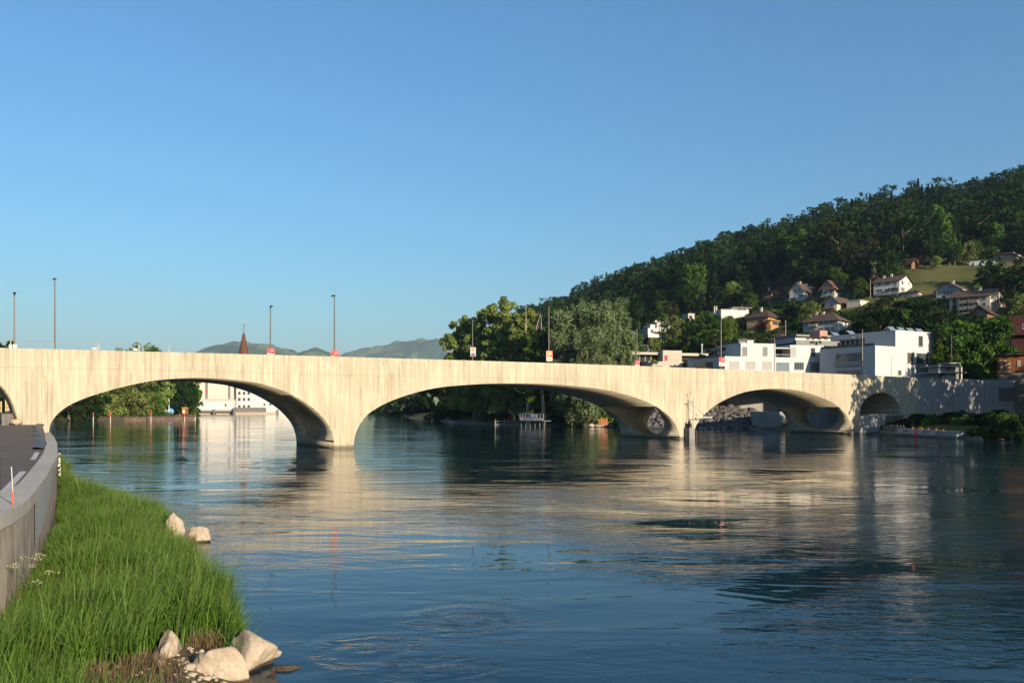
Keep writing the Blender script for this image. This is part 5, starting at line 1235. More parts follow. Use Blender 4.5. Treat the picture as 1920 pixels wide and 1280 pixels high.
# knotted rope hanging on the wall
e = empty('rope', (O_[0][0], O_[0][1], 0)); k_ = [i for i in range(n) if 36.2 < O_[i][1] < 46]; m = MB(); m2 = MB()
bpy.data.objects.remove(e)
for j in range(0, 26):
    f_ = j/25; i = k_[int(f_*(len(k_)-1))]; nrm = O_[i]-Ii[i]; nrm = nrm/max(np.hypot(*nrm), .01); q = O_[i]+nrm*.10; z_ = ZW-.35-1.1*sin(pi*min(1, (1-f_)*.9+.1))*(1-f_)-.02*j*0
    (m if j % 2 else m2).tube((q[0], q[1], z_-.05), (q[0]+.02, q[1]+.05, z_+.07), .05, .035, 6)
rp = m.build('rope', plain('dark_rope', (.02,.02,.02), .8)); tag(rp, 'dark and pale knotted rope hanging on the river side of the quay wall', 'rope'); m2.build('pale_knots', plain('pale_rope', (.5,.47,.4), .8), rp)
# railing, stones and light posts under the left arch
p0 = P(4, 795, 71.5); p1 = P(29, 796, 76); e = empty('railing', (p0.x, p0.y, 0), atan2(p1.y-p0.y, p1.x-p0.x), 'short dark steel railing under the left arch', 'railing'); L_ = (p1-p0).length; zb_ = float(zroad(74)); m = MB()
for i in range(12): m.tube((L_*i/11, 0, zb_-.05), (L_*i/11, 0, zb_+.95), .03, n=6)
m.build('bars', poleg, e); m = MB(); m.tube((0,0,zb_+.97), (L_,0,zb_+.97), .035, n=6); m.build('handrail', poleg, e)
for k, (x, y, s_) in enumerate(((27, 786, .45), (32, 791, .55), (24, 790, .35))):
    p = P(x, y, 73.6); o = rock((p.x, p.y, zb_+.25), (s_*.9, s_*.6, s_*.6), 50+k, .3, .8, 0, 3); tag(o, ['small pale stone balanced on the pile at the foot of the left arch','pale corner stone against the foot of the left arch','low pale stone by the railing under the left arch'][k], 'stone')
# pale timber posts in the greenery beyond the left arch
for k, x in enumerate((2, 11, 14.5, 17, 20)):
    p = P(x, 770, 100); m = MB(); m.tube((0,0,2.5), (0,0,5.0+.3*(k%2)), .10, .09, 7); tag(m.build('timber_post', plain('pale_timber', (.42,.32,.18), .85), loc=(p.x, p.y, 0)), 'pale upright timber post in front of the greenery beyond the left arch', 'post', 'timber posts beyond the left arch')

# gravel and small stones packed round the boulders
rng = np.random.default_rng(21); V_, Q_, off = [], [], 0; ico = bmesh.new(); bmesh.ops.create_icosphere(ico, subdivisions=1, radius=1); iv = np.array([v.co[:] for v in ico.verts]); iq = np.array([[v.index for v in f.verts] for f in ico.faces]); ico.free()
for i in range(260):
    if i < 190: x, y = -4.9+rng.normal()*.5, 13.8+rng.normal()*.5
    else: x, y = -10.3+rng.normal()*.5, 27.2+rng.normal()*.6
    z = float(bank_z_at(np.array([x]), np.array([y]))[0]); s_ = rng.uniform(.012, .05)*(1.8 if rng.random() < .08 else 1)
    V_.append(iv*(1+rng.normal(size=iv.shape)*.16)*s_*np.array([1.2, 1, .7])+[x, y, max(z, -.05)+s_*.3]); Q_.append(iq+off); off += len(iv)
tag(np_mesh('pebbles', np.concatenate(V_), np.concatenate(Q_), rock_m), 'small pale stones and gravel between the shore boulders', 'gravel', None, 'stuff')
# ------------------------------------------------------------------ detailed trees along the river
def big_tree(name, x, ybase, Y, top, w_px, leaf, seed, label, n=9000, size=.34, kind='broad', trunk_m=bark, zb=None, base=.12, blobs=60, dens=1.0, tr=.45, lean=0):
    X = (x-960)/F*Y; zb = terr(X, Y)-.3 if zb is None else zb; h = H+(HY-top)/F*Y-zb; w = w_px/F*Y; rng = np.random.default_rng(seed)
    e = empty(name, (X, Y, zb), 0, label, 'tree'); bl = lobed_blobs(rng, h, w, int(blobs*3.4), base, 4+int(w/3.2)); n = int(n*2.5); size *= .92
    c, nr, ti = crown_pts(bl, n, rng, .55, h*.05 if kind == 'willow' else 0, .18); V, Q = cards(c, nr, size, rng, .5 if kind == 'willow' else .62)
    np_mesh('crown', V, Q, LM[leaf], e, attr={'tint': np.repeat(ti, 4)})
    d = trunk(trunk_m, rng, h, tr, 10, w, .12, lean=lean); o = bpy.data.objects.new('trunk', d); C.objects.link(o); o.parent = e; return e
for a_ in (('willow',1118,192,551,128,'silver',1,'large silvery willow rising behind the middle of the bridge',19000,.30,'willow',110),
    ('willow',1066,197,566,88,'silver',2,'silvery willow leaning left beside the large one',12000,.30,'willow',75),
    ('willow',1168,190,600,62,'silver',14,'low silvery willow at the right foot of the large one',7000,.28,'willow',45),
    ('willow',1096,188,600,110,'silver',15,'low wide silvery willow in front of the large one',11000,.28,'willow',60),
    ('poplar',938,222,553,92,'olive',3,'tall olive-green poplar behind the bridge, left of the willows',15000,.36,'broad',95),
    ('tree',866,236,590,66,'olive',4,'olive-green tree at the left end of the riverside group',10000,.36,'broad',60),
    ('tree',905,230,575,70,'olive',16,'olive-green tree between the leftmost tree and the tall poplar',11000,.36,'broad',66),
    ('tree',976,208,578,70,'olive',5,'darker green tree between the poplar and the willows',11000,.36,'broad',66),
    ('tree',889,226,622,90,'olive',6,'low yellowish-green tree in front of the leftmost pair',9000,.34,'broad',55),
    ('tree',1018,200,598,74,'green',7,'green tree just left of the leaning willow',10000,.36,'broad',60),
    ('tree',950,214,612,90,'olive',8,'rounded tree low behind the portrait poster lamp',10000,.34,'broad',60),
    ('tree',1002,204,628,70,'olive',17,'low olive tree under the bare snags',7000,.34,'broad',45)):
    big_tree(a_[0], a_[1], 690, a_[2], a_[3], a_[4], a_[5], a_[6], a_[7], a_[8], a_[9], a_[10], blobs=a_[11])
# bare snags rising above the group
for k, (x, yt, dx) in enumerate(((986, 572, 0), (1000, 588, 14), (1015, 592, 0), (1040, 585, 8))):
    Y = 204; p = P(x, 700, Y); q = P(x+dx*.4, (yt+640)/2, Y); r_ = P(x+dx, yt, Y); m = MB(); m.path([Vector((0,0,0)), q-p, r_-p], [.22, .12, .04], 6)
    for i in range(4):
        a_ = (q-p)*(.4+.15*i)+(r_-p)*.1*i; m.tube(a_, a_+Vector((1.0*(-1)**i, .3, 1.6)), .06, .015, 5)
    tag(m.build('dead_tree', barkp, loc=p), ['bare pale dead trunk, leftmost above the riverside trees','forked bare dead trunk leaning right above the riverside trees','short bare dead trunk, third above the riverside trees','thin bent dead trunk left of the large willow'][k], 'dead tree')
# far bank below the middle arch: dark trees, undergrowth
for k, (x, Y, top, w, leaf, lab) in enumerate(((715,520,738,46,'forest','distant dark tree at the far left of the middle arch'),(752,430,722,60,'forest','dark tree under the middle arch, second from the left'),(795,345,712,70,'forest','dark tree behind the small white boats'),
        (845,275,705,80,'forest','dark tree behind the rowing boat with the blue parasol'),(892,245,700,80,'dark','very dark tree behind the white float'),(1048,205,700,70,'dark','very dark tree right of the white banner fence'))):
    big_tree('tree', x, 780, Y, top-18, w, leaf, 30+k, lab, 3200, .0013*Y+.12, blobs=26, base=.05)
for k, (x, Y, dx) in enumerate(((908, 224, -5), (992, 200, 3), (1022, 196, 4), (962, 212, -1))):
    p = P(x, 790, Y); z0 = terr(p.x, Y); e = empty('tree', (p.x, Y, z0-.2), 0, ['slanting trunked tree beside the wooden rack','thick pale trunked tree behind the banner fence','leaning trunked tree at the right end of the banner fence','slim dark trunked tree left of the banner fence'][k], 'tree')
    m = MB(); d_ = dx*Y/F; m.path([Vector((0,0,0)), Vector((-d_*.6,0,4)), Vector((-d_*1.8,0,11))], [.5, .42, .3], 8); m.build('trunk', barkp, e)
    rng = np.random.default_rng(80+k); bl = [(rng.normal()*3-d_, rng.normal()*2.5+1, 8.5+rng.random()*6, 2.0+rng.random(), .8) for _ in range(14)]; c, nr, ti = crown_pts(bl, 2600, rng); V, Q = cards(c, nr, .42, rng); np_mesh('crown', V, Q, LM['dark'], e, attr={'tint': np.repeat(ti, 4)})
def shrub(x, y, Y, w, h, leaf, seed, label, n=1500, size=.22, name='bush', z=None, blobs=18):
    X = (x-960)/F*Y; z = terr(X, Y)-.15 if z is None else z; rng = np.random.default_rng(seed); W_ = w/F*Y; Hh = h/F*Y; e = empty(name, (X, Y, z), 0, label, 'bush'); bl = []
    for i in range(blobs):
        a = rng.random()*2*pi; q = sqrt(rng.random()); bl.append((cos(a)*q*W_*.42, sin(a)*q*min(W_*.4, 3), Hh*(.1+.62*rng.random())*(1-.45*q), min(W_*.16, Hh*.34)*(.6+.7*rng.random()), .9))
    c, nr, ti = crown_pts(bl, n, rng, .6, 0, .2); V, Q = cards(c, nr, size, rng); np_mesh('foliage', V, Q, LM[leaf], e, attr={'tint': np.repeat(ti, 4)})
    m = MB()
    for i in range(5): a = i*1.3; m.tube((0,0,0), (cos(a)*W_*.2, sin(a)*W_*.1, Hh*.5), .05, .02, 5)
    m.build('stems', bark, e); return e
for k, (x, Y, w, h, leaf, lab) in enumerate(((700,530,34,16,'forest','low far bush at the left of the middle arch'),(738,430,50,18,'forest','dark bush left of the white boats'),(775,365,54,20,'dark','dark bush behind the left white boat'),(826,262,66,24,'dark','dark bush behind the landing stage'),(872,236,60,20,'dark','dark bush behind the white float'),
        (940,214,90,20,'forest','low dark growth left of the banner fence'),(1062,197,60,34,'forest','dark rounded bush right of the banner fence'),(1092,195,50,40,'dark','dark tall bush under the right part of the middle arch'),(1078,193,44,58,'lime','fresh light green bush hanging under the arch'),(1112,192,64,50,'silver','pale silvery willow bush under the arch'),(1128,188,52,32,'lime','light green shrub above the rocky point'),(1146,187,34,22,'green','green shrub at the right end of the rocky point'))):
    shrub(x, 0, Y, w, h, leaf, 200+k, lab, 1900, .10+.0009*Y)
# rocky point with reddish planks
for k, (x, w, h) in enumerate(((1108, 16, 7), (1120, 14, 6), (1133, 16, 7), (1144, 12, 5))):
    p = G(x, 800, 0); o = rock((p.x, p.y, .25), (w/F*p.y*.55, .9, h/F*p.y*.7), 300+k, .2, .8, 0, 3); tag(o, ['leftmost pale rock of the small point under the arch','second pale rock from the left of the small point','third pale rock of the small point','rightmost pale rock of the small point next to the pier'][k], 'rock')
p = G(1122, 797, .5); m = MB()
for i in range(4): m.box(i*.5, 0, 0, i*.5+.4, .1, 1.3+.2*(i%2))
m.box(-.1,.102,.5,2.2,.16,.65); tag(m.build('plank_fence', plain('rust_planks', (.30,.11,.05), .85), loc=(p.x, p.y, .5)), 'short reddish plank fence on the small rocky point', 'fence')
# ---- left far shore
for k, (x, Y, top, w, leaf, lab) in enumerate(((128,268,690,60,'dark','dark trees mass behind the first left pier'),(190,285,672,80,'olive','grey-green rounded tree on the left far shore'),(240,290,649,76,'olive','tall grey-green tree whose tip shows above the bridge'),(272,300,640,84,'green','tall green tree whose crown peeps above the bridge parapet'),(312,318,668,64,'forest','dark green tree behind the tall mast'),(340,330,692,50,'green','green tree sloping down to the white power station'),(357,338,730,30,'green','low green tree at the tip of the left shore'),(30,190,680,90,'green','green trees seen through the left arch'),(-20,150,640,110,'forest','tree behind the left edge of the bridge'),(160,275,715,50,'forest','dark tree with pale stems at the left shore'),(215,292,700,80,'olive','sage-green low tree filling the middle of the left shore'),(288,308,690,60,'olive','olive tree between the two tall ones on the left shore'),(330,322,712,50,'forest','dark low tree right of the tall mast'))):
    big_tree('tree', x, 780, Y, top, w*1.25, leaf, 100+k, lab, 6500, .45, blobs=60, base=.0)
for k, (x, Y, w, h, leaf, lab) in enumerate(((112,262,34,14,'brown','brownish low bush by the left shore'),(150,268,40,16,'brown','brown-leaved bush beside the first channel marker'),(258,292,80,16,'green','fresh green bush row behind the sandy shore'),(300,306,60,20,'green','bright green bushes left of the slipway'),(348,334,30,16,'olive','yellow-green bush right of the slipway'),(15,112,50,26,'green','green bush seen through the left arch'),(-5,100,40,22,'green','dense green bush at the left edge under the arch'),(205,282,60,14,'green','low green bush under the rounded tree'))):
    shrub(x, 0, Y, w, h, leaf, 240+k, lab, 1700, .30)
for k, x in enumerate((135, 143, 152)):
    Y = 280; p = P(x, 780, Y); z0 = terr(p.x, Y); m = MB(); m.path([Vector((0,0,-.2)), Vector((.3*(k-1),0,4)), Vector((.5*(k-1),0,8))], [.22,.18,.1], 6); tag(m.build('birch_stem', barkp, loc=(p.x, Y, z0)), 'slender pale bare tree stem in the dark gap on the left shore', 'tree', 'pale stems in the dark gap')
# sandy spit
m = MB(); V_ = []
t = NT('sandy_soil'); a1 = t.noise(t.pos(), .8, 5, .6); c = t.ramp(a1, [(.35, (.07,.047,.03)), (.65, (.14,.10,.066))]); t.bsdf(c, .95, bump=a1, bstr=.6, bdist=.1); sand = t.m
pts = [G(180,788), G(230,789), G(300,788.5), G(360,787), G(362,783.5), G(300,783), G(230,784), G(185,785)]
m.add([(p.x, p.y, -.2) for p in pts]+[(p.x*.999, p.y+2, 1.1) for p in pts], [tuple(range(8,16))]+[(i,(i+1)%8,8+(i+1)%8,8+i) for i in range(8)]); tag(m.build('sand_bank', sand), kind='structure')
# channel markers
def marker(x, y, h_px, Y, cols, label, group):
    p = G(x, y, 0) if Y is None else P(x, y, Y); hm = h_px/F*p.y; e = empty('channel_marker', (p.x, p.y, 0), 0, label, 'marker post', group); k = len(cols); z = -.8
    for i, c_ in enumerate(cols):
        z1 = hm*(i+1)/k; m = MB(); m.tube((0,0,z), (0,0,z1-.004), .13, n=9); m.build('band', c_, e); z = z1
    return e
redp = plain('red_paint', (.50,.04,.02), .5); whp = plain('white_paint', (.36,.36,.35), .5); yel = plain('yellow_paint', (.65,.42,.04), .5)
for x, y in ((175, 790), (207, 789.5), (283, 789)): marker(x, y, 17, None, [whp, whp, redp, redp] if 0 else [whp, redp], 'white marker post with a red top standing in the water off the left shore', 'red and white markers off the left shore')
for x, y in ((337, 787), (346, 787.5), (366, 788)): marker(x, y, 13, None, [whp, redp], 'red and white marker post beside the slipway', 'red and white markers at the slipway')
for x, y in ((497, 784.5), (512, 783), (527, 784.5), (531, 783.5)): marker(x, y, 12, None, [yel, whp, yel], 'yellow and white marker post in the water before the power station', 'yellow markers before the power station')
# slipway, hut and boards at the tip of the left shore
pts = [G(320,787.5), G(367,786.5), G(352,781), G(330,781)]; m = MB(); m.add([(p.x,p.y,-.3) for p in pts]+[(pts[0].x,pts[0].y,.5),(pts[1].x,pts[1].y,.4),(pts[2].x-3,pts[2].y+8,2.6),(pts[3].x,pts[3].y+8,2.6)], [(4,5,6,7),(0,1,5,4),(1,2,6,5),(2,3,7,6),(3,0,4,7)]); tag(m.build('slipway', plain('slip_concrete', (.17,.145,.13), .9)), 'pale sloping concrete slipway at the tip of the left shore', 'slipway')
p = P(341, 778, 318); e = empty('site_hut', (p.x, p.y, 1.6), .1, 'small orange-brown open hut on the slipway', 'hut'); m = MB(); m.box(0,0,0,2.0,1.8,2.3); m.build('wall', woodo, e); m = MB(); m.box(-.1,-.1,2.303,2.1,1.9,2.45); m.build('roof', yel, e)
m = MB(); m.box(.2,-.06,.3,1.2,-.004,1.7); m.build('opening', cream, e)
p = P(320, 778, 312); e = empty('notice_board', (p.x, p.y, 1.2), .1, 'round blue and white notice board by the tall mast on the left shore', 'sign'); m = MB(); m.tube((0,-.06,1.4), (0,.06,1.4), 1.15, n=20); m.build('disc', plain('blue_paint', (.10,.30,.60), .5), e); m = MB(); m.box(-.7,-.09,.9,.7,-.063,1.35); m.build('white_field', whp, e); m = MB(); m.tube((0,.1,-.2), (0,.1,1.4), .06); m.build('post', poleg, e)
p = P(317, 778, 308); m = MB(); m.tube((0,0,0), (0,0,14), .20, .16, 8); tag(m.build('mast', metal, loc=(p.x, p.y, 1.0)), 'tall plain grey mast on the left shore under the first arch', 'mast')
p = P(348, 778, 322); m = MB(); m.box(-.12,-.1,0,.12,.1,5.2); tag(m.build('gauge_board', whp, loc=(p.x, p.y, .8)), 'tall narrow white gauge board beside the orange hut', 'gauge')
p = P(311, 778, 306); m = MB(); m.box(-.4,-.3,0,.4,.3,1.9); m.box(-.5,-.4,1.9,.5,.4,2.1); tag(m.build('ticket_box', shutl, loc=(p.x, p.y, 1.2)), 'small pale box standing left of the tall mast', 'box')

# ---- power station across the water
b = Bld('power_station', 455, 505, 4, None, 585, 'wide pale industrial power station with a low weir front, seen under the first arch', 'power station'); b.d = 30
zb = -1.0; zt = b.z(640); cr = plain('pale_plaster', (.47,.42,.35), .85, .04, .05); wp = plain('white_plaster', (.50,.48,.44), .85, .04, .05)
x0 = b.lx(352); b.block('hall', x0, 8, zb, b.lx(440), 40, b.z(676), cr); b.block('office_wing', b.lx(440)+.01, 4, zb, b.lx(490), 38, b.z(700), wp); b.block('side_wing', b.lx(490)+.01, 6, zb, b.lx(620), 38, b.z(742), wp)
b.block('weir_gallery', x0-3, 0, b.z(768), b.lx(438), 7.9, b.z(749.5), wp); b.block('gallery_roof', x0-3.5, -.5, b.z(749.5)+.01, b.lx(438.5), 7.95, b.z(747.8), plain('pinkish_coping', (.45,.33,.26), .8))
b.block('weir_beam', x0-3, -.8, b.z(771.5), b.lx(438), 7.8, b.z(768)-.01, plain('beam_grey', (.20,.19,.18), .8)); b.block('weir_gate', x0-3, 1.5, -1, b.lx(438), 7.7, b.z(771.5)-.01, plain('gate_buff', (.33,.27,.2), .8))  # beam in one even grey, gate below it in buff
for x in (360, 401, 437): b.block('weir_pier', b.lx(x), -2.2, -1, b.lx(x+3), 1.49, b.z(767), poleg)
b.block('barge_wall', b.lx(440), -3, -1, b.lx(499), -.05, b.z(763.5), plain('weathered_grey', (.13,.12,.115), .85)); b.block('barge_foot', b.lx(443), -3.4, -1, b.lx(520), -3.01, b.z(772.5), plain('gate_buff', (.33,.27,.2), .8)); b.block('dark_post', b.lx(440), -3.6, -1, b.lx(444.5), -3.41, b.z(764), poleg); b.block('dark_post', b.lx(519), -3.2, -1, b.lx(524), -2.0, b.z(768), poleg)
for x, w_ in ((377.5, 5), (421, 4.5)): b.block('vertical_strip', b.lx(x), 7.9, b.z(748), b.lx(x+w_), 7.99, b.z(690), shut)
b.block('red_strip', b.lx(378.5), 7.8, b.z(736), b.lx(382), 7.89, b.z(730), redp)
for x in (378, 421): b.win('R', x, x+4, 757, 761, 0, None, frameg, 0)
for yy in (734, 745.5, 759):
    for x in (446.5, 455.5, 464): b.win('R', x, x+4.6, yy, yy+5.5, 4, None, woodb, 1)
for x in (494, 505): b.win('R', x, x+4, 756, 760, 6, None, frameg, 0)
m = MB(); 
for i in range(16): m.tube((x0+i*2.2, .2, b.z(747.8)), (x0+i*2.2, .2, b.z(744)), .09, n=5)
m.tube((x0, .2, b.z(744)), (x0+33, .2, b.z(744)), .07, n=5); b.part('roof_railing', m, shutl)
# round green emblem and lettering on the hall
grn = plain('emblem_green', (.16,.62,.04), .5, .03); ex, ez = b.lx(356.5), b.z(727.5); R_ = (b.z(722)-b.z(733))*.5
m = MB(); m.tube((ex, 7.9, ez), (ex, 7.99, ez), R_, n=28); g_ = b.part('emblem', m, grn); m = MB(); N_ = 14
pts = [(ex-R_*.55+R_*1.1*i/N_, ez+R_*.28*sin(i/N_*2*pi)) for i in range(N_+1)]; m.add([(x, 7.88, z+R_*.09) for x, z in pts]+[(x, 7.88, z-R_*.09) for x, z in pts], [(i, N_+1+i, N_+2+i, i+1) for i in range(N_)]); m.build('swirl', cr, g_)
def text_obj(s, size, mat, name='lettering', parent=None, loc=(0,0,0), rot=(pi/2,0,0), extrude=.01, align='CENTER'):
    cu = bpy.data.curves.new(name, 'FONT'); cu.body = s; cu.size = size; cu.extrude = extrude; cu.align_x = align; cu.resolution_u = 3
    o = bpy.data.objects.new(name, cu); C.objects.link(o); dg = bpy.context.evaluated_depsgraph_get(); me = bpy.data.meshes.new_from_object(o.evaluated_get(dg)); bpy.data.objects.remove(o)
    me.name = name; me.materials.clear(); me.materials.append(mat); o = bpy.data.objects.new(name, me); C.objects.link(o); o.location = loc; o.rotation_euler = rot
    if parent: o.parent = parent
    return o
text_obj('eniwa', 2.6, poleg, 'lettering', b.e, (b.lx(356.5), 7.9, b.z(738)), extrude=.05)
# church spire beyond the trees
p = P(457, 664, 640); e = empty('church_tower', (p.x, p.y, 0), .6, 'slender church spire with red-brown tiles and a ball and vane on top', 'church tower'); hs = H+(HY-625)/F*640; hb = H+(HY-672)/F*640; k = 640/F
m = MB(); r_ = 10.5*k; m.box(-r_*.72,-r_*.72,0,r_*.72,r_*.72,hb); m.build('tower', cream, e)
m = MB(); N_ = 8; ring = lambda rr, z: [(rr*cos(pi/8+2*pi*i/N_), rr*sin(pi/8+2*pi*i/N_), z) for i in range(N_)]; m.add(ring(r_*1.05, hb)+ring(r_*.92, hb+2)+ring(2.0*k, hs), [(i,(i+1)%N_,N_+(i+1)%N_,N_+i) for i in range(N_)]+[(N_+i,N_+(i+1)%N_,2*N_+(i+1)%N_,2*N_+i) for i in range(N_)]+[tuple(range(N_-1,-1,-1)), tuple(range(2*N_,3*N_))]); rf = m.build('spire', tilemat('spire_tiles', (.10,.042,.027)), e)
m = MB(); m.tube((0,0,hs), (0,0,H+(HY-605)/F*640), .45, .12); m.tube((0,0,H+(HY-612)/F*640), (0,0,H+(HY-609.5)/F*640), .7, .7, 10); m.box(-.9,-.06,H+(HY-604)/F*640,.5,.06,H+(HY-602)/F*640); m.build('finial', poleg, e)

# ---- moorings under the middle arch
def boat(name, x, y, L, W_, rz, hull, label, cat='boat', z=0.0):
    p = G(x, y, 0); e = empty(name, (p.x, p.y, z), rz, label, cat); m = MB(); N_ = 11; st = []
    for i in range(N_):
        u = i/(N_-1); w_ = W_*.5*(1-(2*max(0, u-.45)/1.1)**2.4)*(.82 if i == 0 else 1); w_ = max(w_, .02); zt_ = .42+.16*u*u; xx = -L/2+L*u
        st += [(xx, -w_, zt_), (xx, -w_*.72, -.12), (xx, 0, -.2), (xx, w_*.72, -.12), (xx, w_, zt_), (xx, w_*.85, zt_-.02), (xx, w_*.6, .05), (xx, -w_*.6, .05), (xx, -w_*.85, zt_-.02)]
    K = 9; m.add(st, [(i*K+j, (i+1)*K+j, (i+1)*K+(j+1)%K, i*K+(j+1)%K) for i in range(N_-1) for j in range(K)]+[tuple(range(K-1,-1,-1)), tuple(range((N_-1)*K, N_*K))]); m.build('hull', hull, e)
    m = MB()
    for u in (-.2, .15): m.box(L*u-.12, -W_*.42, .26, L*u+.12, W_*.42, .30)
    m.build('bench', woodo, e); return e
boat('boat', 781, 776.2, 8, 2.4, .1, whp, 'small white boat, farthest left at the moorings under the middle arch')
def float_box(x, y, w, h, label, rz=0.05):
    p = G(x, y, 0); k = p.y/F; e = empty('float', (p.x, p.y, 0), rz, label, 'float'); m = MB(); m.box(-w*k/2, 0, .15, w*k/2, 1.8, .15+h*k); m.build('housing', whp, e); m = MB(); m.box(-w*k/2-.1, -.15, -.3, w*k/2+.1, 1.95, .147); m.build('pontoon', shut, e)
float_box(797.5, 776.3, 8, 3.2, 'white box float on the small far jetty'); float_box(880, 789, 12.5, 5, 'white box float beside the boat with the parasol')
def jetty(x0, x1, y, label):
    a, b_ = G(x0, y, 0), G(x1, y, 0); L_ = b_.x-a.x; e = empty('jetty', (a.x, a.y, 0), 0, label, 'jetty'); m = MB(); m.box(0, .3, .25, L_, 1.7, .40); m.build('deck', shut, e); m = MB()
    for i in range(5): m.tube((L_*i/4, .4, -1), (L_*i/4, .4, .245), .12, n=6); m.tube((L_*i/4, 1.6, -1), (L_*i/4, 1.6, .245), .12, n=6)
    m.build('piles', poleg, e)
jetty(802, 818, 776, 'small far jetty right of the white box float'); jetty(888, 900, 789.2, 'grey jetty running right from the larger white float'); jetty(866, 873.2, 789.5, 'short jetty left of the larger white float')
b_ = boat('rowing_boat', 857, 792, 4.2, 1.7, .4, whp, 'small pale rowing boat with a blue parasol'); 
p = G(858.5, 791.8, 0); e = empty('parasol', (p.x+.1, p.y, .1), 0, 'open blue parasol standing in the rowing boat', 'parasol'); m = MB(); m.tube((0,0,0), (0,0,2.75), .04, n=6); m.build('pole', shutl, e); m = MB(); N_ = 10; vs = [(0,0,2.9)]+[(.95*cos(2*pi*i/N_), .95*sin(2*pi*i/N_), 2.45) for i in range(N_)]; m.add(vs, [(0, 1+i, 1+(i+1)%N_) for i in range(N_)]+[(0, 1+(i+1)%N_, 1+i) for i in range(N_)][:0]); m.build('canopy', plain('blue_cloth', (.05,.045,.28), .8), e)
m = MB(); m.box(.0,-.3,.32,.7,.3,.62); m.tube((.3,0,.6), (.3,0,.95), .18, .12, 8); tag(m.build('cargo', cream, loc=(p.x-.1, p.y, .05)), 'pale heap of gear lying in the rowing boat', 'gear')
p = G(833, 783.5, 0); e = empty('boat_shelter', (p.x, p.y, 0), .1, 'small shelter with a pale front and an orange boat bow beside the blue parasol', 'shelter'); m = MB(); m.box(-1.2,0,-.4,.9,2,1.9); m.build('pale_front', shutl, e); m = MB(); m.box(-1.5,-.2,1.903,1.1,2.3,3.3); m.build('upper_cabin', woodb, e); m = MB(); m.add([(1.0,.5,1.7),(3.4,.8,1.9),(1.0,1.6,1.7),(1.0,.5,2.6),(1.0,1.6,2.6)], [(0,1,3),(1,2,4),(0,2,1),(3,1,4),(0,3,4,2)]); m.build('orange_bow', woodo, e)
p = P(911, 787, 226); m = MB()
for i in range(2): m.box(i*1.15,0,0,i*1.15+.12,.12,2.9)
for i in range(6): m.box(.122,.01,.35+i*.45,1.148,.08,.35+i*.45+.3)
tag(m.build('wooden_rack', shutl, loc=(p.x-.6, p.y, 1.0)), 'upright rack of grey boards on the dark bank under the middle arch', 'rack')
# banner fence on stilts
p0 = P(974.5, 787, 193); p1 = P(1018, 789.5, 188); e = empty('viewing_platform', (p0.x, p0.y, 0), atan2(p1.y-p0.y, p1.x-p0.x), 'white-panelled riverside platform fence on stilts under the middle arch', 'platform'); L_ = (p1-p0).length; k = 190/F; zt_ = H+(HY-775)/F*190; zm_ = H+(HY-782)/F*190; zb_ = H+(HY-788)/F*190
m = MB(); m.box(0,0,zb_,L_*.58,.1,zm_); m.box(L_*.58+.004,0,zb_,L_,.1,zb_+.55); m.build('white_panel', whp, e); m = MB(); m.box(0,0,zt_-.12,L_,.12,zt_)
for i in range(9): m.box(L_*i/8-.05,.01,zm_-.3 if i<5 else zb_+.55,L_*i/8+.05,.11,zt_-.123)
m.build('frame', shutl, e); m = MB(); m.box(0,.14,zb_+.1,L_,.2,zt_-.1); m.build('dark_backing', darkshade, e); m = MB(); m.box(L_*.46,-.06,zm_-.1,L_*.60,-.004,zt_-.1); m.box(L_*.62,-.05,zm_+.05,L_*.74,-.004,zt_-.25); m.build('notice', solar, e)
m = MB(); m.box(L_*.17,-.03,zb_+.5,L_*.22,-.004,zm_); m.build('red_mark', redp, e); text_obj('BADI AARE', .62, plain('blue_ink', (.05,.10,.30), .6), 'lettering', e, (L_*.38, -.01, zb_+.25), extrude=.004)
m = MB(); m.box(-.2,.21,zb_-.15,L_+.2,2.5,zb_-.005); m.build('deck', shut, e); m = MB()
for i in range(6): m.tube((L_*i/5,.5,-.8), (L_*i/5,.5,zb_-.16), .1, n=6)
m.build('stilts', poleg, e)
p = P(936, 780, 208); m = MB(); 
for i in range(4): m.box(i*2.2,0,0,i*2.2+.15,.12,1.9)
m.box(-.2,.122,1.3,7.0,.18,1.42); m.box(-.2,.122,.6,7.0,.18,.72); tag(m.build('wooden_fence', shutl, loc=(p.x-1, p.y, terr(p.x, p.y)-.1)), 'pale rail fence under the dark trees between rack and platform', 'fence')
for k, (x, c_) in enumerate(((965, yel), (955, redcloth))):
    p = P(x, 780, 209); m = MB(); m.tube((0,0,0),(0,0,.9),.28,.22,8); m.tube((0,0,.903),(0,0,1.15),.3,.1,8); tag(m.build('bin', c_, loc=(p.x, p.y, terr(p.x, p.y))), ['small yellow bin under the dark trees','small dark red bin under the dark trees'][k], 'bin')
p = G(790.5, 778.5, 0); m = MB(); m.tube((0,0,-.3),(0,0,.5),.45,.2,9); m.tube((0,0,.5),(0,0,.8),.1,.06,6); tag(m.build('buoy', redp, loc=(p.x, p.y, 0)), 'small red buoy before the far white boat', 'buoy')
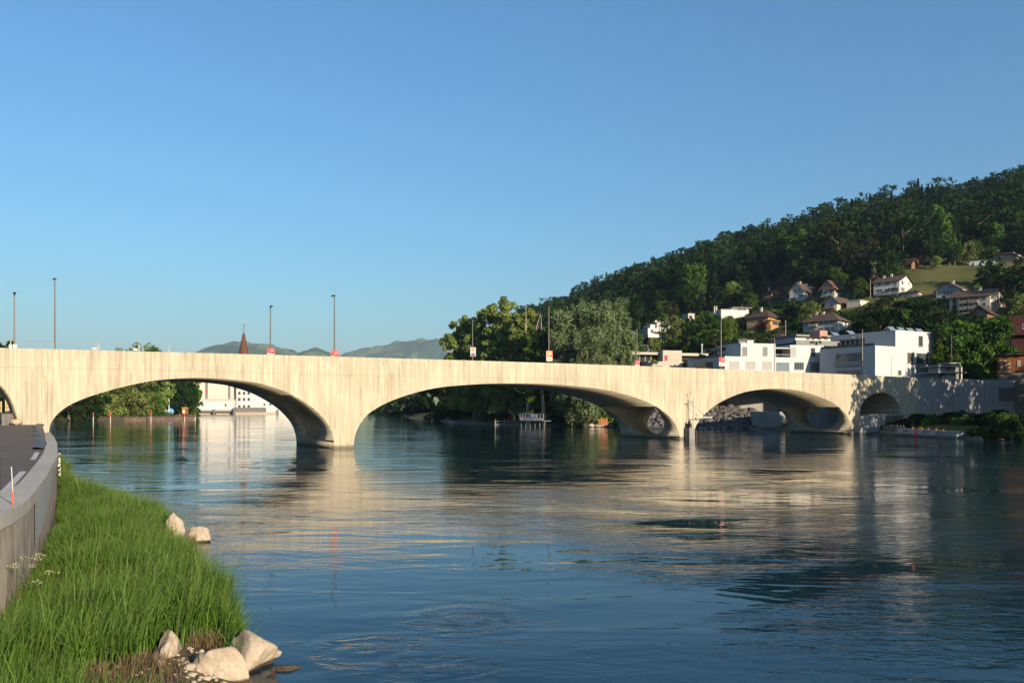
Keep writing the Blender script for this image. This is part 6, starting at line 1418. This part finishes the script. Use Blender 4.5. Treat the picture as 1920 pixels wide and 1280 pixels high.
# ------------------------------------------------------------------ lamps, posters and fences on the bridge
def s_at(x, t):                          # place along the bridge seen at column x, t metres behind its front face
    k = (x-960)/F; return (k*(BO.y+VV.y*t)-(BO.x+VV.x*t))/(U.x-k*U.y)
pole_m = plain('lamp_pole', (.13,.115,.10), .45, .08, 1, metal=.5); head_m = plain('lamp_head', (.05,.055,.06), .5, .05)
def make_lamp():
    e = empty('street_lamp'); m = MB(); m.tube((0,0,0), (0,0,.35), .14, .14, 10); m.build('base', pole_m, e); m = MB(); m.tube((0,0,.352), (0,0,7.52), .085, .055, 10); m.build('pole', pole_m, e)
    m = MB(); N_ = 8; L_ = .95; vs = []
    for i in range(N_):
        u = i/(N_-1); w_ = .16*sin(pi*(.15+.8*u)); y_ = -.22+u*(L_+.22); vs += [(-w_, y_, 7.56), (w_, y_, 7.56), (w_*.6, y_, 7.63+.05*sin(pi*u)), (-w_*.6, y_, 7.63+.05*sin(pi*u))]
    m.add(vs, [(4*i+j, 4*i+4+j, 4*i+4+(j+1)%4, 4*i+(j+1)%4) for i in range(N_-1) for j in range(4)]+[(3,2,1,0), (4*N_-4,4*N_-3,4*N_-2,4*N_-1)]); hd = m.build('lamp_head', head_m, e)
    m = MB(); m.tube((0,0,7.523), (0,0,7.557), .05, .05, 8); m.build('joint', head_m, hd); return e
lamp0 = make_lamp()
LAMPS = [(103,.75,1,521,'tall street lamp nearest the left end of the bridge front'),(627,.75,1,553,'street lamp with a red poster above the first river pier'),(1029,.75,1,574,'street lamp with a large red and white poster, left of the big willow'),(1352,.75,1,598,'street lamp with a red and white poster before the white block'),(1617,.75,1,617,'street lamp in front of the big white block'),
         (27,BW-.75,0,549,'street lamp at the far left behind two white boards'),(507,BW-.75,0,574,'street lamp with a red poster right of the church spire'),(886,BW-.75,0,595,'street lamp carrying the portrait poster'),(1194,BW-.75,0,612,'street lamp with a small red poster at the foot of the hill'),(1452,BW-.75,0,630,'plain street lamp before the middle of the long white block')]
LP = {}
for i, (x, t_, frontrow, yt, lab) in enumerate(LAMPS):
    s_ = s_at(x, t_); p = bpt(s_, t_, ztop(s_)-1.12); zt_ = H+(HY-yt)/F*p.y
    o = lamp0 if i == 0 else lamp0.copy()
    if i:
        C.objects.link(o)
        for ch in lamp0.children:
            c_ = ch.copy(); C.objects.link(c_); c_.parent = o
            for g_ in ch.children: d_ = g_.copy(); C.objects.link(d_); d_.parent = c_
    o.location = p; o.rotation_euler = (0, 0, BANG+(0 if frontrow else pi)); o.scale = (1, 1, (zt_-p.z)/7.65); tag(o, lab, 'street lamp', 'street lamps along the bridge'); LP[x] = p
# lone post on the quay
p = P(1784, 700, 158); m = MB(); m.tube((0,0,6), (0,0,H+(HY-627)/F*158), .09, .06, 8); tag(m.build('post', pole_m, loc=(p.x, p.y, 0)), 'thin plain lamp post rising behind the lookout kiosk', 'post')
p = P(1632, 556, 320); z_ = terr(p.x, 320); m = MB(); m.tube((0,0,0), (0,0,H+(HY-524)/F*320-z_+1), .14, .10, 6); tag(m.build('utility_pole', barkp, loc=(p.x, p.y, z_-1)), 'pale utility pole left of the meadow house', 'utility pole')
p = P(1473, 625, 262); z_ = terr(p.x, 262); m = MB(); m.tube((0,0,0), (0,0,H+(HY-600)/F*262-z_+1), .12, .09, 6); tag(m.build('utility_pole', shutl, loc=(p.x, p.y, z_-1)), 'thin pole beside the red-roofed bungalow', 'utility pole')
posr = plain('poster_red', (.52,.035,.03), .6, .04); posw = plain('poster_white', (.33,.325,.315), .6, .04); skin = plain('printed_skin', (.42,.24,.16), .6, .03); navy = plain('printed_navy', (.05,.07,.16), .6, .04); hair = plain('printed_hair', (.10,.08,.07), .6, .04); orange = plain('poster_orange', (.55,.22,.12), .6, .04)
rb = BANG
def poster(x, y0, y1, kind, label, dx=0, wpx=None):
    p = LP[x]; sgn = -1 if True else 1; h = (y1-y0)/F*p.y; w = wpx/F*p.y if wpx else h*.68; z0 = H+(HY-y1)/F*p.y
    e = empty('poster', (p.x-VV.x*.13+U.x*dx, p.y-VV.y*.13+U.y*dx, z0), rb*.55, label, 'poster'); m = MB(); m.box(-w/2, -.02, 0, w/2, .02, h); m.build('board', posw, e)
    if kind == 'face':
        el = lambda cx, cz, rx, rz, y, mt, nm: (lambda M: (M.add([(cx+rx*cos(2*pi*i/16), y, cz+rz*sin(2*pi*i/16)) for i in range(16)], [tuple(range(16))]), M.build(nm, mt, e)))(MB())
        m = MB(); m.add([(-w*.42,-.026,h*.04),(w*.42,-.026,h*.04),(w*.30,-.026,h*.34),(w*.08,-.026,h*.42),(-w*.10,-.026,h*.40),(-w*.36,-.026,h*.30)], [(0,1,2,3,4,5)]); m.build('printed_jacket', navy, e)
        el(0, h*.73, w*.30, h*.21, -.028, hair, 'printed_hair'); m = MB(); m.add([(-w*.1,-.030,h*.34),(w*.12,-.030,h*.34),(w*.10,-.030,h*.6),(-w*.08,-.030,h*.6)], [(0,1,2,3)]); m.build('printed_neck', skin, e)
        el(0, h*.66, w*.22, h*.19, -.033, skin, 'printed_face'); m = MB(); m.box(-w*.19, -.04, h*.68, -w*.03, -.036, h*.715); m.box(w*.03, -.04, h*.68, w*.19, -.036, h*.715); m.box(-w*.03,-.04,h*.70,w*.03,-.036,h*.707); m.build('printed_glasses', darkshade, e)
        m = MB(); m.box(-w*.07, -.04, h*.56, w*.08, -.036, h*.575); m.build('printed_mouth', posr, e); m = MB(); m.box(-w*.4,-.032,h*.0,w*.42,-.027,h*.05); m.build('printed_strip', posr, e)
    else:
        zr = h*(.42 if kind == 'big' else .45); m = MB(); m.add([(-w*.5+.01,-.025,zr+h*.05),(w*.5-.01,-.025,zr-h*.03),(w*.5-.01,-.025,h-.01),(-w*.5+.01,-.025,h-.01)], [(0,1,2,3)]); m.build('red_field', posr if kind != 'big' else orange, e)
        if kind == 'big': m = MB(); m.add([(-w*.5,-.027,zr+h*.1),(w*.5-.01,-.027,zr-h*.03),(w*.5-.01,-.027,h-.01),(w*.36,-.027,h-.01),(w*.3,-.027,zr+h*.12)], [(0,1,4),(1,2,3,4)]); m.build('red_swash', posr, e)
        text_obj('JA', h*.34, posw, 'lettering', e, (w*.16, -.030, h*.66), extrude=.004)
        if kind in ('white', 'big'): text_obj('JA SP', h*.16, plain('poster_grey', (.25,.08,.07), .6), 'small_lettering', e, (0, -.030, h*.16), extrude=.002)
    return e
poster(507, 653, 671, 'red', 'red voting poster reading JA on the lamp right of the church spire', wpx=13.5); poster(627, 657, 677, 'red', 'red voting poster reading JA above the first river pier', wpx=14.5)
poster(886, 651, 668.5, 'face', 'portrait poster of a person with glasses, grey hair and a blue jacket', wpx=10.5); poster(1029, 658, 677, 'big', 'large orange-red and white poster reading JA left of the big willow', wpx=12.5)
poster(1194, 675.5, 690, 'white', 'small red and white poster reading JA before the beige block', wpx=9); poster(1352, 670, 686.5, 'white', 'red and white poster reading JA before the long white block', wpx=12)
# white boards and mobile site fence at the left end
for k, (x0, x1, y0) in enumerate(((16.5, 23, 645.5), (24, 32, 645))):
    t_ = 8.5; a_, b_ = s_at(x0, t_), s_at(x1, t_); q = bpt(a_, t_, 0); z1 = H+(HY-y0)/F*q.y; m = MB(); m.box(a_, t_, ztop(a_)-1.12, b_, t_+.06, z1)
    o = m.build('site_board', posw, loc=(BO.x, BO.y, 0), rz=BANG); tag(o, ['small white board, left one of two beside the far left lamp','larger white board, right one of two beside the far left lamp'][k], 'board')
for k, (x0, x1, lab) in enumerate(((-22, 19.5, 'mobile site fence panel cut by the left edge'), (20.5, 101, 'mobile site fence panel between the two left lamps'), (104, 184, 'mobile site fence panel right of the tall left lamp'), (186, 260, 'mobile site fence panel with a small plate at each end'), (262, 317, 'mobile site fence panel before the treetop, rightmost'))):
    t_ = 9.5; a_, b_ = s_at(x0, t_), s_at(x1, t_); p = bpt(a_, t_, ztop(a_)-1.12); L_ = b_-a_; e = empty('site_fence', p, BANG, lab, 'site fence', 'mobile fence panels on the bridge'); hh_ = 2.42; m = MB()
    for q0, q1 in (((0,0,0),(0,0,hh_)), ((L_,0,0),(L_,0,hh_)), ((0,0,hh_),(L_,0,hh_)), ((0,0,.15),(L_,0,.15))): m.tube(q0, q1, .028, n=6)
    m.build('frame', metal, e); m = MB(); nn = int(L_/.35)
    for i in range(1, nn): m.tube((L_*i/nn,0,.15), (L_*i/nn,0,hh_), .003, n=3, cap=False)
    m.build('mesh_wires', metal, e)
    if k in (2, 3): m = MB(); m.box(L_-.55,-.05,hh_-.65,L_-.1,-.03,hh_-.45); m.build('plate', posw, e)
# ---- gauge mast at the second river pier
pm = front(1290, 822); e = empty('gauge_mast', (pm.x-VV.x*.95, pm.y-VV.y*.95, 0), BANG, 'white measuring mast with stays and a toothed boom at the second river pier', 'mast'); kz = pm.y/F; Z = lambda y: H+(HY-y)*kz
X_ = lambda x: (x-1291)*kz*1.08
m = MB(); m.box(X_(1281.5),-.1,-1,X_(1290.5),.85,Z(801)); m.build('plinth', greyc, e); m = MB(); m.box(X_(1284),.1,Z(801)+.004,X_(1289.5),.6,Z(793)); m.tube((X_(1286.5),.3,Z(793)),(X_(1286.5),.3,Z(788)),.16,.1,8); m.build('winch', darkshade, e)
m = MB(); m.tube((X_(1292.3),-.05,-.5), (X_(1292.3),-.05,Z(745)), .085, .07, 8); m.build('pole', whp, e); m = MB(); m.tube((X_(1288.5),.2,Z(788)), (X_(1288.8),.2,Z(738)), .035, .03, 6); m.tube((X_(1288),.2,Z(737.5)), (X_(1291.5),.2,Z(736.8)), .05, .05, 6); m.build('rod', metal, e)
m = MB(); m.tube((X_(1283),-.05,Z(752.5)), (X_(1294),-.05,Z(754)), .06, n=6); m.build('cross_arm', metal, e); m = MB(); m.tube((X_(1284),-.06,Z(753.5)), (X_(1318),-.1,Z(779)), .028, n=5); m.tube((X_(1299.5),-.06,Z(752.5)), (X_(1315),-.1,Z(776)), .022, n=5); m.tube((X_(1325),-.06,Z(769)), (X_(1331),-.1,Z(779)), .022, n=5); m.build('stays', metal, e)
m = MB(); m.box(X_(1294),-.14,Z(782),X_(1336),-.08,Z(780.8))
for i in range(11): q = X_(1297+i*3.6); m.box(q,-.13,Z(784),q+.12,-.09,Z(782)-.003)
m.build('boom', whp, e); m = MB(); m.box(X_(1295),-.2,Z(786),X_(1297),.0,Z(782.4)); m.build('joint_box', plain('red_brown', (.25,.08,.05), .7), e); m = MB()
for a_, b_ in (((1294,806.5),(1297.5,806.5)), ((1297.5,806.5),(1297.5,820))): m.tube((X_(a_[0]),-.1,Z(a_[1])), (X_(b_[0]),-.1,Z(b_[1])), .03, n=5)
m.build('ladder_hoop', plain('rust_steel', (.22,.09,.04), .8), e)
# ---- right bank: rubble and wall behind the bridge
rub = NT('rubble'); t = rub; vo = t.n('ShaderNodeTexVoronoi'); vo.inputs['Scale'].default_value = 1.6; t.l(t.pos(), vo.inputs['Vector']); c = t.ramp(t.math('ADD', t.math('MULTIPLY', t.noise(t.pos(), 1.5, 5, .7), .7), .15), [(.35, (.03,.027,.024)), (.5, (.08,.075,.07)), (.7, (.2,.195,.19))]); t.bsdf(c, .9, bump=vo.outputs[0], bstr=1, bdist=.3)
rng = np.random.default_rng(44); V_, Q_, off = [], [], 0; cube = np.array([(a,b,c) for a in (-1,1) for b in (-1,1) for c in (-1,1)], float); cf = np.array([(0,1,3,2),(4,6,7,5),(0,4,5,1),(2,3,7,6),(0,2,6,4),(1,5,7,3)])
for i in range(1500):
    x = rng.uniform(1288, 1430) if i < 1150 else rng.uniform(1185, 1260); Yq = rng.uniform(171, 186) if i < 1150 else rng.uniform(172, 190); X = (x-960)/F*Yq; u = (Yq-171)/15; z = .1+u*4.4*(1-.45*max(0, (x-1370)/60)) if i < 1150 else .1+u*5.5
    s_ = rng.uniform(.15, .5)*(1 if rng.random() < .9 else 1.8); R_ = Matrix.Rotation(rng.random()*6, 3, 'X') @ Matrix.Rotation(rng.random()*6, 3, 'Z') @ Matrix.Rotation(rng.random()*6, 3, 'Y')
    q = cube*s_*rng.uniform(.5, 1.2, 3)+rng.normal(size=(8,3))*s_*.15; q = q @ np.array(R_).T+np.array([X, Yq, z]); V_.append(q); Q_.append(cf+off); off += 8
# the slope under the stones
g_ = []; 
for j, u in enumerate(np.linspace(0, 1, 8)):
    for i, x in enumerate(np.linspace(1180, 1450, 30)):
        Yq = 170+u*17; g_.append(((x-960)/F*Yq, Yq, -.4+u*4.5*(1-.45*max(0, (x-1370)/60))+float(vnoise(x/6, Yq, 2, 3))*.5))
g_ = np.array(g_); I = (np.arange(7)[:, None]*30+np.arange(29)[None, :]).ravel(); tag(np_mesh('embankment', g_, np.stack([I, I+1, I+31, I+30], 1), rub.m, smooth=True), kind='structure')
tag(np_mesh('rubble', np.concatenate(V_), np.concatenate(Q_), rub.m), 'heap of grey broken stones and debris under the right-hand wide arch', 'rubble', None, 'stuff')
p0 = P(1412, 803, 172); p1 = P(1446, 803, 168); e_ = MB(); L_ = (p1-p0).length; e_.add([(0,0,-.5),(L_,0,-.5),(L_,0,3.4),(-.9,0,3.4),(0,4,-.5),(L_,4,-.5),(L_,4,3.4),(-.9,4,3.4)], [(0,1,2,3),(5,4,7,6),(3,2,6,7),(4,0,3,7),(1,5,6,2),(4,5,1,0)])
tag(e_.build('concrete_block', conc_g, loc=(p0.x, p0.y, 0), rz=atan2(p1.y-p0.y, p1.x-p0.x)), 'pale tapered concrete block at the water behind the right-hand wide arch', 'concrete block')
# block wall filling the lower part behind the third pier
a_ = S(1604); m = MB(); m.box(a_+6.2, 1.2, -1, a_+6.8, BW+3, 3.1); tag(m.build('low_wall', conc_g, loc=(BO.x, BO.y, 0), rz=BANG), 'low grey wall seen through the lower half of the last oval opening', 'wall')
m = MB(); m.box(a_+8, BW-1.0, 2.6, S(1720), BW+.5, 9.0); tag(m.build('backing_wall', conc_g, loc=(BO.x, BO.y, 0), rz=BANG), 'grey backing wall added to keep the small arch at the right end dark', 'wall')  # backing added so that no daylight shows through the small arch
boat('motor_boat', 1515, 808, 4.4, 1.7, .5, woodb, 'small dark motor boat moored below the last oval opening'); p = G(1516.5, 808.5, 0); e = empty('outboard_motor', (p.x, p.y, 0), .4, 'dark outboard motor with a pale tiller on the moored boat', 'outboard motor'); m = MB(); m.box(-.25,-.2,.5,.25,.3,1.1); m.tube((0,0,-.3),(0,0,.5),.08); m.build('housing', darkshade, e); m = MB(); m.tube((.2,0,.8),(.9,-.2,.9),.05,.04,6); m.build('tiller', shutl, e)
# landing stage with the banner
p0 = G(1649, 814, 0); p1 = G(1783, 822.5, 0); dv = (p1-p0); L_ = dv.length; an = atan2(dv.y, dv.x); e = empty('landing_wall', (p0.x, p0.y, 0), an, 'low grey landing wall with a long text banner at the right bank', 'wall')
def uL(x): k = (x-960)/F; return (k*p0.y-p0.x)/(dv.x/L_-k*dv.y/L_)
def zL(x, y): q = uL(x); Yq = p0.y+dv.y/L_*q; return H+(HY-y)/F*Yq
m = MB(); m.box(0,0,-.8,uL(1680)-.01,1.6,zL(1665,808.5)); m.build('step', conc_g, e); m = MB(); m.box(uL(1680),-.05,-.8,L_,1.8,zL(1730,806)); m.build('wall_face', conc_g, e)
m = MB(); 
for i in range(22): q = .2+i*(uL(1694)-.4)/22; m.box(q,.3,zL(1665,808.5)+.003,q+.3,.36,zL(1665,799)+.15*(i%3))
m.build('picket_fence', plain('grey_pickets', (.13,.12,.11), .85), e)
u0, u1 = uL(1684.5), uL(1755); bz0, bz1 = zL(1720, 813.5), zL(1720, 803.8)
bn = empty('banner', (p0.x, p0.y, 0), an, 'long white banner with blue outlined letters and a white cross on red', 'banner'); m = MB(); m.box(u0,-.10,bz0,u1,-.055,bz1); m.build('cloth', plain('banner_cloth', (.36,.38,.41), .7, .04), bn)
ux = uL(1718.6); ch = (bz1-bz0); text_obj('ZSAMEN', ch*.72, plain('banner_ink', (.012,.02,.05), .7), 'lettering', bn, ((u0+ux)/2-.2, -.104, bz0+ch*.25), extrude=.004); text_obj('SEVERY', ch*.72, _mc['banner_ink'], 'lettering', bn, ((u1+ux)/2+.2, -.104, bz0+ch*.25), extrude=.004)
m = MB(); m.box(ux-ch*.42,-.115,bz0+.06,ux+ch*.42,-.103,bz1-.06); q_ = m.build('red_square', posr, bn); m = MB(); zc_2 = (bz0+bz1)/2; m.box(ux-ch*.08,-.13,zc_2-ch*.26,ux+ch*.08,-.118,zc_2+ch*.26); m.box(ux-ch*.26,-.1295,zc_2-ch*.08,ux-ch*.082,-.1185,zc_2+ch*.08); m.box(ux+ch*.082,-.1295,zc_2-ch*.08,ux+ch*.26,-.1185,zc_2+ch*.08); m.build('white_cross', posw, q_)
m = MB(); m.box(ux-ch*.34,-.12,-.2,ux+ch*.34,-.06,bz0-.05); o = m.build('red_board', plain('bright_red', (.65,.02,.012), .5), loc=(p0.x, p0.y, 0), rz=an); tag(o, 'bright red board standing in the water below the cross on the banner', 'board')
for k, x in enumerate((1700.5, 1713, 1717.5, 1729, 1743, 1756.5, 1767)):
    q = uL(x); z_ = zL(1730, 806); lp = Vector((p0.x+dv.x/L_*q-dv.y/L_*.9, p0.y+dv.y/L_*q+dv.x/L_*.9, z_)); e = empty('planter', lp, 0, 'small clay flower pot on top of the landing wall', 'flower pot', 'flower pots on the landing wall'); m = MB(); m.tube((0,0,0), (0,0,.28), .12, .17, 9); m.build('pot', plain('clay', (.28,.12,.06), .85), e)
    c_ = np.random.default_rng(k).normal(size=(40,3))*[.12,.12,.12]+[0,0,.42]; V2, Q2 = cards(c_, np.random.default_rng(k).normal(size=c_.shape), .06, rng); np_mesh('plant', V2, Q2, LM['green'], e, attr={'tint': np.full(len(V2), .5)})
# bushes on the right bank
for k, (x, Y, w, h, leaf, lab) in enumerate(((1698,134,40,26,'dark','dark bush behind the left part of the banner wall'),(1722,132,44,32,'forest','dark green bush behind the cross of the banner'),(1752,130,44,30,'green','mid-green bush behind the right part of the banner wall'),(1782,128,44,30,'forest','dark bush at the right end of the banner wall'),(1812,124,52,34,'green','green bush on the bank right of the banner wall'),(1846,120,56,36,'forest','dark green bush right of the banner wall, second along the bank'),(1880,116,56,38,'green','green bush near the right edge of the bank'),(1915,112,60,40,'dark','dark bush at the right edge of the bank'),(1668,138,30,12,'dark','small dark bush in front of the small arch'),(1735,138,60,22,'dark','dark hedge-like bush at the foot of the quay wall'),(1800,134,60,24,'dark','second dark bush at the foot of the quay wall'),(1864,128,60,26,'forest','bush at the foot of the quay wall below the brown panel'),
        (1832,116,40,20,'green','low green bush over the bank stones'),(1868,111,40,22,'dark','low dark bush over the bank stones'),(1905,107,46,26,'dark','low green bush at the bottom right of the bank'))):
    X = (x-960)/F*Y; shrub(x, 0, Y, w, h, leaf, 400+k, lab, 2600, .19, z=max(.2, terr(X, Y)-.4))
for k in range(16):
    x = 1790+k*8.5; p = G(x, 821+k*.45, 0); r_ = random.Random(900+k); o = rock((p.x, p.y+r_.uniform(-.3,.5), .1), (r_.uniform(.35,.7), r_.uniform(.3,.5), r_.uniform(.25,.5)), 500+k, r_.random()*3, .85, 0, 2); tag(o, 'greyish riprap stone at the waterline right of the banner wall', 'stone', 'riprap stones of the right bank')
for k in range(12):
    x = 1302+k*11; p = G(x, 804.5-.25*k+.2*(k%2), 0); r_ = random.Random(950+k); o = rock((p.x, p.y, .05), (r_.uniform(.5,.9), .5, r_.uniform(.25,.45)), 530+k, r_.random()*3, .85, 0, 2); tag(o, 'low grey stone at the waterline under the right-hand wide arch', 'stone', 'stones at the water under the right-hand arch')
# the big tree behind the quay wall and planting around the blocks
big_tree('tree', 1812, 700, 172, 600, 128, 'green', 61, 'large spreading tree with sunlit yellow-green top right of the big white block', 17000, .36, blobs=80, base=.02)
big_tree('tree', 1858, 700, 178, 640, 44, 'dark', 62, 'dark tree behind the orange timber hut', 7000, .36, blobs=40, base=.02)
big_tree('tree', 1768, 700, 168, 640, 66, 'green', 63, 'lower green tree against the side of the big white block', 6000, .32, blobs=36, base=.02)
for k, (x, Y, w, h, leaf, zz_, lab) in enumerate(((1224,186.5,22,9,'olive',14.0,'clipped potted hedge on the beige block terrace'),(1284,190,12,12,'lime',13.4,'bright green shrub beside the beige block'),(1302,188,26,10,'green',14.2,'mixed planting at the left end of the long white block'),(1331,181,12,12,'brown',16.0,'reddish brown shrub on the terrace of the long white block'),(1352,179,14,11,'brown',16.2,'brownish shrub right of the poster lamp on the terrace'),(1318,184,16,8,'lime',15.2,'yellow-green shrub on the left terrace end'),(1596,182,12,10,'olive',18.4,'olive shrub in the middle of the upper terrace'),(1640,174,24,9,'green',18.0,'green plants at the right of the upper terrace'),(1530,206,20,6,'green',20.0,'plants on the grey balcony tier'))):
    z_ = zz_; shrub(x, 0, Y, w, h, leaf, 600+k, lab, 500, .14, z=z_-.2, blobs=8)
# tall trees of the right bank outside the frame: they throw the shade over the bridge end
for k, (X, Y, h_) in enumerate(((82,108,21),(91,119,19),(99,111,21),(109,124,20),(118,134,19),(127,127,22),(96,100,22),(113,107,23),(134,140,20),(104,134,22),(92,131,18),(87,113,20),(122,118,24),(140,128,24),(108,94,24),(100,142,17),(112,148,19),(70,101.5,14))):
    tree('broad%d' % (k % 3), (X, Y, max(terr(X, Y)-.4, .5)), h_, min(h_*.62, 2*(X/Y-.615)*Y), 'tree', 'tall broadleaf tree on the right bank beyond the picture edge', 'tree', 'tall trees on the right bank')
# valley haze
hz = NT('haze_air'); pv = hz.n('ShaderNodeVolumePrincipled'); pv.inputs['Color'].default_value = (.48,.66,.95,1); pv.inputs['Density'].default_value = .000048; pv.inputs['Anisotropy'].default_value = .0
hz.t.links.new(pv.outputs[0], hz.out.inputs['Volume'])
m = MB(); m.box(-9200,-1700,-6,9200,10700,760); o = m.build('haze', hz.m); tag(o, 'thin bluish haze over the valley', 'haze', None, 'stuff')
